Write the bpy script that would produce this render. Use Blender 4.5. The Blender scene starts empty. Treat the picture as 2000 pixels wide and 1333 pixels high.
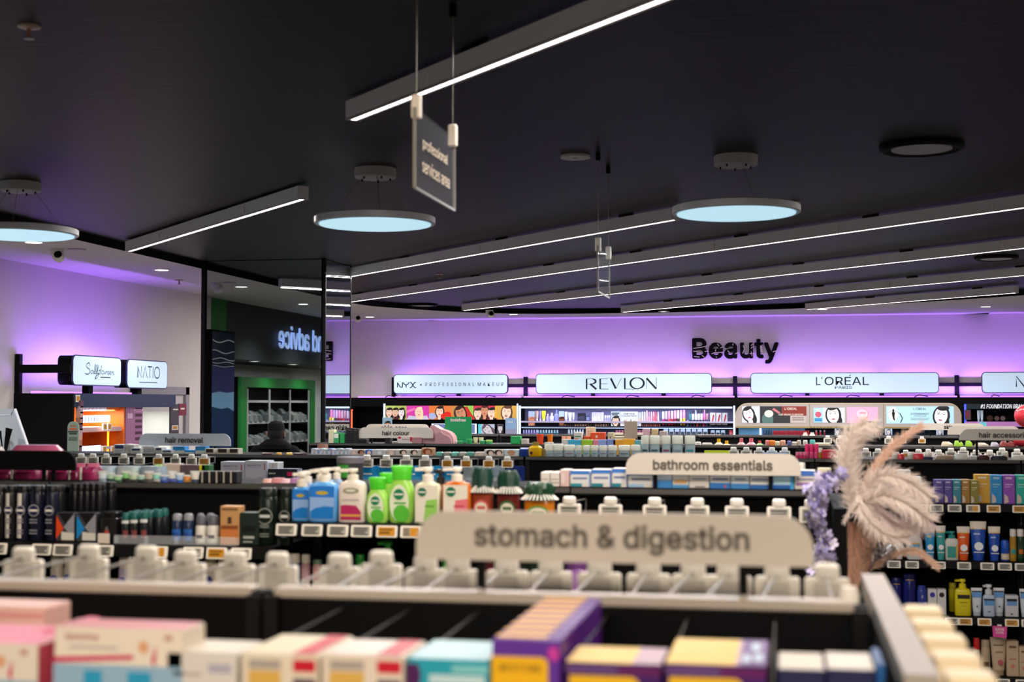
import bpy, bmesh, math, random, os
from mathutils import Vector, Matrix
random.seed(11)
S = bpy.context.scene
COL = S.collection
PI = math.pi
# ---------------------------------------------------------------- camera, world, exposure
EYE = Vector((0, 0, 1.6)); YAW = math.radians(11); PITCH = math.radians(2.54); FPX = 2778.0
cd = bpy.data.cameras.new('camera'); cam = bpy.data.objects.new('camera', cd); COL.objects.link(cam)
cd.sensor_width = 36; cd.lens = FPX * 36 / 2000; cd.clip_start = .05; cd.clip_end = 60
cam.location = EYE; cam.rotation_euler = (PI/2 + PITCH, 0, YAW)
cd.dof.use_dof = True; cd.dof.focus_distance = 15.5; cd.dof.aperture_fstop = 4.8
S.camera = cam
W = bpy.data.worlds.new('world'); S.world = W; W.use_nodes = True
W.node_tree.nodes['Background'].inputs[0].default_value = (.5, .5, .6, 1)
W.node_tree.nodes['Background'].inputs[1].default_value = 0.02
S.view_settings.view_transform = 'Standard'; S.view_settings.look = 'None'
S.view_settings.exposure = 0.0; S.view_settings.gamma = 1.0; S.view_settings.use_curve_mapping = False
S.cycles.max_bounces = 6; S.cycles.diffuse_bounces = 3; S.cycles.glossy_bounces = 4; S.cycles.transparent_max_bounces = 12
S.cycles.sample_clamp_indirect = 4.0

CEIL, SOFFIT = 2.85, 2.80          # dark raft ceiling, pale perimeter soffit
WALLX, WALLY = -6.37, 19.8         # pale side wall, beauty wall

def area_light(name, loc, size, size_y, energy, col, rot=(0, 0, 0), spread=180):
    l = bpy.data.lights.new(name, 'AREA'); l.shape = 'RECTANGLE'; l.size = size; l.size_y = size_y
    l.energy = energy; l.color = col; l.spread = math.radians(spread)
    o = bpy.data.objects.new(name, l); COL.objects.link(o); o.location = loc; o.rotation_euler = rot
    return o

# ---------------------------------------------------------------- view rays (a pixel of the photo -> a point of the room)
F_ = Vector((-math.sin(YAW)*math.cos(PITCH), math.cos(YAW)*math.cos(PITCH), math.sin(PITCH)))
R_ = Vector((math.cos(YAW), math.sin(YAW), 0)); U_ = R_.cross(F_)
def ray(px, py): return F_ + R_*((px-1000)/FPX) + U_*((666.5-py)/FPX)
def on_y(px, py, Y): d = ray(px, py); return EYE + d*(Y/d.y)
def on_x(px, py, X): d = ray(px, py); return EYE + d*(X/d.x)
def on_z(px, py, z): d = ray(px, py); return EYE + d*((z-EYE.z)/d.z)
def XY(px, Y): return on_y(px, 800, Y).x

# ---------------------------------------------------------------- materials
MATS = {}
def lin(c):
    if isinstance(c, str): c = tuple(int(c[i:i+2], 16) for i in (0, 2, 4))
    c = [v/255 for v in c]
    return tuple(v/12.92 if v <= .04045 else ((v+.055)/1.055)**2.4 for v in c) + (1,)
def M(c, rough=.45, metal=0, emit=0, alpha=1, trans=0, spec=.4, noise=0, coat=0):
    k = (c, rough, metal, emit, alpha, trans, spec, noise, coat)
    if k in MATS: return MATS[k]
    m = bpy.data.materials.new('mat_%s_%d' % (c if isinstance(c, str) else 'rgb', len(MATS))); m.use_nodes = True
    nt = m.node_tree; b = nt.nodes['Principled BSDF']
    col = lin(c)
    b.inputs['Base Color'].default_value = col; b.inputs['Roughness'].default_value = rough
    b.inputs['Metallic'].default_value = metal; b.inputs['Specular IOR Level'].default_value = spec
    b.inputs['Alpha'].default_value = alpha; b.inputs['Transmission Weight'].default_value = trans
    b.inputs['Coat Weight'].default_value = coat
    if emit:
        b.inputs['Emission Color'].default_value = col; b.inputs['Emission Strength'].default_value = emit
    if noise:
        tc = nt.nodes.new('ShaderNodeTexCoord'); n = nt.nodes.new('ShaderNodeTexNoise'); n.inputs['Scale'].default_value = 30
        r = nt.nodes.new('ShaderNodeMapRange'); r.inputs[3].default_value = max(.02, rough-noise); r.inputs[4].default_value = min(1, rough+noise)
        nt.links.new(tc.outputs['Object'], n.inputs['Vector']); nt.links.new(n.outputs['Fac'], r.inputs[0]); nt.links.new(r.outputs[0], b.inputs['Roughness'])
    MATS[k] = m
    return m
def textured(name, c1, c2, scale, rough, bump=0, stretch=(1, 1, 1), spec=.4):
    m = bpy.data.materials.new(name); m.use_nodes = True; nt = m.node_tree; b = nt.nodes['Principled BSDF']
    tc = nt.nodes.new('ShaderNodeTexCoord'); mp = nt.nodes.new('ShaderNodeMapping'); mp.inputs['Scale'].default_value = stretch
    n = nt.nodes.new('ShaderNodeTexNoise'); n.inputs['Scale'].default_value = scale; n.inputs['Detail'].default_value = 5
    mx = nt.nodes.new('ShaderNodeMix'); mx.data_type = 'RGBA'; mx.inputs[6].default_value = lin(c1); mx.inputs[7].default_value = lin(c2)
    nt.links.new(tc.outputs['Object'], mp.inputs[0]); nt.links.new(mp.outputs[0], n.inputs['Vector'])
    nt.links.new(n.outputs['Fac'], mx.inputs[0]); nt.links.new(mx.outputs[2], b.inputs['Base Color'])
    b.inputs['Roughness'].default_value = rough; b.inputs['Specular IOR Level'].default_value = spec
    if bump:
        bp = nt.nodes.new('ShaderNodeBump'); bp.inputs['Strength'].default_value = bump; bp.inputs['Distance'].default_value = .01
        nt.links.new(n.outputs['Fac'], bp.inputs['Height']); nt.links.new(bp.outputs[0], b.inputs['Normal'])
    return m
BLK = M('050506', .65, noise=.1, spec=.12); BLK2 = M('0b0b0d', .55, spec=.2); WHT = M('eee9e0', .45); CREAM = M('d8cdbd', .5)
GREY = M('8d8a88', .4, metal=.6); INK = M('1b1b1f', .6); INKG = M('5d574f', .6); TAGW = M('f0eadf', .4)
LCD = M('a9a69c', .3); LCDO = M('c98a1c', .35); CHROME = M('c9c9cc', .15, metal=1); CLEAR = M('e8eef2', .05, alpha=.16)
STEEL = M('9a9aa2', .3, metal=.9)

# ---------------------------------------------------------------- mesh builder
class Fr:
    """A flat frame: origin, u and v axes, normal n = u x v."""
    def __init__(s, o, u=(1, 0, 0), v=(0, 0, 1)):
        s.o = Vector(o); s.u = Vector(u); s.v = Vector(v); s.n = s.u.cross(s.v)
    def p(s, a, b, d=0): return s.o + s.u*a + s.v*b + s.n*d
TX = {}
try:      # Blender's own bundled interface typeface; its built-in one if that is missing
    SANS = bpy.data.fonts.load(os.path.join(bpy.utils.system_resource('DATAFILES'), 'fonts', 'Inter.woff2'))
except Exception:
    SANS = None
def tmesh(s, bold=0, ext=0, shear=0, space=1):
    k = (s, bold, ext, shear, space)
    if k in TX: return TX[k]
    if bold:      # heavier weight: the regular outline laid over itself, shifted around a small circle
        v0, f0 = tmesh(s, 0, ext, shear, space); vs = []; fs = []; n = 8 if bold > .02 else 4
        for q in range(n):
            a = 2*PI*(q+.5)/n; o = len(vs); dv = Vector((bold*math.cos(a), bold*math.sin(a), .004*q))
            vs += [v+dv for v in v0]; fs += [tuple(o+i for i in f) for f in f0]
        TX[k] = (vs, fs)
        return TX[k]
    cu = bpy.data.curves.new('t', 'FONT'); cu.body = s; cu.size = 1; cu.extrude = ext; cu.resolution_u = 3
    cu.shear = shear
    if SANS: cu.font = SANS
    cu.space_character = space
    ob = bpy.data.objects.new('t', cu); COL.objects.link(ob)
    me = bpy.data.meshes.new_from_object(ob.evaluated_get(bpy.context.evaluated_depsgraph_get()))
    vs = [v.co.copy() for v in me.vertices]; fs = [tuple(p.vertices) for p in me.polygons]
    bpy.data.objects.remove(ob); bpy.data.curves.remove(cu); bpy.data.meshes.remove(me)
    TX[k] = (vs, fs)
    return TX[k]
class MB:
    def __init__(s): s.v = []; s.f = []; s.m = []; s.mats = []; s.clip = None
    def mi(s, m):
        if m not in s.mats: s.mats.append(m)
        return s.mats.index(m)
    def add(s, vs, fs, m):
        o = len(s.v); s.v += [tuple(v) for v in vs]; i = s.mi(m)
        for f in fs: s.f.append(tuple(o+k for k in f)); s.m.append(i)
        return s
    def box(s, x0, x1, y0, y1, z0, z1, m, bev=0):
        if x0 > x1: x0, x1 = x1, x0
        if y0 > y1: y0, y1 = y1, y0
        if bev:
            b = bev; vs = []; 
            for (z, i) in ((z0, b), (z0+b, 0), (z1-b, 0), (z1, b)):
                vs += [(x0+i+b, y0+i, z), (x1-i-b, y0+i, z), (x1-i, y0+i+b, z), (x1-i, y1-i-b, z), (x1-i-b, y1-i, z), (x0+i+b, y1-i, z), (x0+i, y1-i-b, z), (x0+i, y0+i+b, z)]
            fs = [tuple(range(7, -1, -1)), tuple(range(24, 32))]
            for r in range(3):
                for k in range(8): fs.append((r*8+k, r*8+(k+1) % 8, r*8+8+(k+1) % 8, r*8+8+k))
            return s.add(vs, fs, m)
        vs = [(x0, y0, z0), (x1, y0, z0), (x1, y1, z0), (x0, y1, z0), (x0, y0, z1), (x1, y0, z1), (x1, y1, z1), (x0, y1, z1)]
        return s.add(vs, [(3, 2, 1, 0), (4, 5, 6, 7), (0, 1, 5, 4), (1, 2, 6, 5), (2, 3, 7, 6), (3, 0, 4, 7)], m)
    def bar(s, a, b, w, h, m):
        """a box-section bar from a to b"""
        a = Vector(a); b = Vector(b); d = (b-a).normalized(); up = Vector((0, 0, 1)) if abs(d.z) < .9 else Vector((0, 1, 0))
        x = d.cross(up).normalized()*w/2; y = x.cross(d).normalized()*h/2
        vs = [a-x-y, a+x-y, a+x+y, a-x+y, b-x-y, b+x-y, b+x+y, b-x+y]
        return s.add(vs, [(3, 2, 1, 0), (4, 5, 6, 7), (0, 1, 5, 4), (1, 2, 6, 5), (2, 3, 7, 6), (3, 0, 4, 7)], m)
    def tube(s, pts, r, m, n=6):
        pts = [Vector(p) for p in pts]; vs = []; fs = []; rr = r if isinstance(r, (list, tuple)) else [r]*len(pts)
        for i, p in enumerate(pts):
            d = (pts[min(i+1, len(pts)-1)] - pts[max(i-1, 0)]).normalized(); up = Vector((0, 0, 1)) if abs(d.z) < .9 else Vector((1, 0, 0))
            x = d.cross(up).normalized(); y = x.cross(d)
            vs += [p + x*rr[i]*math.cos(2*PI*k/n) + y*rr[i]*math.sin(2*PI*k/n) for k in range(n)]
        for i in range(len(pts)-1):
            for k in range(n): fs.append((i*n+k, i*n+(k+1) % n, (i+1)*n+(k+1) % n, (i+1)*n+k))
        fs += [tuple(range(n-1, -1, -1)), tuple(range(len(vs)-n, len(vs)))]
        return s.add(vs, fs, m)
    def loft(s, secs, m, n=20, c=(0, 0), cap=True):
        """stacked superellipse sections (z, width, depth, exponent[, dx, dy])"""
        vs = []; fs = []
        for q in secs:
            z, w, d, e = q[:4]; dx, dy = (q[4], q[5]) if len(q) > 5 else (0, 0)
            for k in range(n):
                t = 2*PI*(k+.5)/n; a, b = math.cos(t), math.sin(t)
                vs.append((c[0]+dx+math.copysign(abs(a)**(2/e), a)*w/2, c[1]+dy+math.copysign(abs(b)**(2/e), b)*d/2, z))
        for i in range(len(secs)-1):
            for k in range(n): fs.append((i*n+k, i*n+(k+1) % n, (i+1)*n+(k+1) % n, (i+1)*n+k))
        if cap: fs += [tuple(range(n-1, -1, -1)), tuple(range(len(vs)-n, len(vs)))]
        return s.add(vs, fs, m)
    def cyl(s, cx, cy, z0, z1, r, m, n=20): return s.loft([(z0, 2*r, 2*r, 2), (z1, 2*r, 2*r, 2)], m, n, (cx, cy))
    # flat things in a frame
    def poly(s, fr, pts, m, d=0):
        if s.clip:      # keep a print inside its sheet
            for ax, lim, sg in ((0, s.clip[0], 1), (0, s.clip[1], -1), (1, s.clip[2], 1), (1, s.clip[3], -1)):
                out = []
                for i, q in enumerate(pts):
                    r = pts[i-1]; iq, ir = sg*(q[ax]-lim) >= 0, sg*(r[ax]-lim) >= 0
                    if iq != ir: t = (lim-r[ax])/(q[ax]-r[ax]); out.append((r[0]+(q[0]-r[0])*t, r[1]+(q[1]-r[1])*t))
                    if iq: out.append(q)
                pts = out
                if len(pts) < 3: return s
        return s.add([fr.p(a, b, d) for a, b in pts], [tuple(range(len(pts)))], m)
    def quad(s, fr, u0, u1, v0, v1, m, d=0): return s.poly(fr, [(u0, v0), (u1, v0), (u1, v1), (u0, v1)], m, d)
    def ell(s, fr, cu, cv, ru, rv, m, d=0, n=16, rot=0, a0=0, a1=2*PI):
        pts = []
        full = abs(a1-a0-2*PI) < 1e-6
        for k in range(n if full else n+1):
            t = a0+(a1-a0)*k/n; a, b = ru*math.cos(t), rv*math.sin(t)
            pts.append((cu+a*math.cos(rot)-b*math.sin(rot), cv+a*math.sin(rot)+b*math.cos(rot)))
        return s.poly(fr, pts, m, d)
    def ext(s, fr, pts, m, d0, d1, mside=None):
        n = len(pts); s.add([fr.p(a, b, d1) for a, b in pts], [tuple(range(n))], m)
        s.add([fr.p(a, b, d0) for a, b in pts], [tuple(range(n-1, -1, -1))], mside or m)
        vs = [fr.p(a, b, d0) for a, b in pts] + [fr.p(a, b, d1) for a, b in pts]
        return s.add(vs, [(k, (k+1) % n, n+(k+1) % n, n+k) for k in range(n)], mside or m)
    def stroke(s, fr, pts, w, m, d=0, closed=False):
        """ribbon along a 2-D polyline; w a width or a list of widths"""
        n = len(pts); ww = w if isinstance(w, (list, tuple)) else [w]*n; L = []; Rr = []
        for i, p in enumerate(pts):
            a = pts[(i-1) % n if closed else max(i-1, 0)]; b = pts[(i+1) % n if closed else min(i+1, n-1)]
            dx, dy = b[0]-a[0], b[1]-a[1]; l = math.hypot(dx, dy) or 1; nx, ny = -dy/l*ww[i]/2, dx/l*ww[i]/2
            L.append((p[0]+nx, p[1]+ny)); Rr.append((p[0]-nx, p[1]-ny))
        if s.clip:
            for i in range(n if closed else n-1): s.poly(fr, [L[i], Rr[i], Rr[(i+1) % n], L[(i+1) % n]], m, d)
            return s
        L = [fr.p(a, b, d) for a, b in L]; Rr = [fr.p(a, b, d) for a, b in Rr]
        return s.add(L+Rr, [(i, n+i, n+(i+1) % n, (i+1) % n) for i in range(n if closed else n-1)], m)
    def text(s, fr, st, m, h=None, w=None, at=(0, 0), align='c', bold=.012, ext=0, d=.0006, shear=0, space=1, capref=None):
        vs, fs = tmesh(st, bold, ext, shear, space)
        if not vs: return s
        x0 = min(v.x for v in vs); x1 = max(v.x for v in vs); y0 = min(v.y for v in vs); y1 = max(v.y for v in vs)
        k = h/(y1-y0) if h else w/(x1-x0); kx = w/(x1-x0) if (w and h) else k
        ox = {'c': (x0+x1)/2, 'l': x0, 'r': x1}[align]; oy = (y0+y1)/2
        return s.add([fr.p(at[0]+(v.x-ox)*kx, at[1]+(v.y-oy)*k, d+v.z*k) for v in vs], fs, m)
    def build(s, name, parent=None, loc=None, smooth=35):
        me = bpy.data.meshes.new(name); me.from_pydata(s.v, [], s.f)
        for m in s.mats: me.materials.append(m)
        me.polygons.foreach_set('material_index', s.m)
        if smooth:
            me.polygons.foreach_set('use_smooth', [True]*len(s.f)); me.set_sharp_from_angle(angle=math.radians(smooth))
        me.update()
        o = bpy.data.objects.new(name, me); COL.objects.link(o)
        if parent: o.parent = parent
        if loc is not None: o.location = loc
        return o
def rrect(u0, u1, v0, v1, r, n=5, corners=(1, 1, 1, 1)):
    """rounded rectangle, corners bl br tr tl"""
    pts = []
    for (cu, cv, a, on, kx, ky) in ((u0+r, v0+r, PI, corners[0], u0, v0), (u1-r, v0+r, 1.5*PI, corners[1], u1, v0), (u1-r, v1-r, 0, corners[2], u1, v1), (u0+r, v1-r, .5*PI, corners[3], u0, v1)):
        if on: pts += [(cu+r*math.cos(a+PI/2*k/n), cv+r*math.sin(a+PI/2*k/n)) for k in range(n+1)]
        else: pts.append((kx, ky))
    return pts
def bez(p, n=12):
    """smooth curve through the points p (Catmull-Rom)"""
    P = [Vector(q) for q in p]; P = [2*P[0]-P[1]]+P+[2*P[-1]-P[-2]]; out = []
    for i in range(1, len(P)-2):
        for k in range(n):
            t = k/n; a, b, c, d = P[i-1], P[i], P[i+1], P[i+2]
            out.append(.5*((2*b)+(c-a)*t+(2*a-5*b+4*c-d)*t*t+(3*b-a-3*c+d)*t**3))
    return out+[P[-2]]
# ---------------------------------------------------------------- things, parts, copies
ORD = 'first second third fourth fifth sixth seventh eighth ninth tenth eleventh twelfth thirteenth fourteenth fifteenth sixteenth seventeenth eighteenth nineteenth twentieth'.split()
def tag(o, label, cat, group=None):
    o['label'] = label; o['category'] = cat
    if group: o['group'] = group
    return o
def thing(name, loc, label, cat, group=None, rz=0):
    o = bpy.data.objects.new(name, None); COL.objects.link(o); o.location = loc; o.rotation_euler = (0, 0, rz)
    o.empty_display_size = .02
    return tag(o, label, cat, group)
def struct(o): o['kind'] = 'structure'; return o
KIDS = {}
def dup(root, loc, label=None, group=None, rz=None):
    """a copy of a thing with copies of its parts and sub-parts"""
    r = root.copy(); COL.objects.link(r); r.location = loc
    if rz is not None: r.rotation_euler = (0, 0, rz)
    if label: r['label'] = label
    if group: r['group'] = group
    for c0 in KIDS.setdefault(root.name, list(root.children)):
        c = c0.copy(); COL.objects.link(c); c.parent = r
        for g0 in KIDS.setdefault(c0.name, list(c0.children)):
            g = g0.copy(); COL.objects.link(g); g.parent = c
    return r
# ================================================================= LIGHTS OF THE ROOM
WARM = (1, .86, .70); NEUT = (1, .93, .9); PURP = (.35, .14, 1)
# unseen warm ceiling lamps added without fixtures, behind the viewpoint and over the aisle
area_light('lamp_ceiling_behind', (.6, -.9, 2.72), 4.5, .5, 255, WARM)
area_light('lamp_ceiling_aisle', (-1.0, 2.9, 2.72), 4.0, .25, 60, WARM)
# purple wall washers on top of the wall units
for i, (x0, x1) in enumerate(((-5.45, -3.72), (-3.68, -.72), (-.66, 2.2), (2.25, 4.0))):
    area_light('lamp_wall_washer_%d' % i, ((x0+x1)/2, 19.63, 1.735), x1-x0, .03, 14.5*(x1-x0), PURP, (math.radians(165), 0, 0), 170)
area_light('lamp_wall_washer_side', (-6.08, 11.9, 1.735), 1.9, .03, 23, PURP, (math.radians(173), 0, PI/2), 170)
# ================================================================= SETTING
m_wall = textured('paint_pale', 'cfc8c4', 'd6cfca', 3, .7); m_soffit = textured('paint_soffit', 'bdb9b6', 'c4c0bc', 3, .8)
m_ceil = textured('paint_black_ceiling', '09080f', '100f19', 4, .46, .2, (.25, 9, 1), .2)
m_floor = textured('floor_vinyl', '75716a', '827d75', 8, .35)
def wall(name, x0, x1, y0, y1, z0, z1, m): return struct(MB().box(x0, x1, y0, y1, z0, z1, m).build(name))
struct(MB().box(-8.2, 6.6, -3.2, 20.2, -.1, 0, m_floor).build('floor'))
wall('wall_beauty', -6.6, 6.6, WALLY, WALLY+.15, 0, SOFFIT, m_wall)
wall('wall_side', WALLX-.15, WALLX, 8.3, WALLY, 0, SOFFIT, m_wall)
wall('wall_right', 6.4, 6.55, -3.1, WALLY, 0, SOFFIT, m_wall)
wall('wall_back', -8.1, 6.6, -3.2, -3.05, 0, SOFFIT, M('5a5654', .7))
# pale soffit with the dark raft recessed in it (a rounded shape)
raft = [(-5.05, -3.0), (-5.05, 16.0), (-4.95, 16.6), (-4.65, 17.15), (-4.25, 17.75), (-3.6, 18.3), (-2.6, 18.5), (-1.2, 18.4), (0, 18.05), (1.3, 17.3), (2.5, 16.3), (3.6, 14.9), (4.3, 13.2), (4.6, 11), (4.6, -3.0)]
rc = [Vector((x, y)) for x, y in raft]
rc = [rc[0]] + [v for v in bez([Vector((x, y, 0)) for x, y in raft[1:-1]], 5)] + [rc[-1]]
rc = [(v.x, v.y) for v in rc]
mb = MB(); n = len(rc)
outer = []
for (x, y) in rc:      # matching point on the room's outline
    outer.append((-8.1 if x < -4.6 and y < 16.5 else (6.4 if x > 2.3 and y < 16.5 else x*1.0), y if (y < 16.5) else WALLY))
for i in range(n-1):
    a, b, c, d = rc[i], rc[i+1], outer[i+1], outer[i]
    mb.add([(a[0], a[1], SOFFIT), (b[0], b[1], SOFFIT), (c[0], c[1], SOFFIT), (d[0], d[1], SOFFIT)], [(0, 1, 2, 3)], m_soffit)
mb.add([(-8.1, 15.5, SOFFIT+.002), (-5.05, 15.5, SOFFIT+.002), (-5.05, WALLY, SOFFIT+.002), (-8.1, WALLY, SOFFIT+.002)], [(0, 1, 2, 3)], m_soffit)
mb.add([(2.62, 16.2, SOFFIT+.002), (6.4, 16.2, SOFFIT+.002), (6.4, WALLY, SOFFIT+.002), (2.62, WALLY, SOFFIT+.002)], [(0, 1, 2, 3)], m_soffit)
struct(mb.build('ceiling_soffit', smooth=0))
mb = MB()
for i in range(n-1):
    a, b = rc[i], rc[i+1]; mb.add([(a[0], a[1], SOFFIT-.012), (b[0], b[1], SOFFIT-.012), (b[0], b[1], CEIL), (a[0], a[1], CEIL)], [(0, 1, 2, 3)], BLK)
struct(mb.build('trim_1', smooth=0))
struct(MB().add([(x, y, CEIL) for x, y in rc], [tuple(range(n))], m_ceil).build('ceiling_raft', smooth=0))
# ---- pharmacy corner, seen only in the mirror
m_green = M('1f7a34', .5); m_dark = M('2e3236', .6)
wall('wall_pharmacy', -7.35, -7.2, -3.1, 8.3, 0, SOFFIT, M('dfe3df', .7))
wall('wall_pharmacy_return', -7.35, WALLX-.002, 8.28, 8.42, 0, SOFFIT, M('b9bdb8', .7))
wall('wall_bulkhead', -7.2, WALLX-.002, -3.0, 7.84, 2.13, SOFFIT, m_dark)
wall('wall_green_panel', -7.2, WALLX-.001, 7.84, 8.28, 2.02, SOFFIT, m_green)
wall('wall_dark_panel', -7.2, WALLX-.003, 7.84, 8.28, 0, 2.02, BLK)

# ---- mirror pillar
PX0, PX1, PY0, PY1 = -5.01, -3.90, 11.66, 12.38
m_mir = M('b4bdbd', .015, metal=1)
t = thing('mirror_pillar', (0, 0, 0), 'square mirror-clad pillar with thin black edges between the pale wall and the beauty wall', 'pillar')
MB().box(PX0+.01, PX1-.01, PY0+.01, PY1-.01, 0, CEIL-.001, BLK).build('core', t)
MB().quad(Fr((0, PY0, 0)), PX0+.03, PX1-.035, .05, CEIL-.005, m_mir, .001).build('front_mirror', t)
MB().quad(Fr((PX1, 0, 0), (0, 1, 0)), PY0+.02, PY1-.02, .05, CEIL-.005, m_mir, .001).build('side_mirror', t)
mb = MB()
for (x, y) in ((PX0, PY0), (PX1, PY0), (PX1, PY1), (PX0, PY1)):
    mb.box(x-.022, x+.012 if x == PX0 else x+.004, y-.006, y+.014, 0, CEIL-.001, BLK2)
mb.build('edge_trim', t)

# ---- lit letters on the pharmacy bulkhead
mb = MB(); fr = Fr((WALLX, 0, 0), (0, 1, 0)); GLOW = M('b0c8ff', .4, emit=.95)
t = MB().text(fr, 'health and advice', GLOW, w=3.15, at=(6.2, 2.46), align='r', bold=.012, ext=.012, d=.03).build('letter_sign', smooth=0)
tag(t, 'backlit blue-white letters spelling health and advice, mirrored in the pillar', 'sign')
# dark totem poster on the side wall
t = thing('poster_totem', (-6.24, 8.36, 0), 'tall dark blue poster totem with painted wavy light reflections beside the green panel', 'sign')
MB().box(-.05, .05, -.33, .33, 0, 2.42, BLK).build('case', t)
fr = Fr((.05, 0, 0), (0, 1, 0)); mb = MB()
mb.quad(fr, -.315, .315, 1.0, 2.40, M('14243f', .12), .001)
mb.quad(fr, -.315, .315, 1.55, 2.02, M('34376b', .12), .0016)
mb.poly(fr, [(-.315, 1.50), (.315, 1.50), (.315, 1.72), (.1, 1.74), (-.1, 1.725), (-.315, 1.74)], M('7fa9cf', .2), .002)
mb.poly(fr, [(-.315, 1.05), (.315, 1.05), (.315, 1.57), (.05, 1.545), (-.14, 1.56), (-.315, 1.52)], M('12365f', .2), .0025)
for k, z in enumerate((2.30, 2.18, 2.10, 2.06, 2.02)):  # pale waves: reflections of the ceiling light strips, painted onto the print
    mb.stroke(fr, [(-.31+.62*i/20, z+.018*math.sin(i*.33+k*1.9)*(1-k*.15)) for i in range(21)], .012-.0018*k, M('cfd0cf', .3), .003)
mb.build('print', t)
# white shelves in a green frame
t = thing('pharmacy_shelving', (-7.2, 0, 0), 'white wire shelving in a green frame full of clear packets, mirrored in the pillar', 'shelving')
mb = MB()
mb.box(.30, .34, 3.25, 3.45, 0, 1.95, m_green).box(.30, .34, 5.95, 6.15, 0, 1.95, m_green).box(.30, .34, 3.45, 5.95, 1.82, 1.95, m_green).box(.002, .30, 3.25, 3.44, 0, 1.95, BLK).box(.002, .30, 5.96, 6.15, 0, 1.95, BLK).box(.002, .30, 3.44, 5.96, 1.90, 1.95, BLK); mb.build('green_frame', t)
MB().box(.002, .02, 3.45, 5.95, .02, 1.82, BLK2).build('back_panel', t)
for y in (3.5, 4.3, 5.1, 5.9): MB().box(.32, .335, y-.018, y+.018, .02, 1.80, M('a8a8a8', .5)).build('upright', t)
for z in (.5, .78, 1.06, 1.34, 1.62): MB().box(.02, .32, 3.48, 5.92, z, z+.03, M('a8a8a8', .5)).build('shelf', t)
PK = [M(c, .25, noise=.1) for c in ('5f6567', '7a7e7e', '4a5052', '8a8b88')]
for z in (.81, 1.09, 1.37):
    y = 3.56
    while y < 5.8:
        h = random.uniform(.10, .17); o = MB().loft([(0, .2, .15, 4), (h*.6, .19, .16, 4), (h, .02, .15, 3)], PK[random.randrange(4)], 8).build('clear_packet', None, (-7.2+.238, y+.08, z+.0008))
        tag(o, 'clear crumpled packet on the white wire pharmacy shelving', 'packet', 'clear packets on the pharmacy shelving'); y += random.uniform(.17, .22)
# notice on the wall, right of the frame
tag(MB().quad(Fr((-7.2, 0, 0), (0, 1, 0)), 2.85, 3.07, 1.12, 1.38, WHT, .002).build('wall_notice'), 'small white paper notice on the grey pharmacy wall', 'notice')
# ================================================================= CEILING FIXTURES
ALU = M('d6d4da', .5, metal=.05); ALUD = M('3a3a40', .4, metal=.5); LEDM = M('ffeceb', .5, emit=9)
STR = [((690, 235), (1290, 2), 'sixth'), ((260, 492), (583, 389), ''), ((685, 541), (1318, 430), ''), ((685, 592), (1998, 404), ''), ((905, 607), (1998, 486), ''), ((1205, 610), (1998, 541), ''), ((1572, 605), (1990, 573), '')]
SL = ['linear aluminium ceiling light hung lowest in view, above the clear sign', 'short linear ceiling light hung alone above the pale side wall', 'linear ceiling light ending at the round blue panel, meeting the mirror pillar', 'long linear ceiling light just beyond the round blue panel, meeting the pillar', 'long linear ceiling light passing behind the smaller clear hanging sign', 'linear ceiling light starting above the lit serif sign, second from the beauty wall', 'short linear ceiling light closest to the beauty wall, over its cream display']
dirn = Vector((math.cos(math.radians(-47)), math.sin(math.radians(-47)), 0)); ZL = 2.76
for i, (a, b, _) in enumerate(STR):
    pa = on_z(*a, ZL); pb = on_z(*b, ZL); mid = (pa+pb)/2
    L0 = (pa-mid).dot(dirn); L1 = (pb-mid).dot(dirn)
    if b[0] > 1280 and i != 2 and b[0] != 1990: L1 += 3.0 if i else 2.2      # runs on out of the frame
    if i in (2, 3): L0 -= 0 if i == 2 else .6
    if i == 3: L0 = max(L0, -6.2)
    t = thing('linear_light', (mid.x, mid.y, ZL), SL[i], 'ceiling light', 'linear ceiling lights', math.radians(-47))
    mb = MB().box(L0, L1, -.033, -.026, 0, .075, ALU).box(L0, L1, .026, .033, 0, .075, ALU).box(L0, L1, -.026, .026, .066, .075, ALU)
    mb.box(L0, L1, -.033, -.012, 0, .004, ALU).box(L0, L1, .012, .033, 0, .004, ALU); mb.build('housing', t)
    MB().box(L0+.005, L1-.005, -.012, .012, .001, .012, LEDM).build('diffuser', t)
    for e in (L0, L1): MB().box(e-.003, e+.003, -.034, .034, -.001, .076, ALU).build('end_cap', t)
    nx = max(2, int((L1-L0)/1.25))
    for k in range(nx):
        x = L0 + (L1-L0)*(k+.5)/nx
        MB().tube([(x, -.036, .012), (x, -.036, .05)], .005, M('f2efe8', .3), 6).build('joint_pin', t)
        MB().box(x+.22, x+.32, -.025, .025, .075, CEIL-ZL-.0005, BLK).build('ceiling_clip', t)
    c = mid + dirn*((L0+L1)/2)
    area_light('lamp_linear_%d' % i, (c.x, c.y, ZL-.012), L1-L0-.02, .02, 18.0*(L1-L0), NEUT, (0, 0, math.radians(-47)))
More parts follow.
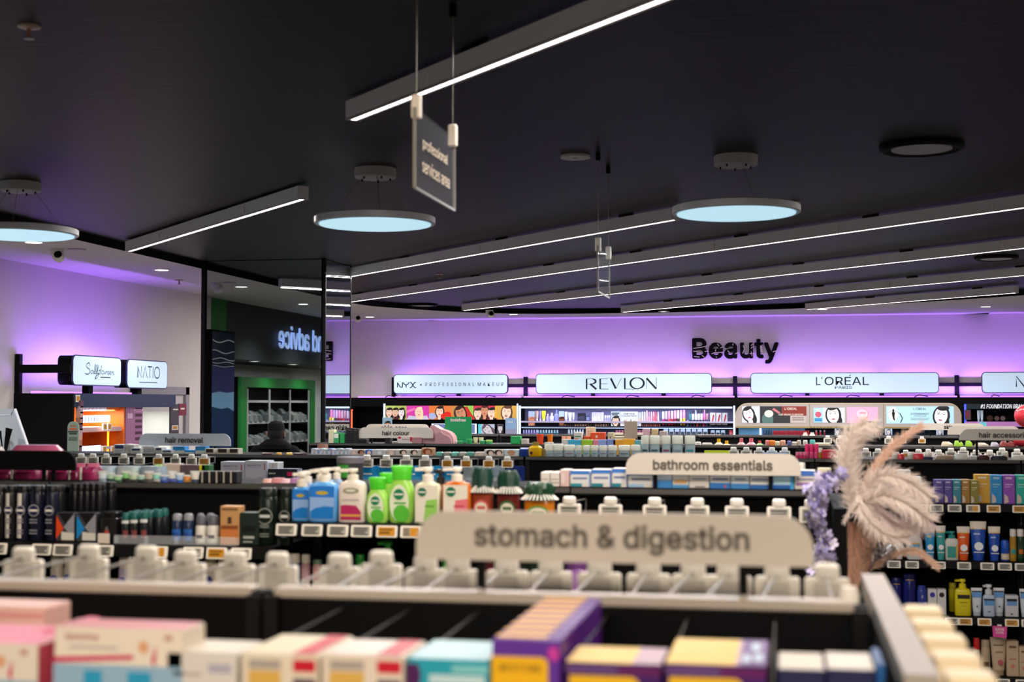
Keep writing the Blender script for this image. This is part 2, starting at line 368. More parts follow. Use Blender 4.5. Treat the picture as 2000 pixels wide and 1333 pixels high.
# round panels
PANEL = M('b2d8e6', .4, emit=1.0); RIM = M('b8b8be', .45, metal=.1)
for (px, py, ccx, ccy, lab) in ((731, 437, 733, 330, 'round blue-white ceiling panel hung above the pillar and person, middle of three'), (1440, 416, 1437, 305, 'round blue-white ceiling panel hung over the beauty side, in front of a linear light'), (47, 458, 40, 357, 'round blue-white ceiling panel at the pale side wall, cut by the picture edge')):
    c = on_z(ccx, ccy, CEIL); z = on_y(px, py, c.y).z
    t = thing('round_panel_light', (c.x, c.y, z), lab, 'ceiling light', 'round hanging light panels')
    MB().loft([(0, .60, .60, 2), (-.006, .625, .625, 2), (.0, .64, .64, 2), (.03, .64, .64, 2), (.036, .62, .62, 2)], RIM, 48).build('rim', t)
    MB().cyl(0, 0, -.0075, -.005, .296, PANEL, 48).build('diffuser', t)
    MB().loft([(CEIL-z, .22, .22, 2), (CEIL-z-.045, .22, .22, 2), (CEIL-z-.05, .21, .21, 2)], M('b8b5b6', .5), 32).build('canopy', t)
    for k in range(3):
        a = 2*PI*k/3+.9; MB().tube([(.09*math.cos(a), .09*math.sin(a), CEIL-z-.05), (.27*math.cos(a), .27*math.sin(a), .036)], .0012, GREY, 5).build('suspension_wire', t)
    for k in range(5):
        a = 2*PI*k/5+.4; MB().tube([(.08*math.cos(a), .08*math.sin(a), CEIL-z-.049), (.08*math.cos(a), .08*math.sin(a), CEIL-z-.062)], .005, BLK, 6).build('wire_grip', t)
    area_light('lamp_round_%d' % px, (c.x, c.y, z-.02), .5, .5, 16, (.7, .9, 1))
# ring diffusers, speaker, sprinklers, cameras, downlights
for (px, py, r, z, lab) in ((1800, 283, .2, CEIL, 'black ring air diffuser in the dark ceiling, largest one'), (825, 594, .19, CEIL, 'black ring air diffuser in the dark ceiling near the pillar'), (1946, 501, .18, CEIL, 'black ring air diffuser between two linear lights at the picture edge')):
    c = on_z(px, py, z); t = thing('ring_diffuser', c, lab, 'air vent', 'ring air diffusers')
    MB().loft([(0, 2*r, 2*r, 2), (-.02, 2*r, 2*r, 2), (-.03, 1.8*r, 1.8*r, 2), (-.02, 1.5*r, 1.5*r, 2), (-.004, 1.45*r, 1.45*r, 2)], BLK, 40, cap=False).build('ring', t)
    MB().cyl(0, 0, -.024, -.015, 1.3*r/2*1.1, M('9a98a0', .6), 32).build('centre_plate', t)
c = on_z(1124, 309, CEIL-.012); t = thing('ceiling_speaker', c, 'small flat white round speaker in the dark ceiling', 'speaker')
MB().cyl(0, 0, 0, .012, .075, M('b9b4b2', .6), 28).build('grille', t); MB().cyl(0, 0, -.002, .001, .012, GREY, 12).build('boss', t)
c = on_z(150, 489, SOFFIT-.008); tag(MB().cyl(0, 0, 0, .008, .07, M('b5a8b8', .6), 28).build('ceiling_plate', None, c), 'flush pale round plate in the soffit beside the dome camera', 'ceiling plate')
for (px, py, z, lab) in ((57, 50, CEIL, 'fire sprinkler hanging alone high above the pale side wall'), (773, 414, CEIL, 'fire sprinkler just behind the round panel by the pillar'), (1552, 394, CEIL, 'fire sprinkler beside the round panel on the beauty side'), (858, 535, CEIL, 'fire sprinkler between two linear lights by the pillar'), (350, 547, SOFFIT, 'fire sprinkler in the pale soffit of the side wall')):
    c = on_z(px, py, z); t = thing('fire_sprinkler', c, lab, 'sprinkler', 'fire sprinklers')
    MB().loft([(0, .075, .075, 2), (-.006, .075, .075, 2), (-.01, .05, .05, 2)], M('a89a92', .4, metal=.4), 20).build('escutcheon', t)
    MB().tube([(0, 0, -.01), (0, 0, -.04)], .007, M('b5806a', .4, metal=.5), 8).cyl(0, 0, -.045, -.04, .018, STEEL, 12).build('nozzle', t)
def dome(px, py, z, lab):
    c = on_z(px, py, z); t = thing('security_camera', c, lab, 'camera', 'ceiling security cameras'); w = M('d8d5d2', .4)
    MB().loft([(0, .10, .10, 2), (-.035, .10, .10, 2), (-.05, .085, .085, 2)], w, 24).build('base', t)
    mb = MB(); fr = Fr((.02, -.015, -.06), (.94, .34, 0), (-.12, .33, .94)); n = fr.n
    for a, b in ((-.04, .038), (-.02, .043), (.02, .043), (.045, .036)): pass
    rings = [(-.045, .02), (-.03, .038), (0, .046), (.025, .046), (.04, .036)]; vs = []; fs = []
    for d, r in rings: vs += [fr.p(r*math.cos(2*PI*k/16), r*math.sin(2*PI*k/16), d) for k in range(16)]
    for i in range(4):
        for k in range(16): fs.append((i*16+k, i*16+(k+1) % 16, i*16+16+(k+1) % 16, i*16+16+k))
    fs += [tuple(range(15, -1, -1)), tuple(range(64, 80))]; MB().add(vs, fs, w).build('eyeball', t)
    MB().ell(fr, 0, 0, .03, .03, BLK, .0405).build('lens', t)
dome(112, 487, SOFFIT, 'white dome security camera under the soffit of the pale side wall')
dome(697, 615, SOFFIT, 'white dome security camera beside the mirror pillar')
dome(956, 606, SOFFIT, 'white dome security camera above the two lit bay signs')
DOWN = M('ffffff', .4, emit=7)
def downlight(c, lab, e=14, sz=2.2):
    t = thing('downlight', c, lab, 'ceiling light', 'soffit downlights')
    MB().loft([(0, .15, .15, 2), (-.006, .15, .15, 2), (-.006, .12, .12, 2)], WHT, 28, cap=False).build('rim', t)
    MB().cyl(0, 0, -.004, -.001, .06, DOWN, 24).build('lens', t)
    l = bpy.data.lights.new('lamp_downlight', 'SPOT'); l.energy = e; l.spot_size = sz; l.spot_blend = .7; l.color = (1, .96, .93); l.shadow_soft_size = .05
    o = bpy.data.objects.new('lamp_downlight', l); COL.objects.link(o); o.location = Vector(c)-Vector((0, 0, .03))
for (px, py, lab) in ((316, 527, 'lit round downlight in the soffit between the camera and pillar'), (66, 473, 'lit round downlight in the soffit under the cut-off round panel'), (722, 619, 'lit round downlight in the soffit beside the pillar camera'), (1003, 614, 'lit round downlight in the soffit above the lit bay signs'), (1297, 609, 'lit round downlight in the soffit above the serif sign'), (1606, 604, 'lit round downlight in the soffit behind the end of the last linear light'), (1925, 599, 'lit round downlight in the soffit at the picture edge')):
    c = on_z(px, py, SOFFIT); c.y = min(c.y, 19.3) if px > 600 else c.y
    downlight(c, lab, 50 if px > 600 else 55)
for y in (7.1, 5.6, 4.2): downlight((-5.7, y, SOFFIT), 'lit round downlight in the pharmacy soffit, seen in the mirror', 110)
for y in (6.7, 5.3, 4.0, 2.7, 1.4): downlight((-6.47, y, 2.13), 'lit round downlight under the dark pharmacy bulkhead, seen in the mirror', 28, 3.0)
# clear hanging signs
def clear_sign(x, y0, y1, z0, z1, lab, lines):
    t = thing('hanging_sign', (x, (y0+y1)/2, z0), lab, 'sign', 'clear hanging signs'); h = z1-z0; w = (y1-y0)/2
    MB().box(-.004, .004, -w, w, 0, h, M('c9ccd6', .04, alpha=.035)).build('acrylic_sheet', t)
    e = M('6a655e', .35); r = .004
    MB().box(-r, r, -w-r, -w+r, 0, h, e).box(-r, r, w-r, w+r, 0, h, e).box(-r, r, -w, w, -r, r, e).build('edge', t)
    for s in (-1, 1):
        g = MB().box(-.014, .014, s*w-.012-s*.02, s*w+.012-s*.02, h-.03, h+.04, M('cfc4b4', .4), .004).build('clip', t)
        MB().tube([(0, s*(w-.02), h+.04), (0, s*(w-.02), CEIL-z0)], .0016, M('6f6a60', .4), 5).build('suspension_wire', t)
        MB().cyl(0, s*(w-.02), CEIL-z0-.04, CEIL-z0-.001, .012, BLK, 10).build('ceiling_cup', t)
    if lines:
        fr = Fr((.005, 0, 0), (0, 1, 0)); mb = MB(); ink = M('b8aa94', .5)
        mb.text(fr, lines[0], ink, w=w*1.25, h=h*.18, at=(-.02, h*.60)); mb.text(fr, lines[1], ink, w=w*1.38, h=h*.18, at=(-.01, h*.33)); mb.build('lettering', t)
clear_sign(-1.02, 3.82, 4.30, 2.204, 2.43, 'clear acrylic hanging sign reading professional services area under the lowest light', ('professional', 'services area'))
clear_sign(-.92, 6.95, 7.40, 2.155, 2.385, 'small clear blank hanging sign in front of the far linear lights', None)
# ================================================================= BEAUTY WALL: letters, bay units, lit signs
YF = 19.3                       # front plane of the wall units
def X(px): return XY(px, YF)
def ZY(py, px=1300, Y=YF): return on_y(px, py, Y).z
UT = 1.69                       # top of units
# wall letters
zt, zb = ZY(663, 1430, WALLY-.02), ZY(700, 1430, WALLY-.02); x0, x1 = XY(1353, WALLY-.02), XY(1522, WALLY-.02)
lm = textured('letter_black_gold', '020203', '040406', 9, .6, 0, (1, 1, 1), .1)
xs = x0; GOLDW = M('d8cfae', .3)
mb = MB(); frb = Fr((0, WALLY-.03, 0))
vs, fs = tmesh('Beauty', .026, .06, 0, 1.04); bx0 = min(v.x for v in vs); bx1 = max(v.x for v in vs); k = (x1-x0)/(bx1-bx0)
mb.add([frb.p(x0+(v.x-bx0)*k, zb+v.y*k*1.02+.008, v.z*.25) for v in vs], fs, lm)
t = thing('letter_sign', (0, 0, 0), 'large black wall letters spelling Beauty with pale cracks on the purple wall', 'sign')
mb.build('letters', t, smooth=0)
mb = MB(); fv = Fr((0, WALLY-.03, 0)); pxm = lambda a, b: (XY(1340+a/9.52, WALLY-.05), ZY(640+b/9.52, 1430, WALLY-.05))
for ln in (((140, 385), (290, 365), (400, 340)), ((140, 440), (210, 440)), ((355, 445), (430, 438)), ((590, 300), (620, 345)), ((480, 488), (540, 465), (720, 462)), ((560, 400), (552, 445)), ((780, 430), (815, 470)), ((920, 492), (985, 462)), ((880, 300), (878, 335)), ((1070, 330), (1095, 400), (1060, 485)), ((1215, 340), (1270, 300)), ((1215, 390), (1270, 345)), ((1400, 460), (1390, 350), (1440, 330)), ((1410, 345), (1425, 485)), ((1620, 460), (1690, 440)), ((150, 535), (255, 548)), ((300, 515), (345, 548)), ((560, 540), (575, 560)), ((1190, 490), (1285, 488)), ((1220, 450), (1235, 540)), ((645, 380), (695, 360))):
    mb.stroke(fv, [pxm(*q) for q in ln], .008, GOLDW, .026)
mb.build('pale_vein', t, smooth=0)

LBOX = M('cbe4fa', .5, emit=.52); NAVY = M('101a2c', .5)
def lightbox(fr, w, h, lab, art, depth=.08, name='lightbox_sign'):
    """lit rounded box, frame origin at its lower left on the front plane"""
    o = fr.o.copy(); t = thing(name, o, lab, 'sign', 'lit bay signs'); f = Fr((0, 0, 0), fr.u, fr.v)
    MB().ext(f, rrect(0, w, 0, h, .05), BLK, -depth, -.002, BLK).ext(f, rrect(-.006, w+.006, -.006, h+.006, .055), M('3a3f6a', .4), -.012, 0).build('case', t)
    MB().poly(f, rrect(.004, w-.004, .004, h-.004, .045), LBOX, .001).build('face', t)
    mb = MB(); art(mb, f); mb.build('lettering', t, smooth=0)
    return t
def art_nyx(mb, f):
    def q(a, b): return ((a-755)/985*1.53*985/985, (b-345)/-160*.26)     # zoomed photo coordinates -> box coordinates
    S1 = lambda *p: mb.stroke(f, [q(*a) for a in p], .013, NAVY, .002)
    S1((788, 250), (788, 292)); S1((788, 252), (808, 284), (820, 293), (830, 293), (832, 250))
    S1((838, 250), (846, 264), (858, 271), (868, 271), (880, 264), (888, 250)); S1((863, 271), (863, 295))
    S1((895, 250), (905, 250), (915, 262), (928, 284), (940, 295), (952, 295)); S1((950, 250), (940, 250), (930, 262), (916, 284), (906, 295), (894, 295))
    hx, hy = q(993, 271); mb.poly(f, [(hx, hy-.014), (hx+.014, hy+.004), (hx+.009, hy+.012), (hx, hy+.006), (hx-.009, hy+.012), (hx-.014, hy+.004)], NAVY, .002)
    x = .43
    mb.text(f, 'PROFESSIONAL', NAVY, w=.66, h=.050, at=(.43, .125), align='l', space=1.7, bold=.006, d=.002)
    mb.text(f, 'MAKEUP', NAVY, w=.345, h=.050, at=(1.135, .125), align='l', space=1.6, bold=.006, d=.002)
def art_serif(mb, f):
    W_, H_ = 2.36, .26
    def q(a, b): return ((a-212)/1520*W_, (347-b)/165*H_)
    def S2(w, *p, c=False): mb.stroke(f, [q(*a) for a in p], [v for v in w] if isinstance(w, (list, tuple)) else w, NAVY, .002, c)
    T, N = .026, .006
    S2(.022, (657, 222), (657, 312)); S2(N, (657, 224), (700, 224))                                   # R
    arc = lambda cx, cy, rx, ry, a0, a1, n=14: [(cx+rx*math.cos(a0+(a1-a0)*k/n), cy-ry*math.sin(a0+(a1-a0)*k/n)) for k in range(n+1)]
    S2([N]+[N+.020*math.sin(PI*k/14) for k in range(1, 14)]+[N], *arc(698, 245, 38, 22, PI/2, -PI/2)); S2(N, (657, 267), (700, 267)); S2(T, (690, 267), (742, 313))
    S2(.022, (776, 222), (776, 312)); S2(N, (776, 224), (846, 224)); S2(N, (776, 266), (838, 266)); S2(N, (776, 311), (850, 311))      # E
    S2(T, (868, 219), (912, 308)); S2(N, (912, 308), (962, 217))                                        # V
    S2(.022, (990, 217), (990, 312)); S2(N, (990, 311), (1110, 311))                                     # L
    th = [.008+.020*abs(math.cos(PI*2*k/32)) for k in range(32)]
    S2(th, *[(1096+58*math.cos(2*PI*k/32), 262-46*math.sin(2*PI*k/32)) for k in range(32)], c=True)       # O
    S2(N, (1178, 217), (1178, 312)); S2(T, (1178, 220), (1260, 310)); S2(N, (1262, 214), (1262, 312))   # N
def art_paris(mb, f):
    mb.text(f, 'L', NAVY, h=.105, at=(.895, .155), align='l', bold=.006, d=.002); mb.text(f, "'", NAVY, h=.03, at=(.975, .195), bold=.006, d=.002)
    mb.text(f, 'OREAL', NAVY, h=.108, w=.60, at=(1.01, .155), align='l', bold=.006, d=.002)
    mb.stroke(f, [(1.345, .222), (1.372, .236)], .009, NAVY, .002)
    mb.text(f, 'PARIS', NAVY, h=.040, w=.23, at=(1.265, .072), bold=.006, d=.002)
zb_, zt_ = ZY(768.5), ZY(730.5); hb = zt_-zb_
YL = 19.5; XL = lambda p: XY(p, YL)
zb_, zt_ = ZY(768.5, 1300, YL), ZY(730.3, 1300, YL); hb = zt_-zb_
for (a, b, art, lab) in ((769, 991, art_nyx, 'lit white bay sign with a heart and PROFESSIONAL MAKEUP over the face posters'), (1047, 1390, art_serif, 'long lit white bay sign with thick-and-thin capitals over the lavender shelves'), (1467, 1834, art_paris, 'long lit white bay sign with a two-line name ending PARIS over the cream display'), (1919, 2230, None, 'lit white bay sign with a single dark N stroke, cut by the picture edge')):
    xa, xb = XL(a), XL(b); w = xb-xa
    ya = YL
    def wrap(mb, f, art=art, w=w):
        if art is None:
            mb.text(f, 'NATURE', NAVY, h=hb*.42, at=(w*.5, hb*.52), bold=.006, d=.002) if False else mb.stroke(f, [((1987-1919)/311*w, hb*.28), ((1987-1919)/311*w, hb*.8), ((2003-1919)/311*w, hb*.28)], .017, NAVY, .002)
        else:
            sx = w/{art_nyx: 1.53, art_serif: 2.36, art_paris: 2.54}[art]; g = Fr((0, 0, 0), f.u*sx, f.v*(hb/.26)); g.n = f.n; art(mb, g)
    lightbox(Fr((xa, ya, zb_)), w, hb, lab, wrap)
# frames that carry the signs, units below
def unit(pa, pb, lab, posts, cols):
    xa, xb = X(pa), X(pb)
    t = thing('wall_unit', (xa, YF, 0), lab, 'shop shelving', 'beauty wall units'); w = xb-xa
    MB().box(0, w, 0, WALLY-YF-.01, 1.565, UT, BLK).build('header', t)
    MB().box(0, w, .36, .40, .1, 1.565, cols).build('back_panel', t)
    MB().box(0, w, 0, .48, 0, .12, BLK).build('plinth', t)
    for x in (0, w-.025): MB().box(x, x+.025, 0, .48, .12, 1.565, BLK).build('side_panel', t)
    for p in posts:
        x = XY(p, 19.72)-xa; MB().box(x-.028, x+.028, .43, .465, UT, 1.985, BLK).build('sign_post', t)
    MB().box(max(0, XY(posts[0], 19.72)-xa), w, .44, .46, 1.835, 1.885, BLK).build('sign_rail', t)
    MB().box(.02, w-.02, .30, .33, UT, UT+.02, M('b06cff', .4, emit=2.5)).build('led_strip', t)
    mb = MB()
    for k in range(3): mb.tube([(w*(.2+.3*k), .1, UT+.004), (w*(.22+.3*k), .1, UT+.03), (w*(.26+.3*k), .12, UT+.01)], .006, BLK, 5)
    mb.build('cable', t)
    return t
def bar_led(xa, xb, za, zb, y, m): return MB().box(xa, xb, y-.01, y, za, zb, m)
LEDW = M('bcd6ff', .4, emit=2.6)
UN = unit(684, 1012, 'black makeup wall unit with the strip of bright face posters', (768, 895), BLK)
UR = unit(1012.5, 1436, 'makeup wall unit with lavender back and white light edges', (1026, 1158, 1296), M('8f8bb8', .5))
UL = unit(1436.5, 1878, 'makeup wall unit with rounded cream header and lit screens', (1436, 1577, 1723), M('3d5f86', .5))
UM = unit(1878.5, 2180, 'black makeup wall unit with slanted white lettering, cut by the picture edge', (1870, 2010), BLK)
def kid(mb, name, par): return mb.build(name, par, -par.location)     # geometry given in room coordinates
# ---- light edges
kid(MB().box(X(751)-.012, X(751)+.012, YF-.012, YF, 1.18, ZY(789), LEDW), 'light_edge', UN)
kid(MB().box(X(1011)-.01, X(1011)+.008, YF-.012, YF, 1.18, ZY(789), LEDW), 'light_edge', UN)
kid(MB().box(X(1018), X(1430), YF-.012, YF, ZY(798), ZY(795), LEDW), 'light_edge', UR)
for p in (1015.5, 1434): kid(MB().box(X(p)-.012, X(p)+.012, YF-.012, YF, 1.16, ZY(793), LEDW), 'light_edge', UR)
kid(MB().box(X(1885)-.012, X(1885)+.012, YF-.012, YF, 1.2, ZY(790), M('3a48ff', .4, emit=2)), 'light_edge', UM)
area_light('lamp_bay_lavender', ((X(1018)+X(1430))/2, YF+.05, 1.55), 2.4, .05, 9, (.8, .85, 1))
area_light('lamp_bay_cream', ((X(1440)+X(1875))/2, YF-.35, 1.68), 2.6, .05, 1.5, (1, .95, .9), (math.radians(35), 0, 0))
# ---- printed faces
SK = {'l': 'f0cdb8', 'p': 'e8bfa6', 't': 'c98d6a', 'd': '8a5238', 'w': 'ece4e6', 'g': 'c3c2c8'}
def face(mb, f, u, v, s, skin='l', hair='1a1212', lip='c4283c', e=0, look=0, hairw=1.0, d=.001, mouth=0, hat=None, lon=True):
    sk = M(SK[skin], .5, emit=e); h = M(hair, .5, emit=e); ey = M('241a1a', .5, emit=e); lp = M(lip, .5, emit=e)
    c, sn = math.cos(look), math.sin(look); R = lambda a, b: (u+(a*c-b*sn)*s, v+(a*sn+b*c)*s)
    if lon: mb.ell(f, *R(.02, -.02), .48*s*hairw, .60*s, h, d, rot=look); mb.ell(f, *R(.12, -.4), .40*s*hairw, .5*s, h, d+.0001, rot=look)
    else: mb.ell(f, *R(0, .15), .46*s*hairw, .46*s, h, d, rot=look)
    mb.ell(f, *R(0, -.55), .17*s, .30*s, sk, d+.0005, rot=look)
    mb.ell(f, *R(0, 0), .36*s, .50*s, sk, d+.001, rot=look)
    if hat: mb.ell(f, *R(0, .28), .40*s, .30*s, M(hat, .5, emit=e), d+.0013, rot=look)
    else: mb.ell(f, *R(0.06, .44), .34*s, .15*s, h, d+.0013, rot=look+.15)
    for k in (-1, 1):
        mb.ell(f, *R(.15*k, .08), .062*s, .024*s, ey, d+.0018, rot=look, n=8)
        mb.stroke(f, [R(.06*k, .16), R(.15*k, .19), R(.25*k, .16)], .02*s, h, d+.0018)
    mb.stroke(f, [R(.02, .06), R(.05, -.10), R(-.02, -.12)], .022*s, M({'l': 'c99c86', 'p': 'c0937a', 't': '9c6848', 'd': '653824', 'w': 'c8bcc0', 'g': '8f8e98'}[skin], .5, emit=e), d+.0018)
    if mouth: mb.ell(f, *R(0, -.26), .12*s, .09*s, lp, d+.0018, n=10, rot=look); mb.ell(f, *R(0, -.23), .09*s, .03*s, WHT, d+.0022, n=8, rot=look)
    else: mb.ell(f, *R(0, -.26), .12*s, .045*s, lp, d+.0018, n=10, rot=look)
def poster(pxa, pxb, pya, pyb, lab, art, y=YF-.014, name='face_poster', cat='poster', group=None, thick=.012, bg='ffffff', e=.55):
    e *= .72; xa, xb = XY(pxa, y), XY(pxb, y); za, zb = on_y((pxa+pxb)/2, pyb, y).z, on_y((pxa+pxb)/2, pya, y).z
    t = thing(name, ((xa+xb)/2, y, za), lab, cat, group); w, h = xb-xa, zb-za
    MB().box(-w/2, w/2, .0005, thick, 0, h, BLK2).build('board', t)
    f = Fr((-w/2, 0, 0)); mb = MB(); mb.clip = (0, w, 0, h); mb.quad(f, 0, w, 0, h, M(bg, .4, emit=e)); art(mb, f, w, h, e); mb.build('print', t, smooth=0)
    return t
def clipf(fr, u0, u1): return fr
E_ = .55
def a1(mb, f, w, h, e):
    mb.poly(f, [(0, 0), (w*.35, 0), (w*.5, h), (0, h)], M('b7c86a', .5, emit=e), .0004)
    for x, s, k in ((.16, 'w', 'l'), (.45, 'p', 'p'), (.75, 'w', 'w')): face(mb, f, w*x, h*.50, h*.62, k, '201818', 'b0303a', e)
    mb.poly(f, [(w*.35, 0), (w*.65, 0), (w*.58, h*.22), (w*.42, h*.22)], M('4a1c24', .5, emit=e), .0035)
def a2(mb, f, w, h, e):
    mb.poly(f, [(0, 0), (w, 0), (w*.9, h*.3), (w*.55, h*.2), (w*.1, h*.3)], M('c9c3de', .5, emit=e), .0008); face(mb, f, w*.55, h*.52, h*.66, 'l', 'e8d7b0', 'c4405a', e)
    mb.poly(f, [(0, h*.45), (w*.4, h*.72), (w*.36, h*.85), (0, h*.65)], M('f07ab8', .5, emit=e), .0006)
def a3(mb, f, w, h, e):
    mb.ell(f, w*.15, h*.25, w*.18, h*.24, M('a8b4dc', .5, emit=e), .0006); face(mb, f, w*.47, h*.56, h*.74, 'l', '241818', 'd02850', e, look=-.05)
    for x, y, r in ((.66, .25, .14), (.82, .36, .16), (.78, .12, .14), (.9, .2, .1)): mb.ell(f, w*x, h*y, w*r, h*r*1.35, M('d8261c', .3, emit=e), .0035+x*.001)
def a4(mb, f, w, h, e):
    mb.poly(f, [(w*.62, h*.3), (w, h*.3), (w, h), (w*.55, h)], M('8cc850', .5, emit=e), .0004); face(mb, f, w*.42, h*.45, h*1.0, 't', '2a1410', 'a82838', e, look=.35, hairw=1.1)
    mb.poly(f, [(w*.6, h*.9), (w*.72, h*.95), (w, h*.2), (w, 0), (w*.75, 0), (w*.7, h*.5)], M('c42a24', .4, emit=e), .004)
def a5(mb, f, w, h, e):
    for x, y, k, hr in ((.18, .42, 'l', '3a2620'), (.47, .62, 't', '4a1a1c'), (.76, .45, 'l', '1c1416')): face(mb, f, w*x, h*y, h*.74, k, hr, 'c03048', e, mouth=x > .7)
    mb.poly(f, [(w*.88, h*.1), (w, h*.1), (w, h), (w*.92, h)], M('d8a838', .5, emit=e), .0036)
def a6(mb, f, w, h, e):
    face(mb, f, w*.48, h*.52, h*.92, 'l', '5a3a26', '8a1c2c', e, look=-.12, mouth=1)
for (a, b, art, bg, lab) in ((753.5, 794, a1, 'aab85c', 'face poster of three women on olive green in the bright strip'), (794, 838, a2, 'd23aa8', 'face poster of a pale-scarfed woman on magenta in the bright strip'), (838, 882, a3, 'e07a38', 'face poster of a dark-haired woman beside red balls on orange'), (882, 924.5, a4, 'c48a4a', 'face poster of a painted face with a red sleeve, above the green card'), (924.5, 971, a5, 'c83048', 'face poster of three smiling women, red and yellow, in the bright strip'), (971, 1009, a6, 'caa04a', 'face poster of a winking open-mouthed woman on gold')):
    poster(a, b, 793, 820, lab, art, bg=bg, group='bright strip of face posters')
def ascr(mb, f, w, h, e): mb.quad(f, w*.04, w*.96, h*.06, h*.94, M('6f78b0', .4, emit=e*.5), .0004); face(mb, f, w*.35, h*.5, h*.7, 'g', '3a3a58', '9a5a78', e*.7)
poster(843, 931, 828, 848, 'white-framed lit display behind the green card and pink dome', ascr, bg='d6e6ff', e=1.0, name='lit_display', cat='display')
poster(934, 966, 829, 848.5, 'small lit screen of a tilted sleepy face by the green card', lambda mb, f, w, h, e: (mb.quad(f, 0, w*.2, 0, h, M('58c0d0', .4, emit=e), .0004), face(mb, f, w*.55, h*.45, h*1.05, 'g', '5a4a5a', 'a0708a', e, look=.8)), bg='a9b6c8', name='face_screen', cat='screen')
poster(971, 983, 829, 847, 'narrow small screen of a half face beside the pale blue card', lambda mb, f, w, h, e: face(mb, f, w*.5, h*.55, h*.7, 'g', '302830', '905868', e), bg='4a4a58', name='face_screen', cat='screen', y=YF-.012)
poster(987, 1008, 817, 850, 'pale blue advert card standing at the end of the face poster unit', lambda mb, f, w, h, e: (mb.quad(f, 0, w, 0, h*.35, M('8d8fae', .5, emit=e), .0004), mb.text(f, 'aqua', WHT, w=w*.5, at=(w*.45, h*.75))), bg='7fa2c8', e=.25, y=YF-.06, name='advert_card', cat='card')
poster(747, 766, 816, 838, 'small blue advert card with a woman in a dark cap, above the aisle signs', lambda mb, f, w, h, e: face(mb, f, w*.55, h*.32, h*.62, 't', '1a1618', '8a3a38', e, lon=False), bg='8fb4cc', e=.25, y=YF-.06, name='advert_card', cat='card')
# neon outline light on the black panel
t = MB().tube(bez([(X(683)+.02, YF-.02, ZY(845)), (X(683)+.02, YF-.02, ZY(806)), (X(683)+.05, YF-.02, ZY(802.5)), (X(688)-.01, YF-.02, ZY(804)), (X(688), YF-.02, ZY(808)), (X(688), YF-.02, ZY(845))], 4), .009, M('ff4a2a', .4, emit=3.0), 6).build('neon_tube')
tag(t, 'small glowing orange-red neon loop beside the mirror pillar', 'neon light')
# ---- lavender bay: shelves, products
for (z, nm) in ((ZY(823.5), 'shelf'), (ZY(833.5), 'shelf'), (1.165, 'counter')):
    kid(MB().box(X(1017), X(1433), YF+.0 if nm == 'shelf' else YF-.08, YF+.36, z-.022 if nm == 'shelf' else z-.05, z, M('b9b6d8', .4) if z > ZY(830) else BLK), nm, UR)
kid(MB().box(X(1018), X(1431), YF-.006, YF-.001, ZY(836), ZY(833.7), M('2a3354', .4)), 'shelf_edge', UR)
kid(MB().box(X(1018), X(1431), YF+.02, YF+.05, ZY(837.5), ZY(836.2), LEDW), 'light_edge', UR)
def small(kind, pxa, pxb, pyt, z, lab, cat, grp, c1, c2, Y, nm):
    """little product of two lofts: body and cap"""
    xa, xb = XY(pxa, Y), XY(pxb, Y); w = xb-xa; h = on_y((pxa+pxb)/2, pyt, Y).z - z; d = min(w, .09); mb = MB(); m1, m2 = M(c1, .3), M(c2, .3)
    if kind == 'tube': mb.loft([(0, w*.7, w*.7, 2), (h*.2, w*.7, w*.7, 2)], m2, 12).loft([(h*.2, w*.75, w*.6, 2), (h*.93, w, w*.15, 2), (h, w, w*.1, 2)], m1, 12)
    elif kind == 'bottle': mb.loft([(0, w, d*.8, 3), (h*.55, w, d*.8, 3), (h*.64, w*.4, w*.4, 2)], m1, 12).loft([(h*.64, w*.48, w*.48, 2), (h, w*.4, w*.4, 2)], m2, 12)
    elif kind == 'wand': mb.loft([(0, w, w, 2), (h*.5, w, w, 2)], m1, 10).loft([(h*.5, w*.85, w*.85, 2), (h, w*.7, w*.7, 2)], m2, 10)
    elif kind == 'can': mb.loft([(0, w, w, 2), (h*.72, w, w, 2), (h*.76, w*.8, w*.8, 2)], m1, 14).loft([(h*.76, w*.92, w*.92, 2), (h*.97, w*.92, w*.92, 2), (h, w*.8, w*.8, 2)], m2, 14)
    elif kind == 'jar': mb.loft([(0, w*.95, w*.95, 2), (h*.55, w*.95, w*.95, 2)], m1, 16).loft([(h*.55, w, w, 2), (h*.95, w, w, 2), (h, w*.9, w*.9, 2)], m2, 16)
    elif kind == 'pack':
        mb.box(-w/2, w/2, -d/2, d/2, 0, h, m1, .003); mb.quad(Fr((0, -d/2, 0)), -w*.4, w*.4, h*.12, h*.62, m2, .001)
    elif kind == 'blister':
        mb.box(-w/2, w/2, -.004, .004, 0, h, m1); mb.bar((-w*.2, -.012, h*.1), (w*.2, -.012, h*.85), w*.22, .012, m2)
    return tag(mb.build(nm, None, ((xa+xb)/2, Y, z)), lab, cat, grp)
zs, z2, zc = ZY(823.5), ZY(833.5), 1.165
def srow(kind, specs, z, Y, nm, cat, grp, labf):
    for i, (a, b, t_, c1, c2) in enumerate(specs): small(kind, a, b, t_, z, labf(i, c1, len(specs)), cat, grp, c1, c2, Y, nm)
YB = YF+.14
srow('tube', [(1044.5, 1052, 803, 'c9a6a4', 'd8cfd8'), (1053, 1057.5, 803, '8f7fd0', 'c8c0e8'), (1058, 1066, 803, 'd8d81c', 'e0e0a0')], zs, YB, 'cosmetic_tube', 'tube', 'tubes on the lavender shelf', lambda i, c, n: ['pink', 'violet', 'yellow'][i]+' cosmetic tube next to the pink face card on the lavender shelf')
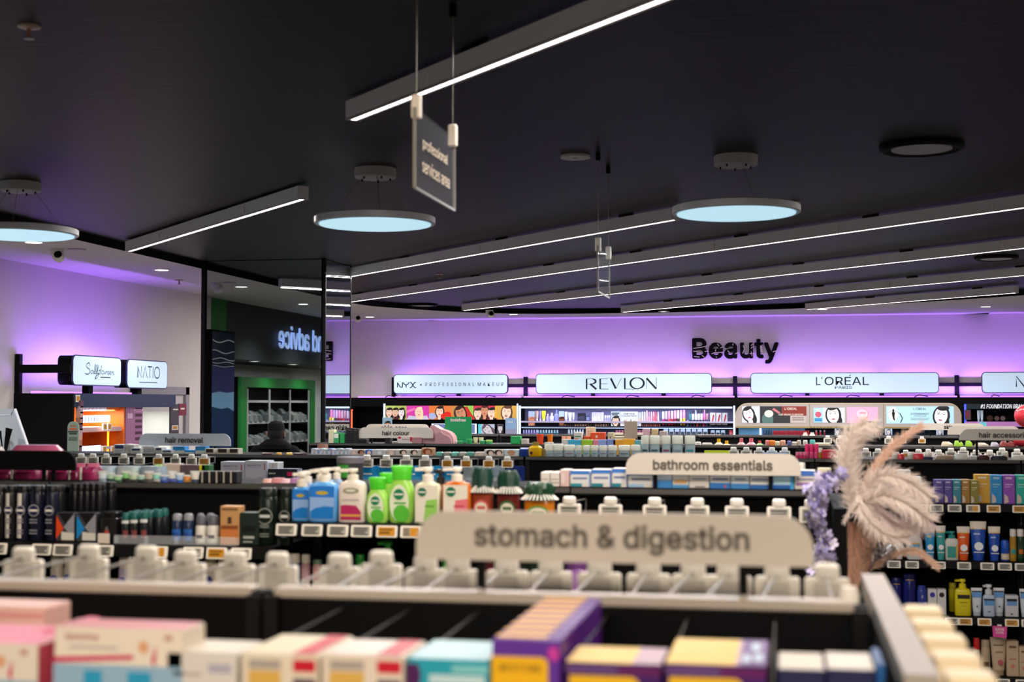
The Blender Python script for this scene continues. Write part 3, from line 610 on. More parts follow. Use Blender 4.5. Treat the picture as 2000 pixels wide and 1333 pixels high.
srow('bottle', [(1066.5, 1073, 809, '9a8fc8', 'b8a8e0'), (1073.5, 1082, 807, 'b8b4f0', 'e0e0ff'), (1083, 1091, 801, '7f80c8', '5a68b0')], zs, YB, 'perfume_bottle', 'bottle', 'violet bottles on the lavender shelf', lambda i, c, n: ['dull violet bottle', 'pale violet bottle', 'tall violet-blue bottle'][i]+' between the two face cards of the lavender bay')
srow('tube', [(1103, 1108.5, 805, 'cfcfdc', 'b0b0c8'), (1110, 1117, 806.5, 'd8dce0', 'c8c8d4'), (1118, 1122, 806.5, 'c0c0d0', '9a9ab0')], zs, YB, 'cosmetic_tube', 'tube', 'silver tubes on the lavender shelf', lambda i, c, n: ORD[i]+' silvery cosmetic tube beyond the second face card, lavender bay')
srow('pack', [(1129, 1144, 807.5, '15161e', '303448'), (1144.5, 1152, 811, '3a3f5c', '707a98')], zs, YB, 'compact_box', 'box', 'dark packs on the lavender shelf', lambda i, c, n: ['large black', 'small slate'][i]+' makeup pack on the lavender shelf')
srow('wand', [(1156+2.35*i, 1158+2.35*i, 806, 'd8d4ec', 'c8c4e8') for i in range(10)], zs, YB, 'lip_wand', 'makeup', 'pale lip wands', lambda i, c, n: 'slim pale lilac lip wand in the row beside the blue-lettered card')
srow('pack', [(1181+3.9*i, 1184+3.9*i, 812, 'c4c0dc', '8a86a8') for i in range(3)], zs, YB, 'compact_box', 'box', 'pale packs', lambda i, c, n: 'short pale lilac pack between the lip wands and the lettered card')
srow('bottle', [(1102+5*i, 1106+5*i, 826.5, ['caa088', '8a5a44', '6a4434', '3a2a26', 'e0b8a0', 'c89878', 'd8b0a0', 'e8c8b8'][i % 8], '18161c') for i in range(18)], z2, YB-.04, 'foundation_bottle', 'bottle', 'foundation bottles', lambda i, c, n: 'small skin-tone foundation bottle on the lower lavender shelf')
srow('wand', [(1253+4.4*i, 1256.5+4.4*i, 805 if i != 2 else 802.5, ['d8e0e8', 'e8b8c4', 'f0a0b0', 'c8909c', 'e0949c', 'f06a78', 'd05a68', 'b8a8b8'][i], ['c8d4e0', 'f0c0cc', 'f8c0cc', 'b07a88', 'e0a0a8', 'f08a92', 'c04a58', 'a8a0b8'][i]) for i in range(8)], zs, YB, 'lip_gloss', 'makeup', 'lip glosses', lambda i, c, n: ORD[i]+' lip gloss in the pink row beyond the flawless-finish card')
srow('bottle', [(1253+4.2*i, 1256.2+4.2*i, 825.5, ['e8a8a0', 'd88880', 'f0b8a8', 'e07a78', 'f09a90', 'd86a60', 'e8b0a0', 'c85858', 'e89088'][i], '141216') for i in range(9)], z2, YB-.04, 'lip_bottle', 'makeup', 'lip bottles', lambda i, c, n: 'small coral lip colour bottle with black cap, lower lavender shelf')
PINKS = ['c8d4e0', 'c0a0b4', 'a87a90', 'd8a8c0', 'e890b8', 'e0b0e0', 'b890c0', 'f07ab0']
srow('can', [(1293+5.8*i, 1297.8+5.8*i, 804.5-.5*i, PINKS[i], PINKS[i]) for i in range(8)], zs+.03, YB, 'nail_polish', 'nail polish', 'upper nail polishes', lambda i, c, n: ORD[i]+' polish bottle along the upper pink polish row')
REDS = ['c01878', '701848', 'd02830', '981828', '701420', '38141c', 'd8d878', 'e0b020']
srow('can', [(1293+5.8*i, 1297.8+5.8*i, 820.5-.5*i, REDS[i], REDS[i]) for i in range(8)], z2+.012, YB-.04, 'nail_polish', 'nail polish', 'lower nail polishes', lambda i, c, n: ORD[i]+' polish bottle along the lower red polish row')
srow('bottle', [(1345.5+5.6*i, 1350+5.6*i, 802.5-.3*i, ['1c6a6c', 'c8d0d8', 'd8dce4', 'e0dce0', 'e8dce8', 'e85a90', '9a6a70'][i], ['184a50', '181820', 'e8ecf0', '181820', '181820', 'f090b8', '181820'][i]) for i in range(7)], zs+.02, YB, 'nail_care', 'nail polish', 'upper nail care', lambda i, c, n: ORD[i]+' pointed nail care bottle beside the pink polish row')
srow('bottle', [(1340.5+6.2*i, 1345.5+6.2*i, 821, ['6a7ab8', '2c3048', '22242e', 'd04a48', '2a2a34', 'd83a78', '4a4a78', '20222c'][i], ['8a98d0', '1a1c28', '181820', '202028', '181820', '402030', '303050', '181820'][i]) for i in range(8)], z2, YB-.04, 'nail_care', 'nail polish', 'lower nail care', lambda i, c, n: ORD[i]+' dark nail care bottle on the lower shelf beside the red polish')
srow('blister', [(1387+11.8*i, 1397+11.8*i, 807, 'd8dce6', 'b01c30') for i in range(3)], z2+.02, YB-.06, 'nail_kit', 'nail kit', 'nail kits', lambda i, c, n: ORD[i]+' white hanging nail kit with a red stripe, lavender bay end')
srow('wand', [(1021+5.1*i, 1025+5.1*i, 840, '9a92e0', 'c8c4f8') for i in range(6)], zc, YB-.06, 'lavender_wand', 'makeup', 'lavender wands', lambda i, c, n: 'lavender makeup wand on the bottom shelf behind the coral cup')
srow('wand', [(1048.5+5.4*i, 1053+5.4*i, 840.5, '2a7a98', 'b8e0f0') for i in range(8)], zc, YB-.06, 'teal_wand', 'makeup', 'teal wands', lambda i, c, n: 'teal makeup tube on the bottom shelf behind the orange cup')
srow('wand', [(1109+5.5*i, 1113+5.5*i, 839, 'c8dcf0', 'e8f4ff') for i in range(6)], zc, YB-.06, 'white_wand', 'makeup', 'white wands', lambda i, c, n: 'white makeup tube on the bottom lavender shelf')
srow('can', [(1202+5.6*i, 1207+5.6*i, 841, 'b84a78', 'd890a8') for i in range(10)], zc, YB-.06, 'pink_pot', 'makeup', 'pink pots', lambda i, c, n: 'pink lip pot on the bottom shelf behind the tan card')
srow('pack', [(1296+11*i, 1305+11*i, 838.5, 'cfe2f4', '40506c') for i in range(8)], zc, YB-.06, 'lash_box', 'box', 'lash boxes', lambda i, c, n: 'pale blue lash box on the bottom shelf under the polishes')
srow('pack', [(1388+10*i, 1396+10*i, 841, 'b8d0e8', '303c58') for i in range(3)]+[(1424, 1431, 841, 'c83848', 'e08090')], zc, YB-.06, 'lash_box', 'box', 'lash boxes by the edge', lambda i, c, n: 'blue lash box under the hanging nail kits' if i < 3 else 'red lash box under the hanging nail kits')
def lettered(l1, l2):
    def art(mb, f, w, h, e):
        mb.text(f, l1, NAVY, w=w*.62, at=(w*.5, h*.84)); mb.text(f, l2, NAVY, w=w*.86, at=(w*.5, h*.70))
        for k in range(9): mb.quad(f, w*(.12+.09*k), w*(.17+.09*k), h*.1, h*(.34+.16*((k*7) % 3)/3), M(['d8b8a0', '2a2a38', 'c89878', 'a86848'][k % 4], .5, emit=e), .0006)
    return art
poster(1193.5, 1211, 804, 833, 'blue-lettered card of a dark-haired woman, lavender bay', lambda mb, f, w, h, e: (mb.text(f, 'COLORSTAY', NAVY, w=w*.8, at=(w*.5, h*.92)) if False else mb.quad(f, w*.1, w*.9, h*.84, h*.9, NAVY, .0005), mb.quad(f, w*.1, w*.75, h*.73, h*.79, NAVY, .0005), face(mb, f, w*.5, h*.34, h*.62, 'l', '1c1418', 'b05058', e)), bg='b9cfe8', e=.35, y=YF+.01, name='face_card', cat='card')
poster(1211.5, 1246, 804.5, 833, 'white card reading FIND YOUR FLAWLESS FINISH, lavender bay', lettered('FIND YOUR', 'FLAWLESS FINISH'), bg='d4e0f0', e=.35, y=YF+.012, name='lettered_card', cat='card')
poster(1246.5, 1252, 806, 833, 'narrow card edge with a slice of a face beside the flawless-finish card', lambda mb, f, w, h, e: mb.ell(f, w*.6, h*.4, w*.4, h*.2, M(SK['p'], .5, emit=e), .001), bg='c8d0e4', e=.3, y=YF+.012, name='card_edge', cat='card')
poster(1032, 1044.5, 804, 832, 'pink-toned face card at the start of the lavender shelf', lambda mb, f, w, h, e: (mb.quad(f, 0, w, h*.62, h, M('a8c0e8', .5, emit=e), .0004), face(mb, f, w*.5, h*.3, h*.5, 't', 'b06a58', 'd05060', e)), bg='c89a98', e=.35, y=YF+.01, name='face_card', cat='card')
poster(1091.5, 1102, 804, 832, 'blue-topped face card between violet bottles and silver tubes', lambda mb, f, w, h, e: (mb.quad(f, 0, w, h*.62, h, M('b8d4f0', .5, emit=e), .0004), face(mb, f, w*.5, h*.3, h*.55, 'd', '3a1c18', '8a3030', e)), bg='a86a58', e=.35, y=YF+.01, name='face_card', cat='card')
# ---- cream bay
hf = Fr((0, YF-.03, 0)); xa, xb = X(1437.5), X(1876); za, zb = ZY(834), ZY(788.5)
kid(MB().ext(hf, [(x, z) for x, z in rrect(xa, xb, za, zb, .16, 6, (0, 0, 1, 1))], M('b5aca6', .45), -.02, 0), 'cream_header', UL)
kid(MB().stroke(Fr((0, YF-.0305, 0)), [(xb, za)]+rrect(xa, xb, za, zb, .16, 6, (0, 0, 1, 1))[2:]+[(xa, za)], .014, M('cfc2a8', .3, metal=.5), .003), 'cream_trim', UL)
kid(MB().box(xa, xb, YF-.04, YF, ZY(836), ZY(832.5), M('a89468', .35, metal=.5)), 'gold_ledge', UL)
kid(MB().text(Fr((0, YF-.041, 0)), "BECAUSE YOU'RE WORTH IT", M('5f5238', .5), w=X(1722)-X(1582), h=.022, at=((X(1582)+X(1722))/2, ZY(834.3)), space=1.6), 'gold_lettering', UL)
for p in (1581, 1725): kid(MB().box(X(p)-.004, X(p)+.004, YF-.034, YF-.03, za, zb-.01, M('8f8780', .5)), 'seam', UL)
kid(MB().box(X(1440), X(1875), YF-.08, YF+.36, 1.13, 1.165, BLK), 'counter', UL)
CX = dict(y=YF-.034)
def b1(mb, f, w, h, e):
    mb.quad(f, w*.28, w, 0, h, M('26282c', .4, emit=e), .0004); face(mb, f, w*.10, h*.52, h*.8, 'w', '14161a', 'b03040', e, look=.3); mb.ell(f, w*.42, h*.55, w*.07, h*.22, M('c8ccc4', .4, emit=e), .001); mb.ell(f, w*.40, h*.2, w*.09, h*.42, M('4a6a68', .4, emit=e), .0008)
    mb.quad(f, w*.62, w, h*.44, h, M('7a2c24', .4, emit=e), .0006); mb.text(f, "L'OREAL", WHT, w=w*.19, at=(w*.76, h*.85)); mb.text(f, 'AIR WEAR CUSHION', WHT, w=w*.38, at=(w*.76, h*.5)); mb.quad(f, w*.75, w, 0, h*.43, M('b9aeaa', .5, emit=e*.4), .0008)
    for k in range(2): mb.quad(f, w*.78, w*.96, h*(.28-.12*k), h*(.33-.12*k), M('6a6060', .5), .0012)
    mb.poly(f, [(w*.47, h*.8), (w*.5, h*.9), (w*.60, h*.62), (w*.57, h*.55)], M('b86a70', .4, emit=e), .001)
poster(1449, 1575, 794, 826.5, 'lit screen reading AIR WEAR CUSHION with a hand-on-lip woman', b1, bg='c4ccd6', e=.6, name='lit_screen', cat='screen', **CX)
def b2(mb, f, w, h, e):
    mb.quad(f, 0, w*.3, 0, h, M('9cc4d4', .4, emit=e), .0004); mb.ell(f, w*.15, h*.55, w*.1, h*.2, M('b8506a', .4, emit=e), .0007); mb.ell(f, w*.15, h*.82, w*.04, h*.1, M('e0c0b0', .4, emit=e), .001); mb.quad(f, w*.03, w*.27, h*.08, h*.3, M('3a84b8', .4, emit=e), .001)
    face(mb, f, w*.62, h*.52, h*1.1, 'w', '101318', 'b05560', e, look=.1)
poster(1589, 1650, 797, 826, 'lit screen of a pale woman with black hair, middle of the cream header', b2, bg='c6d4dc', e=.6, name='lit_screen', cat='screen', **CX)
def b3(mb, f, w, h, e):
    mb.ell(f, w*.5, h*.55, w*.2, h*.36, M('e8708a', .4, emit=e), .0005); mb.ell(f, w*.49, h*.57, w*.185, h*.32, M('f7bcd0', .4, emit=e), .001); mb.quad(f, w*.40, w*.62, h*.6, h*.68, M('e8708a', .4, emit=e), .0015); mb.stroke(f, [(w*.62, h*.64), (w*.66, h*.5), (w*.44, h*.42)], h*.07, M('f8d4e0', .4, emit=e), .0016); mb.quad(f, w*.5, w, 0, h*.13, BLK2, .0012)
poster(1654, 1715, 796, 827, 'pink lit screen with a round swirl emblem above the feathers', b3, bg='f0a0c0', e=.6, name='lit_screen', cat='screen', **CX)
def b4(mb, f, w, h, e):
    mb.ell(f, w*.1, h*.55, w*.075, h*.42, M('e4f2f6', .4, emit=e), .0005); mb.ell(f, w*.105, h*.75, w*.014, h*.1, BLK2, .001); mb.poly(f, [(w*.08, h*.66), (w*.13, h*.66), (w*.12, h*.4), (w*.13, h*.18), (w*.11, h*.18), (w*.09, h*.4)], BLK2, .001); mb.stroke(f, [(w*.2, h*.6), (w*.24, h*.3), (w*.21, h*.05)], h*.05, BLK2, .001); mb.stroke(f, [(w*.02, h*.6), (w*.06, h*.72), (w*.15, h*.72), (w*.19, h*.6)], h*.02, BLK2, .0012)
    mb.text(f, "L'OREAL", M('506a78', .4), w=w*.19, at=(w*.5, h*.85)); mb.text(f, 'EXTENSIONIST', NAVY, w=w*.27, at=(w*.5, h*.56)); mb.text(f, 'TECH MASCARA', M('35566a', .4), w=w*.18, at=(w*.5, h*.44)); mb.quad(f, w*.36, w*.64, h*.30, h*.32, NAVY, .001); mb.quad(f, w*.36, w*.62, h*.22, h*.24, NAVY, .001)
    face(mb, f, w*.81, h*.46, h*1.0, 'w', '16181e', '9a6068', e, look=-.15)
poster(1731, 1863, 794, 828, 'long pale blue lit screen reading EXTENSIONIST beside a woman with short dark hair', b4, bg='a9d2e2', e=.65, name='lit_screen', cat='screen', **CX)
zl = 1.165
kid(MB().box(X(1442), X(1572), YF+.05, YF+.06, zl, ZY(836.5), M('4a7fa8', .4, emit=.4)), 'blue_backing', UL)
kid(MB().box(X(1485)-.012, X(1485)+.012, YF-.01, YF, zl, ZY(836.5), LEDW), 'light_edge', UL)
srow('wand', [(1490+3*i, 1492+3*i, 841, '14151c', '22242c') for i in range(6)], zl, YF+.02, 'black_wand', 'makeup', 'black wands', lambda i, c, n: 'thin black mascara wand beside the red lip row under the cream header')
srow('can', [(1509+4.5*i, 1513+4.5*i, 841.5, 'b01c28', 'd03040') for i in range(16)], zl, YF+.02, 'red_lipstick', 'lipstick', 'red lipsticks', lambda i, c, n: ORD[i]+' red lipstick along the row under the cushion screen')
srow('can', [(1592+8*i, 1596+8*i, 841, ['c03848', 'a82838', '7a2030'][i], 'c0a8b0') for i in range(3)], zl, YF+.02, 'rose_lipstick', 'lipstick', 'rose lipsticks', lambda i, c, n: ORD[i]+' rose lip colour beyond the red row, behind the feathers')
srow('wand', [(1697+3.4*i, 1699.6+3.4*i, 846, 'd88a88', 'f0c8c0') for i in range(8)], zl-.01, YF+.02, 'coral_wand', 'lipstick', 'coral wands', lambda i, c, n: 'small coral lip wand under the pink screen')
for (a, b, lab) in ((1630, 1640, 'tiny face card under the middle screen, behind the feathers'), (1728, 1742, 'tiny lit face card under the pink screen edge'), (1828, 1842, 'tiny lit face card beside the skin care signs')):
    poster(a, b, 838, 850, lab, lambda mb, f, w, h, e: face(mb, f, w*.5, h*.5, h*.8, 'g', '3a4a60', 'a06070', e), bg='a8b8d0', e=.35, name='face_card', cat='card', y=YF-.05)
# ---- last black bay
kid(MB().text(Fr((0, YF-.006, 0)), '#1 FOUNDATION BRAND', M('e8e8ee', .4, emit=.5), w=X(2004)-X(1915), h=.055, at=(X(1915), ZY(794)), align='l', shear=.25), 'slanted_lettering', UM)
kid(MB().box(X(1886), X(2100), YF-.005, YF+.001, ZY(789.5), ZY(799), M('1a2a34', .3)), 'header_band', UM)
kid(MB().box(X(1884), X(2100), YF-.02, YF+.36, ZY(832)-.0, ZY(823), M('b078b8', .4, emit=.25)), 'pink_ledge', UM)
kid(MB().box(X(1912), X(1926), YF-.022, YF-.019, ZY(831.5), ZY(823.5), M('6ac0d0', .4, emit=.3)), 'teal_label', UM)
srow('tube', [(1908, 1914, 802, 'bcd8e4', 'a0c0d0'), (1914.5, 1920.5, 802, 'bcd8e4', 'a0c0d0')], ZY(823), YF+.05, 'white_tube', 'tube', 'white tubes', lambda i, c, n: 'white tube standing under the slanted lettering')
for i, p in enumerate((1940, 1954, 1966)):
    tag(MB().ell(Fr((0, 0, 0)), 0, 0, .04 if i == 0 else .032, .04 if i == 0 else .032, M(['6a4430', '9a7a6a', 'a08a80'][i], .4), .01).cyl(0, 0, -.001, 0, .001, BLK, 6).build('compact_disc', None, (X(p), YF+.35, ZY(817))), ['brown', 'tan', 'pale'][i]+' round powder compact under the slanted lettering', 'compact')
for a, b, lab in ((1884, 1896, 'dark portrait card at the start of the slanted lettering'), (1981, 1998, 'dark portrait card beside the red balls')):
    poster(a, b, 801, 821, lab, lambda mb, f, w, h, e: mb.ell(f, w*.5, h*.55, w*.3, h*.3, M('7a2838', .4), .001), bg='4a3440', e=.2, name='face_card', cat='card', y=YF-.03)
# ================================================================= SIDE WALL UNIT (with the two lit signs)
XS = -5.82
t = thing('side_wall_unit', (WALLX, 10.9, 0), 'black makeup unit on the pale side wall with an orange lit bay', 'shop shelving'); D = XS-WALLX-.012
LY = 2.02
MB().box(.005, D, 0, .03, 0, UT, BLK).build('end_panel', t)
MB().box(.005, D, .03, LY, 1.57, UT, M('24364f', .4)).build('header', t)
MB().box(.005, .02, .03, LY, 0, 1.57, M('d2c9c6', .5)).build('back_panel', t)
MB().box(.02, D, .03, LY, 0, .12, BLK).build('plinth', t)
MB().box(.02, D-.03, .99, 1.02, .12, 1.57, M('dc6c1c', .45)).build('divider', t)
MB().box(.02, .06, .05, .99, .12, 1.57, M('e0701c', .4, emit=.5)).build('orange_back', t)  # emission added so the back panel looks brightly lit; it is no lamp
MB().box(D-.16, D-.15, .93, .95, .9, 1.45, M('ffa028', .4, emit=2.5)).build('light_edge', t)
MB().box(.06, D-.04, .05, .97, 1.36, 1.40, M('c9a0a0', .4)).build('shelf', t)
MB().box(.06, D-.10, .05, .97, 1.20, 1.225, M('c8d0e8', .3)).build('shelf', t)
MB().box(.06, D-.04, .05, .97, 1.02, 1.05, M('d8dcf0', .3)).build('shelf', t)
MB().box(.02, D-.03, LY-.06, LY-.03, .6, 1.53, M('dfe6de', .4, emit=.22)).build('light_panel', t)
MB().box(-.0+.01, .05, -.0, .05, UT, 2.02, BLK).build('sign_post', t); MB().box(.05, D-.03, .0, .045, 1.86, 1.93, BLK).build('sign_rail', t)
for y in (.5, 1.45): MB().box(D-.16, D-.1, y-.04, y+.04, UT, 1.80, BLK).build('sign_post', t)
MB().box(.1, .13, .1, LY-.1, UT, UT+.02, M('b06cff', .4, emit=2.5)).build('led_strip', t)
area_light('lamp_side_bay', (-6.0, 11.4, 1.55), .3, .8, 12, (1, .85, .75)); area_light('lamp_side_bay_pale', (-6.0, 12.4, 1.55), .3, .6, 4, (1, .97, .95))
def sign_side(pa, pb, pya, pyb, lab, art):
    xq = XS-.06; A = on_x(pa, pya, xq); B = on_x(pb, pya, xq); za = on_x(pa, pyb, xq).z
    return lightbox(Fr((xq, A.y, za), (0, 1, 0)), B.y-A.y, A.z-za, lab, art, depth=.14)
def art_script(mb, f):
    P = []
    def C(w, *p): mb.stroke(f, [((v.x-682)*.00196, .125+(210-v.y)*.00086) for v in bez([Vector((a, b)) for a, b in p], 5)], w, NAVY, .002)
    C(.0075, (830, 160), (822, 132), (800, 150), (802, 178), (828, 200), (826, 236), (800, 247), (786, 236))
    C(.006, (862, 212), (845, 208), (836, 228), (846, 240), (858, 226), (864, 210), (862, 236), (870, 240))
    C(.006, (870, 240), (884, 180), (880, 145), (872, 170), (872, 228), (880, 240)); C(.006, (882, 240), (900, 180), (896, 150), (886, 175), (886, 228), (894, 238))
    C(.006, (898, 208), (900, 236), (912, 230), (918, 206)); C(.006, (918, 206), (906, 262), (884, 290), (878, 276), (900, 250), (920, 236))
    C(.0075, (912, 150), (900, 200), (880, 296)); C(.0075, (940, 150), (930, 200), (922, 248)); C(.005, (905, 205), (936, 196))
    C(.006, (960, 206), (944, 206), (938, 228), (948, 241), (960, 226), (963, 206), (962, 230), (969, 240))
    C(.006, (974, 240), (976, 206), (976, 230), (986, 206), (991, 216), (990, 240))
    C(.006, (1010, 210), (1000, 206), (999, 220), (1009, 230), (1002, 242), (995, 236))
    C(.006, (1014, 226), (1026, 220), (1024, 206), (1015, 212), (1015, 236), (1028, 240))
    C(.006, (1034, 240), (1036, 208), (1036, 230), (1046, 207), (1051, 218), (1050, 240), (1060, 236))
    mb.text(f, 'best nails beauty', NAVY, w=.17, at=(.66, .058), bold=.006, d=.002) if False else mb.quad(f, .48, .67, .068, .076, NAVY, .002)
sign_side(143, 236.5, 694, 752, 'lit white bay sign with a blue handwritten script on the side wall', art_script)
def art_thin(mb, f):
    def st(*p): mb.stroke(f, [(.20+a, .095+b) for a, b in p], .011, NAVY, .002)
    H = .105
    st((0, 0), (0, H), (.085, 0), (.085, H)); st((.015, 0), (.015, H*.9)); st((.115, 0), (.16, H), (.205, 0)); st((.215, H), (.305, H)); st((.26, H), (.26, 0)); st((.33, 0), (.33, H))
    mb.stroke(f, [(.20+.415+.058*math.cos(2*PI*k/24), .095+H/2+H/2*math.sin(2*PI*k/24)) for k in range(24)], .011, NAVY, .002, True)
    mb.quad(f, .24, .62, .048, .056, M('5a6a78', .5), .002)
sign_side(249, 327, 702.5, 757.5, 'lit white bay sign with thin widely spaced capitals on the side wall', art_thin)
# door frame at the end of the side wall
dy0, dy1 = 13.05, 14.35
t = MB().box(0, .05, dy0, dy0+.09, 0, 1.78, M('9a969c', .4)).box(0, .05, dy1-.09, dy1, 0, 1.78, M('9a969c', .4)).box(0, .05, dy0, dy1, 1.70, 1.78, M('9a969c', .4)).build('door_1', None, (WALLX+.001, 0, 0)); struct(t)
o = MB().box(.002, .02, dy0+.09, dy1-.09, 0, 1.70, M('c9c3c2', .6)).build('door_leaf', t)
# ================================================================= GONDOLAS
ZT, ZC = 1.34, 1.32        # tops of the two front rows, of the rows behind
def bay(x0, x1, Y, lab, near=(), far=(), top=None, rail=None, end=False, grp='black shelving bays', lip=True):
    ZT = 1.34 if Y < 6 else ZC
    t = thing('shelving_bay', (x0, Y, 0), lab, 'shop shelving', grp); w = x1-x0
    MB().box(.002, w-.002, -.015, .015, .1, ZT, BLK).build('back_panel', t)
    MB().box(.002, w-.002, -.36, .36, 0, .1, BLK).build('base', t)
    for x in (.002, w-.022): MB().box(x, x+.02, -.03, .03, .1, ZT-.004, BLK2).build('upright', t)
    for z, d in near:
        MB().box(.004, w-.004, -d, -.015, z-.022, z, BLK).box(.004, w-.004, -d-.006, -d, z-.034, z, BLK2).build('shelf', t)
    for z, d in far: MB().box(.004, w-.004, .015, d, z-.022, z, BLK).build('shelf', t)
    if top: MB().box(.002, w-.002, top[0], top[1], ZT-.02, ZT, BLK).box(.002, w-.002, top[0]-.003, top[0], ZT-.014, ZT+.001, M('4a4846', .35)).build('top_shelf', t)  # grey front lip paints in the thin highlight along the top edge
    if rail: MB().box(.012, w-.02, -.018, .018, ZT-.008, ZT+.006, M(rail, .35), .002).build('top_rail', t)
    if end: MB().box(w, w+.036, -.34, .36, 0, ZT-.03, BLK).build('end_panel', t)
    return t
RAILC = 'b9ada0'
def XR(px, Y): return XY(px, Y)
# A: the gondola in front
bay(-1.75, -.716, 1.9, 'shelving bay with the pink and white boxes, closest to the viewer', [(1.215, .47)], [(1.0, .3)], rail=RAILC)
bA = bay(-.714, .10, 1.9, 'shelving bay with the purple and yellow boxes, under the stomach sign', [(1.215, .47)], [(1.0, .3)], rail=RAILC)
# B
SA, SB = 1.174, 1.249
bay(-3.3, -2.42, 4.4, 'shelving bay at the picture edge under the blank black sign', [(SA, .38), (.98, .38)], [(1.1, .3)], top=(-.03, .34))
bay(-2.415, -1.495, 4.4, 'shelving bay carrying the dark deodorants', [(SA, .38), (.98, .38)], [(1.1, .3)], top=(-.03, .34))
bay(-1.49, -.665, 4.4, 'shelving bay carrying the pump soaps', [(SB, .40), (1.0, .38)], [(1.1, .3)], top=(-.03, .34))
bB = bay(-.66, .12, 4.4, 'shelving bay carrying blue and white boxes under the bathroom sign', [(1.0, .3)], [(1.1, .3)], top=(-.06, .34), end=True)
# C
CB = [(-5.0, -4.32), (-4.3, -3.36), (-3.35, -2.37), (-2.36, -1.38), (-1.37, -.61), (-.6, .125), (.13, 1.125), (1.13, 2.0)]
CL = ['shelving bay behind the blank black sign', 'shelving bay under the hair removal sign', 'shelving bay holding the white grooming boxes', 'shelving bay with hanging blue packs, in front of the pillar', 'shelving bay topped with the row of white-capped tubs', 'shelving bay topped with the tall white-capped tubs', 'shelving bay of sunscreens and lotions behind the feathers', 'shelving bay at the picture edge under the hair accessories sign']
for i, ((a, b), l) in enumerate(zip(CB, CL)):
    near = [(1.126, .40), (.856, .40), (.595, .40), (.316, .40)] if i >= 6 else ([(1.13, .38)] if i == 2 else [(.95, .3)])
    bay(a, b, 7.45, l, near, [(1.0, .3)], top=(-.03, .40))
DL = ['pink and white dark boxes at the pillar', 'pink dome and green card', 'green jars', 'orange boxes', 'tan card', 'yellow-capped bottles', 'white twin pots and hooks']
for i in range(7):
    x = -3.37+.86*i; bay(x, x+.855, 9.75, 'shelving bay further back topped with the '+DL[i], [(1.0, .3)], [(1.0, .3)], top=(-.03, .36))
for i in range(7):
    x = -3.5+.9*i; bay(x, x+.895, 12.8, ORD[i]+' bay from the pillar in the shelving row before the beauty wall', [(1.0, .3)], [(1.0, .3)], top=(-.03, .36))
# extra pieces on the end of the front gondola
mb = MB().box(.821, .854, -.47, .36, ZT-.03, ZT, M('9a938c', .4)); mb.build('end_rail', bA)
MB().box(.816, .822, -.46, .02, .1, ZT-.01, BLK).build('end_panel', bA)
MB().box(.856, .915, -.58, .06, 1.16, 1.18, BLK).build('end_shelf', bA)
MB().loft([(ZT-.05, .02, .02, 2), (ZT+.01, .026, .026, 2), (ZT+.02, .018, .018, 2)], WHT, 12, (.79, .03)).build('rail_cap', bA)
for k in range(7):
    x = XY((471, 627.5, 793, 957.5, 1099, 1292.5, 1503)[k], 1.5)+.714; MB().tube([(x, -.455, 1.217), (x, -.455, 1.24), (x, -.25, 1.318), (x, -.02, 1.322)], .0013, M('4c4a48', .4, metal=.6), 5).build('wire_divider', bA)
CRM = M('e2cfae', .5); CRM2 = M('bfae98', .5)
for k, dep in enumerate((1.93, 1.815, 1.70, 1.585, 1.475, 1.375)):
    t = MB().box(-.023, .023, -.024, .024, 0, .158, CRM, .003).quad(Fr((0, -.024, 0)), -.018, .018, .03, .11, CRM2, .0008).build('cream_carton', None, (.167+.001*k, dep-.02, 1.18))
    tag(t, ORD[k]+' cream carton in the receding row on the gondola end, counted towards the viewer', 'box', 'cream cartons on the gondola end')
# ================================================================= AISLE SIGNS
SIGN = M('cfc6ba', .5)
def aisle_sign(pa, pb, Y, txt, lab, z0=1.388, z1=1.455, col=SIGN, tw=.7, front=True, tpx=None, post=None):
    xa, xb = XY(pa, Y), XY(pb, Y); w = xb-xa; h = z1-z0
    t = thing('aisle_sign', ((xa+xb)/2, Y, z0), lab, 'sign', 'aisle signs')
    f = Fr((0, -.004, 0)); MB().ext(f, rrect(-w/2, w/2, 0, h, .045, 6, (0, 0, 1, 1)), col, -.008, 0).build('panel', t)
    for s in ((-.33, .33) if post is None else [XY(p, Y)-(xa+xb)/2 for p in post]):
        s = s*w if post is None else s
        MB().box(s-.006, s+.006, .005, .013, (ZT+.0067 if Y < 3 else ZT+.0015 if Y < 6 else ZC+.0015)-z0, h*.6, BLK).build('post', t)
    if txt:
        if tpx: u0, u1 = XY(tpx[0], Y)-(xa+xb)/2, XY(tpx[1], Y)-(xa+xb)/2
        else: u0, u1 = -w*tw/2, w*tw/2
        MB().text(f, txt, INKG if Y < 6 else INK, w=u1-u0, at=((u0+u1)/2, h*.47), bold=.022).build('lettering', t, smooth=0)
    return t
aisle_sign(815, 1587, 1.92, 'stomach & digestion', 'white aisle sign reading stomach & digestion, closest to the viewer', 1.386, 1.453, tpx=(928, 1462), post=(938, 1449))
aisle_sign(1222, 1563, 4.40, 'bathroom essentials', 'white aisle sign reading bathroom essentials', 1.383, 1.449, tpx=(1275, 1508))
aisle_sign(-135, 150, 4.44, None, 'blank black back of an aisle sign at the picture edge', 1.376, 1.442, col=BLK, post=(-60, 85, 104))
aisle_sign(273, 451, 7.5, 'hair removal', 'grey-white aisle sign reading hair removal', 1.366, 1.434, tpx=(324, 398), col=M('b5b7c0', .5))
aisle_sign(701, 846, 9.78, 'hair colour', 'white aisle sign reading hair colour, in front of another sign', 1.358, 1.434, tpx=(747, 800))
aisle_sign(715, 838, 12.82, 'skin care', 'white aisle sign half hidden behind the hair colour sign', 1.347, 1.413, tpx=(745, 796))
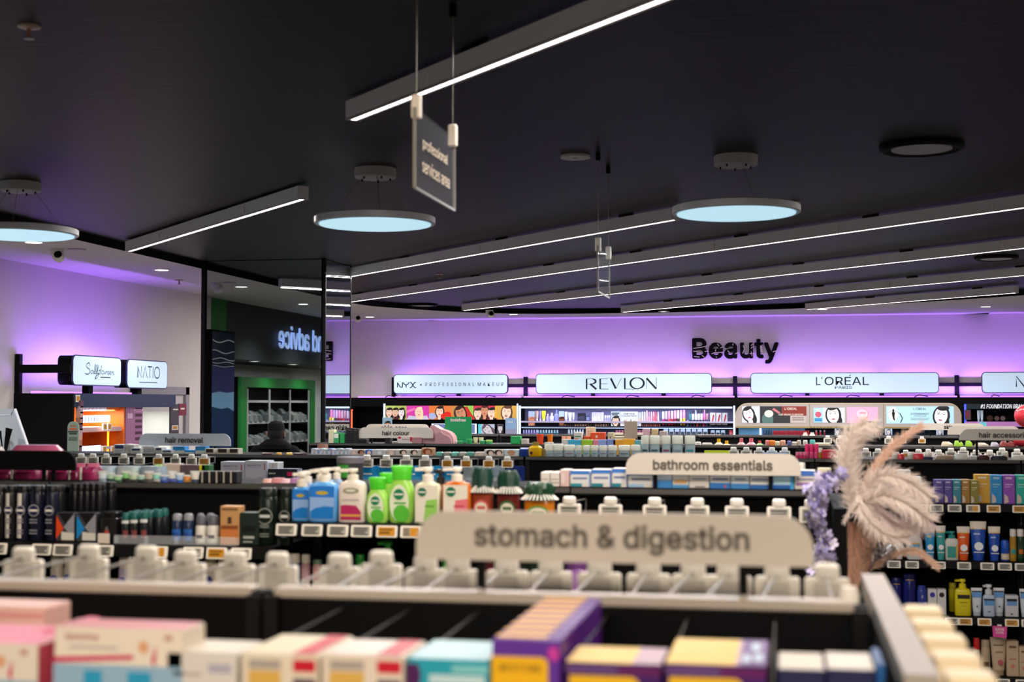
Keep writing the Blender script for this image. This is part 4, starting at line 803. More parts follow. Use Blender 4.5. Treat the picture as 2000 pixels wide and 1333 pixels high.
aisle_sign(1873, 2076, 7.5, 'hair accessories', 'white aisle sign reading hair accessories at the picture edge', 1.418, 1.474, tpx=(1911, 2014))
aisle_sign(1850, 1991, 9.78, 'skin care', 'white skin care sign tucked directly behind the hair accessories sign', 1.398, 1.455, tpx=(1900, 1942))
aisle_sign(1795, 1922, 12.82, 'skin care', 'white skin care sign furthest behind the hair accessories sign', 1.375, 1.433, tpx=(1843, 1884))
# ================================================================= PRICE TAGS
def peg_proto(lcd, nm='peg_hook', name_lab='x', grp='g', loc=(0, 0, 0), rz=0):
    t = thing(nm, loc, name_lab, 'peg hook', grp, rz)
    MB().tube([(0, .004, .012), (0, .262, .004)], .0021, M('8f8a83', .35, metal=.3), 6).tube([(0, .261, .002), (0, .259, -.03), (0, .012, -.034), (0, .002, -.02)], .0022, STEEL, 6).build('rod', t)
    MB().loft([(.006, .030, .014, 3), (.012, .036, .02, 3), (.024, .034, .02, 3), (.028, .026, .012, 3)], WHT, 14).build('clip', t)
    f = Fr((0, -.006, 0)); fb = Fr((0, .006, 0), (-1, 0, 0))
    mb = MB().ext(f, rrect(-.031, .031, -.032, .008, .005), TAGW, -.011, 0).quad(fb, -.018, .018, -.026, .002, M('cfc9c0', .5), .0006); mb.build('tag_frame', t)
    mb = MB().quad(f, -.024, .024, -.027, .003, LCD if not lcd else LCDO, .0008); k = INK if not lcd else M('6a4a14', .5)
    for v, u in ((-.003, .02), (-.010, .018), (-.017, .012), (-.023, .02)): mb.quad(f, -.02, u, v-.0018, v+.0018, k, .0012)
    mb.build('tag_screen', t)
    return t
PEG = {}
def peg(px, Y, z, lcd, lab, grp, rz=0, sc=1.0, jit=.06):
    loc = (XY(px, Y), Y, z); rz += random.uniform(-jit, jit)
    if lcd not in PEG: PEG[lcd] = peg_proto(lcd, name_lab=lab, grp=grp, loc=loc, rz=rz); o = PEG[lcd]
    else: o = dup(PEG[lcd], loc, lab, grp, rz)
    if sc != 1: o.scale = (sc, sc, sc)
    return o
# hooks of the front gondola seen from behind
AP = [-40, 51, 178, 290, 366, 462, 545, 665, 746, 832, 895, 990, 1075, 1170, 1265, 1352, 1422, 1515, 1612]
for i, p in enumerate(AP):
    peg(p, 2.220, 1.328 + (.006 if i in (2, 3, 8) else 0), 0, 'back of a white price tag above the front rail, %s from the pink boxes end' % ORD[i], 'peg hooks on the far side of the front gondola', PI, 1.08, .1)
for i, p in enumerate((1112, 1192, 1278, 1361, 1438, 1520, 1583)):
    peg(p, 4.084, 1.303, 0, '%s price tag hook under the blue and white boxes, counted from the soaps' % ORD[i], 'peg hooks under the bathroom sign')
for i, p in enumerate((160, 183, 209, 243, 273, 311, 344, 375, 400)):
    peg(p, 7.133, 1.306, 1 if i in (5, 8) else 0, '%s price tag hook under the hair removal sign, from the black sign' % ORD[i], 'peg hooks under the hair removal sign', jit=.2, sc=.95)
for i, p in enumerate((717, 755, 794, 831, 874, 911, 955, 991)):
    peg(p, 7.133, 1.306, 1 if i >= 4 else 0, '%s price tag hook above the soaps, counted from the pillar' % ORD[i], 'peg hooks above the soaps')
for i, p in enumerate((1432+25*k for k in range(5))):
    peg(p, 9.433, 1.288, 0, '%s price tag hook beyond the bathroom sign, below the yellow-capped bottles' % ORD[i], 'peg hooks beyond the bathroom sign', jit=.15)
for i, p in enumerate((1642, 1668, 1690, 1714, 1736, 1768, 1793, 1812, 1832, 1856, 1880, 1905, 1932, 1956, 1985)):
    peg(p, 9.433, 1.287+random.uniform(-.008, .008), 1 if i in (0, 4, 5, 7) else 0, '%s price tag hook in the long row behind and beside the feathers' % ORD[i], 'peg hooks beside the feathers', jit=.2)
for i, p in enumerate((1616, 1640, 1735, 1762, 1800)):
    peg(p, 12.483, 1.30, 1 if i > 2 else 0, '%s price tag hook in the furthest row behind the feathers' % ORD[i], 'peg hooks in the furthest row', jit=.2)
def tag_proto(lcd, lab, grp, loc):
    t = thing('price_tag', loc, lab, 'price tag', grp); f = Fr((0, 0, 0), (1, 0, 0), (0, .17, .985)); w = .031
    MB().ext(f, rrect(-w, w, -.032, .002, .004), TAGW, -.006, 0).build('frame', t); mb = MB()
    k = INK if not lcd else M('6a4a14', .5)
    if lcd == 2: mb.quad(f, -.024, -.002, -.028, -.003, LCD, .0008).quad(f, -.002, .022, -.028, -.003, LCDO, .0008)
    else: mb.quad(f, -.025, .025, -.028, -.003, LCD if not lcd else LCDO, .0008)
    if lcd != 1:
        for v, u in ((-.007, .02), (-.013, .018), (-.019, .012), (-.025, .02)): mb.quad(f, -.021, u if not lcd else -.004, v-.0017, v+.0017, k, .0012)
    else: mb.quad(f, -.02, .018, -.012, -.008, k, .0012).quad(f, -.02, .01, -.022, -.016, k, .0012)
    mb.build('screen', t)
    return t
TG = {}
def stag(px, Y, z, lcd, lab, grp):
    loc = (XY(px, Y), Y-.014, z-.004)
    if lcd not in TG: TG[lcd] = tag_proto(lcd, lab, grp, loc); return TG[lcd]
    return dup(TG[lcd], loc, lab, grp)
for i, (p, l) in enumerate(((4, 0), (90, 0), (131, 0), (210, 0), (315, 2), (384, 0), (429, 1), (477, 0))):
    stag(p, 4.02, SA+.002, l, '%s shelf price tag under the dark deodorants, counted towards the soaps' % ORD[i], 'shelf price tags under the deodorants')
for i, (p, l) in enumerate(((564, 0), (614, 0), (664, 0), (710, 0), (759, 1), (806, 2))):
    stag(p, 4.0, SB+.002, l, '%s shelf price tag under the pump soaps, counted from the deodorants' % ORD[i], 'shelf price tags under the soaps')
YC = 7.05
for z, row, nm in ((1.126, ((1795, 0), (1826, 0), (1861, 0), (1897, 2), (1937, 1), (1987, 1)), 'tall coloured cartons'), (.856, ((1742, 0), (1777, 0), (1829, 0), (1878, 0), (1923, 0), (1957, 0), (1990, 0)), 'sunscreen tubes'), (.595, ((1853, 0), (1879, 1), (1916, 1), (1969, 1), (2001, 0)), 'yellow pump bottle'), (.316, ((1950, 0), (1988, 0)), 'tan flower cartons')):
    for i, (p, l) in enumerate(row): stag(p, YC, z, l, '%s shelf price tag along the shelf of the %s' % (ORD[i], nm), 'price tags under the '+nm)
t = thing('promo_ticket', (XY(1946, YC-.02), YC-.02, .565), 'small pink promotional ticket under the shelf of the yellow pump bottle', 'ticket')
MB().ext(Fr((0, 0, 0)), [(-.033, -.005), (.033, -.008), (.03, -.06), (-.03, -.056)], M('d84a9a', .5), -.002, 0).box(-.01, .01, 0, .02, -.005, .001, WHT).build('card', t)
MB().text(Fr((0, 0, 0)), 'SAVE', WHT, w=.04, at=(0, -.02)).text(Fr((0, 0, 0)), '40%', WHT, w=.034, at=(0, -.035)).build('lettering', t, smooth=0)
# ================================================================= PRODUCTS (with parts)
def PRO(pa, pb, pyt, z, Y, ref=None):
    Y = ref or Y; xa, xb = XY(pa, Y), XY(pb, Y); return (xa+xb)/2, xb-xa, on_y((pa+pb)/2, pyt, Y).z - z
def carton(pa, pb, pyt, z, Y, d, lab, grp, col, art=None, top=None, side=None, nm='carton', cat='box', rz=0, ref=None):
    x, w, h = PRO(pa, pb, pyt, z, Y, ref); t = MB().box(-w/2, w/2, 0, d, 0, h, M(col, .45), .0015)
    if top: t.quad(Fr((-w/2, .0, h), (1, 0, 0), (0, 1, 0)), .001, w-.001, .001, d-.001, M(top, .4), .0005)
    if side: t.quad(Fr((w/2, 0, 0), (0, 1, 0)), .001, d-.001, .001, h-.001, M(side, .4), .0005)
    f = Fr((-w/2, 0, 0))
    if art: art(t, f, w, h, d)
    return tag(t.build(nm, None, (x, Y, z)), lab, cat, grp)
def bands(*bs):
    def art(mb, f, w, h, d):
        for i, (u0, u1, v0, v1, c) in enumerate(bs): mb.quad(f, w*u0, w*u1, h*v0, h*v1, M(c, .45), .0006+.0002*i)
    return art
def pump(pa, pb, pyt, pys, z, Y, lab, grp, body, head, label, art=None, dd=.6, glossy=.15, trans=0, shoulder=.85):
    """pump bottle: body, label, pump (> nozzle)"""
    x, w, h = PRO(pa, pb, pyt, z, Y); hs = on_y((pa+pb)/2, pys, Y).z - z; d = w*dd
    t = thing('pump_bottle', (x, Y+d/2, z), lab, 'bottle', grp)
    MB().loft([(0, w*.94, d*.94, 4), (.004, w, d, 4), (hs*.86, w, d, 4), (hs*.95, w*shoulder, d*.9, 3.4), (hs, w*.42, w*.42, 2.2)], M(body, glossy, alpha=1-trans), 24).build('body', t)
    g = M(head, .35); hw = min(w*.62, .034)
    p = MB().loft([(hs*.985, hw, hw, 2), (hs+(h-hs)*.45, hw*.96, hw*.96, 2), (hs+(h-hs)*.5, hw*.5, hw*.5, 2), (hs+(h-hs)*.72, hw*.45, hw*.45, 2)], g, 18).build('pump', t)
    n = MB().loft([(hs+(h-hs)*.70, hw*.8, hw*.8, 2.5), (h-.003, hw*.9, hw*.8, 2.5), (h, hw*.8, hw*.7, 2.5)], g, 14).bar((0, 0, hs+(h-hs)*.86), (-w*.46, -w*.2, hs+(h-hs)*.84), .011, .009, g).build('nozzle', p)
    if art:
        f = Fr((0, -d/2, 0)); mb = MB(); art(mb, f, w, hs, d); mb.build('label', t, smooth=0)
    return t
def squeeze(pa, pb, pyt, pyc, z, Y, lab, grp, body, cap, art=None, dd=.5, trans=0):
    x, w, h = PRO(pa, pb, pyt, z, Y); hs = on_y((pa+pb)/2, pyc, Y).z - z; d = w*dd
    t = thing('squeeze_bottle', (x, Y+d/2, z), lab, 'bottle', grp)
    MB().loft([(0, w*.8, d*.9, 3), (hs*.1, w*.95, d, 3), (hs*.45, w, d, 3), (hs*.8, w*.9, d*.95, 2.6), (hs, w*.62, d*.8, 2.4)], M(body, .12, alpha=1-trans), 24).build('body', t)
    MB().loft([(hs*.99, w*.7, d*.86, 2.6), (hs+(h-hs)*.5, w*.72, d*.88, 2.6), (h-.003, w*.84, d*.8, 2.6), (h, w*.7, d*.7, 2.6)], M(cap, .3), 20).build('cap', t)
    if art:
        f = Fr((0, -d/2, 0)); mb = MB(); art(mb, f, w, hs, d); mb.build('label', t, smooth=0)
    return t
def tubep(pa, pb, pyt, z, Y, lab, grp, body, cap, crimp=None, art=None, capf=.14, nm='cosmetic_tube'):
    x, w, h = PRO(pa, pb, pyt, z, Y); t = thing(nm, (x, Y+w*.3, z), lab, 'tube', grp); hc = h*capf; k = h*.8
    MB().loft([(0, w*.66, w*.55, 2.2), (hc, w*.66, w*.55, 2.2)], M(cap, .3), 20).build('cap', t)
    b = MB().loft([(hc, w*.72, w*.56, 2.1), (hc+h*.3, w*.82, w*.42, 2.2), (k, w*.93, w*.2, 2.4)], M(body, .25), 24, cap=True); 
    b.loft([(k, w*.935, w*.2, 2.4), (h*.96, w*1.0, w*.06, 3), (h, w*1.0, w*.03, 4)], M(crimp or body, .25), 24); b.build('body', t)
    if art:
        f = Fr((0, -w*.3, 0), (1, 0, 0), Vector((0, .20*w/(h*.7)*1.15, 1)).normalized()); f.n = Vector((0, -1, .2)).normalized(); mb = MB(); art(mb, f, w, h, w*.3); mb.build('label', t, smooth=0)
    return t
def can(pa, pb, pyt, pyc, z, Y, lab, grp, body, cap, art=None, nm='spray_can', cat='can', dome=False, e=2):
    x, w, h = PRO(pa, pb, pyt, z, Y); hc = on_y((pa+pb)/2, pyc, Y).z - z; t = thing(nm, (x, Y+w/2, z), lab, cat, grp)
    MB().loft([(0, w*.94, w*.94, e), (.003, w, w, e), (hc*.93, w, w, e), (hc, w*.86, w*.86, e)], M(body, .25), 24).build('body', t)
    q = [(hc, w*.9, w*.9, e), (hc+(h-hc)*.7, w*.9, w*.9, e), (hc+(h-hc)*.92, w*.75, w*.75, e), (h, w*.45, w*.45, e)] if dome else [(hc, w*.93, w*.93, e), (h-.004, w*.93, w*.93, e), (h, w*.84, w*.84, e)]
    MB().loft(q, M(cap, .3), 22).build('cap', t)
    if art:
        mb = MB(); art(mb, w, hc); mb.build('label', t, smooth=0)
    return t
def wrapband(mb, w, z0, z1, m, a0=-PI, a1=0, n=14, k=1.004):
    r = w/2*k; vs = []; fs = []
    for i in range(n+1):
        a = a0+(a1-a0)*i/n; vs += [(r*math.cos(a), r*math.sin(a), z0), (r*math.cos(a), r*math.sin(a), z1)]
    for i in range(n): fs.append((2*i, 2*i+2, 2*i+3, 2*i+1))
    mb.add(vs, fs, m); return mb
def round_logo(mb, f, u, v, r, c, ring='ffffff', txt=None, d=.001):
    mb.ell(f, u, v, r*1.12, r*1.12, M(ring, .5), d); mb.ell(f, u, v, r, r, M(c, .5), d+.0004)
    if txt: mb.text(f, txt, WHT, w=r*1.7, at=(u, v), d=d+.0008)
    else: mb.quad(f, u-r*.8, u+r*.8, v-r*.14, v+r*.14, WHT, d+.0008)
# ---------------------------------------------------------------- A: boxes in front (shelf 1.215)
ZA = 1.215
def tq(mb, f, w, h, u0, u1, t0, t1, c, d=.0006): mb.quad(f, w*u0, w*u1, h-t1, h-t0, M(c, .45), d)      # band t0..t1 metres below the top edge
def artpink(mb, f, w, h, d):
    tq(mb, f, w, h, 0, 1, .041, h, '8fb0c8'); mb.poly(f, [(0, h-.040), (w*.62, h-.034), (w*.62, h-.029), (0, h-.034)], M('c8185c', .45), .0009)
    tq(mb, f, w, h, .24, .38, .048, .10, '2a96c0', .0009); tq(mb, f, w, h, .58, .76, .048, .10, '2a96c0', .0009)
    mb.text(f, 'feminine', M('b8787a', .5), w=w*.26, at=(w*.22, h-.010), d=.001); tq(mb, f, w, h, .12, .5, .021, .023, '9a9aa0', .0009)
    mb.ell(f, w*.70, h-.02, w*.04, .007, M('d8a078', .5), .0009); mb.poly(f, [(w*.76, h-.034), (w*.80, h-.017), (w*.79, h-.042)], M('c8185c', .45), .0012); mb.quad(f, w*.86, w*.92, h-.012, h-.006, M('c09080', .5), .0009)
carton(-150, 80, 1258, ZA, 1.50, .13, 'white box with a glossy pink top at the picture edge', None, 'e0d4c6', artpink, top='ea8ca8', side='c0455e')
carton(-120, 92, 1187, ZA, 1.70, .07, 'cream and pink box standing behind the pink-topped box at the picture edge', None, 'e2b4a8', lambda mb, f, w, h, d: (tq(mb, f, w, h, 0, 1, .008, .013, 'd88a90'), tq(mb, f, w, h, 0, 1, .026, .03, 'e08a98')), top='f0c4c0')
carton(112, 362, 1230, ZA, 1.50, .06, 'wide white box with a magenta line over blue, beside the pink-topped row', None, 'e4d8c8', artpink, top='d9929e', side='ddd0c0')
carton(85, 110, 1236, ZA, 1.58, .12, 'glossy deep pink box between the two white and blue boxes', None, 'd8607a', top='e86a90')
carton(330, 467, 1277, ZA, 1.50, .08, 'plain grey-white box between the magenta-line box and the red-corner boxes', None, 'd5cfc8', lambda mb, f, w, h, d: (tq(mb, f, w, h, .6, .92, .012, .022, 'a9a8b8'), tq(mb, f, w, h, .1, .5, .022, .026, 'b8a8a8')), top='e2dcd2')
def artred(mb, f, w, h, d):
    for (u0, u1, t0, t1, c) in ((.1, .52, .006, .016, 'a59c93'), (.1, .52, .018, .034, 'd2a850'), (.68, .97, .005, .018, 'c2142c'), (.68, .97, .025, .04, '5a4a5c')): tq(mb, f, w, h, u0, u1, t0, t1, c)
    ft = Fr((-w/2, 0, h), (1, 0, 0), (0, 1, 0)); mb.quad(ft, w*.66, w*.94, 0, d, M('c81c34', .45), .0011)
carton(475, 624, 1281, ZA, 1.49, .13, 'cream box with a red corner and yellow band, beside the grey-white box', 'red-corner cream boxes', 'dccfba', artred, top='e2d6b8')
carton(631, 790, 1283, ZA, 1.49, .10, 'cream box with a red corner and yellow band, beside the teal box', 'red-corner cream boxes', 'dccdbd', artred, top='e2d2c6')
def artteal(mb, f, w, h, d):
    mb.poly(f, [(0, h-.04), (w*.14, h-.036), (w*.18, h-.016), (w*.14, h-.005), (0, h-.005)], M('4a1450', .45), .0007); tq(mb, f, w, h, .56, 1, .006, .013, '7fc4c8'); tq(mb, f, w, h, .28, .96, .016, .026, 'b8d4d8', .0007)
carton(796, 954, 1291, ZA, 1.49, .12, 'teal box with a dark purple corner beside the purple and yellow stack', None, '1f9ab0', artteal, top='a8d8e6')
def artpur(mb, f, w, h, d):
    mb.poly(f, rrect(-w*.0, w*.82, h-.09, h-.018, w*.10, 5, (0, 0, 1, 0)), M('e8b016', .4), .0006); mb.text(f, 'RESTORE', M('8a6418', .5), w=w*.62, at=(w*.42, h-.030), d=.001)
    mb.ell(f, w*.90, h-.014, w*.08, .008, M('c0389a', .4), .0005)
    ft = Fr((-w/2, 0, h), (1, 0, 0), (0, 1, 0)); mb.poly(ft, rrect(w*.02, w*.78, d*.24, d*.86, d*.2), M('f0b43c', .4), .0006)
for i in range(8):
    carton(961, 1094, 1252, ZA, 1.50+.042*i, .040, ORD[i]+' purple box with yellow top in the receding stack, counted from the front', 'purple and yellow box stack', '5a2a92', artpur, side='5a1a8c', ref=1.5)
def artlie(mb, f, w, h, d):
    mb.poly(f, rrect(.004, w*.78, h-.08, h-.013, w*.1, 5, (0, 0, 1, 0)), M('e2b018', .4), .0006); tq(mb, f, w, h, 0, 1, .004, .009, '6a4a80', .0007); tq(mb, f, w, h, .55, 1, .002, .012, '5a1458', .0009)
    ft = Fr((-w/2, 0, h), (1, 0, 0), (0, 1, 0)); mb.quad(ft, 0, w*.70, 0, d, M('e8c050', .4), .0006); mb.quad(ft, w*.70, w, 0, d, M('b89ab0', .4), .0006)
def artlie2(mb, f, w, h, d):
    artlie(mb, f, w, h, d); ft = Fr((-w/2, 0, h), (1, 0, 0), (0, 1, 0)); mb.quad(ft, w*.74, w, 0, d, M('5a2a8a', .4), .0009)
    for u, v in ((.8, .25), (.92, .3), (.88, .7)): mb.ell(ft, w*u, d*v, w*.05, d*.16, M('b8d0e8', .4), .0012)
carton(1104, 1288, 1299, ZA, 1.49, .10, 'flat yellow-topped purple box beside the tall purple stack', None, '3c1460', artlie)
carton(1297, 1492, 1302, ZA, 1.49, .16, 'deep yellow-topped purple box with pale blue spots', None, '3c1460', artlie2, side='3a1058')
for i, (a, b) in enumerate(((1515, 1606), (1610, 1704))):
    carton(a, b, 1311, ZA, 1.49, .10, ['navy box with a white top beside the spotted purple box', 'navy box with a white top beside the gondola end'][i], 'white-topped navy boxes', '1c2048', top='d8d0c6')
carton(1707, 1722, 1300, ZA, 1.49, .1, 'narrow bright blue box at the end of the front shelf', None, '1f5a9a', side='1f5a9a')
# ---------------------------------------------------------------- B: deodorant shelf
YB_ = 4.08
def can_art(lab, ring):
    def art(mb, w, h):
        if lab: wrapband(mb, w, h*.05, h*.97, M(lab, .35), -PI*.85, -PI*.45)
        f = Fr((0, -w/2, 0)); mb.ell(f, 0, h*.62, w*.40, w*.40, M('c8c8d0', .4), .0012); mb.ell(f, 0, h*.62, w*.36, w*.36, M(ring, .4), .0018); mb.quad(f, -w*.3, w*.3, h*.60, h*.64, WHT, .0024)
        for v in (.42, .36, .2, .14): mb.quad(f, -w*.3, w*.28, h*v, h*(v+.025), M('8a8a94', .5), .0015)
    return art
for i, (a, b, lab, cc) in enumerate(((-20, 8, 'd8d4cc', '18181c'), (10, 29, 'd8d4cc', '18181c'), (32, 54, 'e4e0d8', '1a1c30'), (56, 82, None, '16182c'), (88, 110, None, '16182c'))):
    can(a, b, 950, 962, SA, YB_, ['black deodorant can with a white stripe at the very picture edge', 'black deodorant can with a white stripe, second on the shelf', 'navy deodorant can with a wide white stripe', 'plain navy deodorant can beside the white-striped one', 'plain navy deodorant can beside the orange-cornered pack'][i], 'tall deodorant cans', cc, '0c0c10', can_art(lab, '1c2048'))
for r in range(3):
    for i in range(5):
        a = 112+12*i+22*r if r else 24+20*i
        can(a, a+20, 949-3*r, 962-3*r, SA, YB_+.06*(r+1), 'black-capped deodorant can in the rows behind the front cans', 'black-capped cans behind', '101016', '0c0c10', None)
def stickart(c):
    def art(mb, f, w, h, d):
        mb.poly(f, [(0, h*.08), (w*.42, h*.45), (0, h*.92)], M(c, .4), .0006); mb.poly(f, [(w, h*.1), (w*.42, h*.5), (w, h*.98)], M('8f8f98', .4), .0006); mb.poly(f, [(w*.3, h*.05), (w, h*.05), (w, h*.3), (w*.3, h*.34)], M('d8d4ca', .4), .0008); mb.poly(f, [(w*.1, h), (w*.95, h), (w*.5, h*.6)], M('121214', .4), .0007)
    return art
for i, (a, b, c, lab) in enumerate(((113, 148, 'd8481c', 'deodorant pack with an orange corner triangle'), (153, 190, '1a86c8', 'deodorant pack with a blue corner triangle'))):
    carton(a, b, 1003, SA, YB_, .04, lab, 'triangle deodorant packs', '3a3a40', stickart(c), nm='deodorant_pack', cat='deodorant')
def rollart(c1, c2):
    def art(mb, w, h): wrapband(mb, w, h*.12, h*.62, M(c1, .4), -PI*.85, -PI*.15); wrapband(mb, w, h*.3, h*.48, M(c2, .4), -PI*.7, -PI*.3, k=1.02)
    return art
can(192, 230, 1001, 1012, SA, YB_, 'wide black stick deodorant with a red print panel', None, '1c1a1c', '0e0e10', rollart('6a6664', 'b03a28'), 'stick_deodorant', 'deodorant', e=3.2)
tag(MB().box(-.019, .019, -.002, 0, 0, .03, M('d9cdbf', .5)).build('shelf_card', None, (XY(206, 4.05), 4.05, SA)), 'small cream card standing at the foot of the red-panel stick', 'card')
n = 0
for c in range(4):
    for r in range(3):
        a = 237+17*c+11*r+(2 if c > 1 else 0); b = a+16
        if c == 3 and r == 0: continue
        can(a, b, 1003-2.6*r-1.2*c, 1018-2.6*r-1.2*c, SA, YB_+.035*r, 'teal-capped roll-on, %s from the riser in the %s file' % (ORD[r], ORD[c]), 'teal-capped roll-ons', '1a1c20', '1d5a58', (lambda mb, w, h: (wrapband(mb, w, h*.86, h*1.0, M('d8d8d8', .4), -PI*.85, -PI*.15), wrapband(mb, w, h*.2, h*.55, M('7a3a3a', .4), -PI*.6, -PI*.2))) if r == 0 else None, 'roll_on', 'deodorant', True)
for i, (a, b) in enumerate(((335, 354), (357, 376))):
    can(a, b, 1005, 1018, SA, YB_, ['blue and black roll-on beside the teal-capped ones', 'blue and black roll-on beside the white and black ones'][i], 'blue roll-ons', '1c2a48', '8a8a90', rollart('2a62b0', '1c4a90'), 'roll_on', 'deodorant', True)
for i, (a, b) in enumerate(((381, 401), (403, 425))):
    can(a, b, 1008, 1028, SA, YB_, ['white and black roll-on beside the blue ones', 'white and black roll-on beside the tan box'][i], 'white and black roll-ons', 'd4d0c8', '5c5c66', rollart('e0dcd4', '2a2430'), 'roll_on', 'deodorant', True)
for i, (a, b) in enumerate(((360, 376), (384, 398), (402, 418))):
    can(a, b, 1004, 1020, SA, YB_+.06, 'silver-capped roll-on in the second row behind the front roll-ons', 'silver-capped roll-ons behind', '3a3c48', '7f8088', None, 'roll_on', 'deodorant', True)
carton(432, 469, 990, SA, YB_, .045, 'tall tan carton with an orange base band on the deodorant shelf', None, 'c0905c', bands((.05, .95, .40, .5, '8a4a28'), (.03, .97, .2, .40, 'c8783c'), (.03, .97, 0, .2, 'cf9c70'), (.4, .6, .55, .72, '4a3424'), (.1, .9, .9, .95, '7a5a3a')))
carton(470, 506, 1003, SA, YB_, .05, 'short dark green carton beside the tan one', None, '18261f', bands((.2, .8, .2, .28, 'a8aca4'), (.2, .7, .08, .12, 'a8aca4'), (.15, .85, .42, .6, '0c1410')), top='2c3a34')
for i, (a, b) in enumerate(((502, 536), (545, 569))):
    can(a, b, 955, 972, SA, YB_+.01, ['tall dark green deodorant can beside the short green carton', 'tall dark green deodorant can beside the blue soaps'][i], 'dark green cans', '14211a', '0d1812', lambda mb, w, h: (mb.ell(Fr((0, -w/2, 0)), 0, h*.6, w*.44, w*.44, M('9aa09a', .4), .001), mb.ell(Fr((0, -w/2, 0)), 0, h*.6, w*.39, w*.39, M('101a14', .4), .0014), mb.quad(Fr((0, -w/2, 0)), -w*.3, w*.3, h*.57, h*.63, M('c8ccc6', .4), .0018), [mb.quad(Fr((0, -w/2, 0)), -w*.28, w*.24, h*v, h*(v+.02), M('8a908a', .4), .001) for v in (.4, .36, .22, .17)]))
xa, xb = XY(226, 4.05), XY(462, 4.05)
t = thing('clear_riser', ((xa+xb)/2, 4.05, SA), 'clear plastic riser along the front of the roll-ons', 'shelf riser')
MB().box(-(xb-xa)/2, (xb-xa)/2, -.0015, .0015, 0, .026, CLEAR).build('front_strip', t)
for k in range(5): MB().box(-(xb-xa)/2+(xb-xa)*k/4-.001, -(xb-xa)/2+(xb-xa)*k/4+.001, .0015, .027, 0, .022, CLEAR).build('divider', t)
# ---------------------------------------------------------------- B: soaps
YS_ = 4.06
def artblue(mb, f, w, h, d):
    mb.quad(f, -w*.42, w*.42, h*.06, h*.9, M('8fb2e4', .3), .0006); mb.poly(f, [(-w*.42, h*.62), (w*.42, h*.62), (w*.42, h*.9), (-w*.42, h*.9)], M('2a78d0', .3), .0009); mb.ell(f, 0, h*.73, w*.22, h*.05, M('b8a838', .3), .0012)
    mb.poly(f, [(-w*.40, h*.08), (w*.40, h*.08), (w*.40, h*.38), (w*.1, h*.40), (-w*.25, h*.34), (-w*.4, h*.26)], M('1f78c8', .3), .0012)
pump(570, 606, 924, 951, SB, YS_+.02, 'blue pump soap bottle, first on the soap shelf', 'blue pump soaps', '4f9ae0', 'e4dccc', 'x', artblue, .55)
pump(602, 658, 918, 943, SB, YS_, 'larger blue pump soap bottle beside the cream one with a magenta panel', 'blue pump soaps', '5aa2e4', 'e4dccc', 'x', artblue, .5)
for i, (a, b, y) in enumerate(((586, 612, 921), (612, 636, 917), (626, 650, 915), (644, 668, 914))):
    pump(a, b, y, y+22, SB, YS_+.07+.045*i, '%s white pump top rising behind the blue soaps' % ORD[i], 'white pumps behind', '9ab4d8', 'e4dccc', 'x')
def artmag(mb, f, w, h, d):
    mb.ell(f, 0, h*.76, w*.3, h*.07, M('8f8c7a', .4), .0008); mb.ell(f, 0, h*.76, w*.2, h*.035, M('d8d4c4', .4), .0012); mb.poly(f, [(-w*.38, h*.06), (w*.38, h*.06), (w*.38, h*.26), (w*.2, h*.40), (-w*.2, h*.42), (-w*.38, h*.40)], M('b0285c', .4), .0008); mb.quad(f, -w*.38, w*.38, h*.14, h*.19, M('d8a04a', .4), .0012); mb.quad(f, -w*.3, w*.3, h*.52, h*.56, M('b8b0b4', .4), .0008)
pump(660, 712, 917, 940, SB, YS_, 'cream pump soap bottle with a magenta label panel', None, 'ddd2c6', 'e4dccc', 'x', artmag, .5, .3)
def artgreen(mb, f, w, h, d):
    mb.ell(f, -w*.03, h*.46, w*.36, h*.43, M('dfe8cc', .3), .0016); mb.ell(f, w*.05, h*.22, w*.30, h*.2, M('58b83c', .3), .002); round_logo(mb, f, -w*.04, h*.66, w*.2, '1a7a50', 'dfe8cc', None, .0022); mb.quad(f, -w*.22, w*.22, h*.44, h*.48, M('4aa83c', .4), .0024)
squeeze(714, 757, 934, 957, SB, YS_, 'small lime green squeeze bottle with an oval label', 'lime squeeze bottles', '9ed85c', '4ac828', artgreen)
squeeze(756, 808, 911, 938, SB, YS_+.01, 'large lime green squeeze bottle with an oval label', 'lime squeeze bottles', '9ed85c', '55d030', artgreen)
squeeze(735, 775, 925, 945, SB, YS_+.09, 'lime capped bottle behind the two lime squeeze bottles', None, '9ed85c', '4ac828')
def artdet(c, w2):
    def art(mb, f, w, h, d):
        mb.quad(f, -w*.42, w*.42, h*.04, h*.92, M('e2dccc', .4), .0008); mb.poly(f, [(-w*.1, h*.05), (w*.42, h*.05), (w*.42, h*.6), (w*.0, h*.56)], M(c, .4), .0012); round_logo(mb, f, -w*.16, h*.76, w*.17, '1a6a4c', 'e2dccc', None, .0016); mb.quad(f, -w*.05, w*.3, h*.40, h*.44, M(w2, .4), .0016)
    return art
pump(808, 858, 914, 943, SB, YS_, 'clear pump soap with a white and green label, cap next to the lime bottles', None, 'd6d8b8', 'e8e0d2', 'x', artdet('8fc85c', '5a9a38'), .5, .12)
pump(862, 918, 914, 942, SB, YS_, 'amber pump soap with a white and pink label', None, 'c8641c', 'e8e0d2', 'x', artdet('e0707a', 'c04a58'), .5, .12)
pump(846, 872, 918, 946, SB, YS_+.08, 'black pump top between the green-label and amber soaps', None, '8a5a28', '1a1616', 'x')
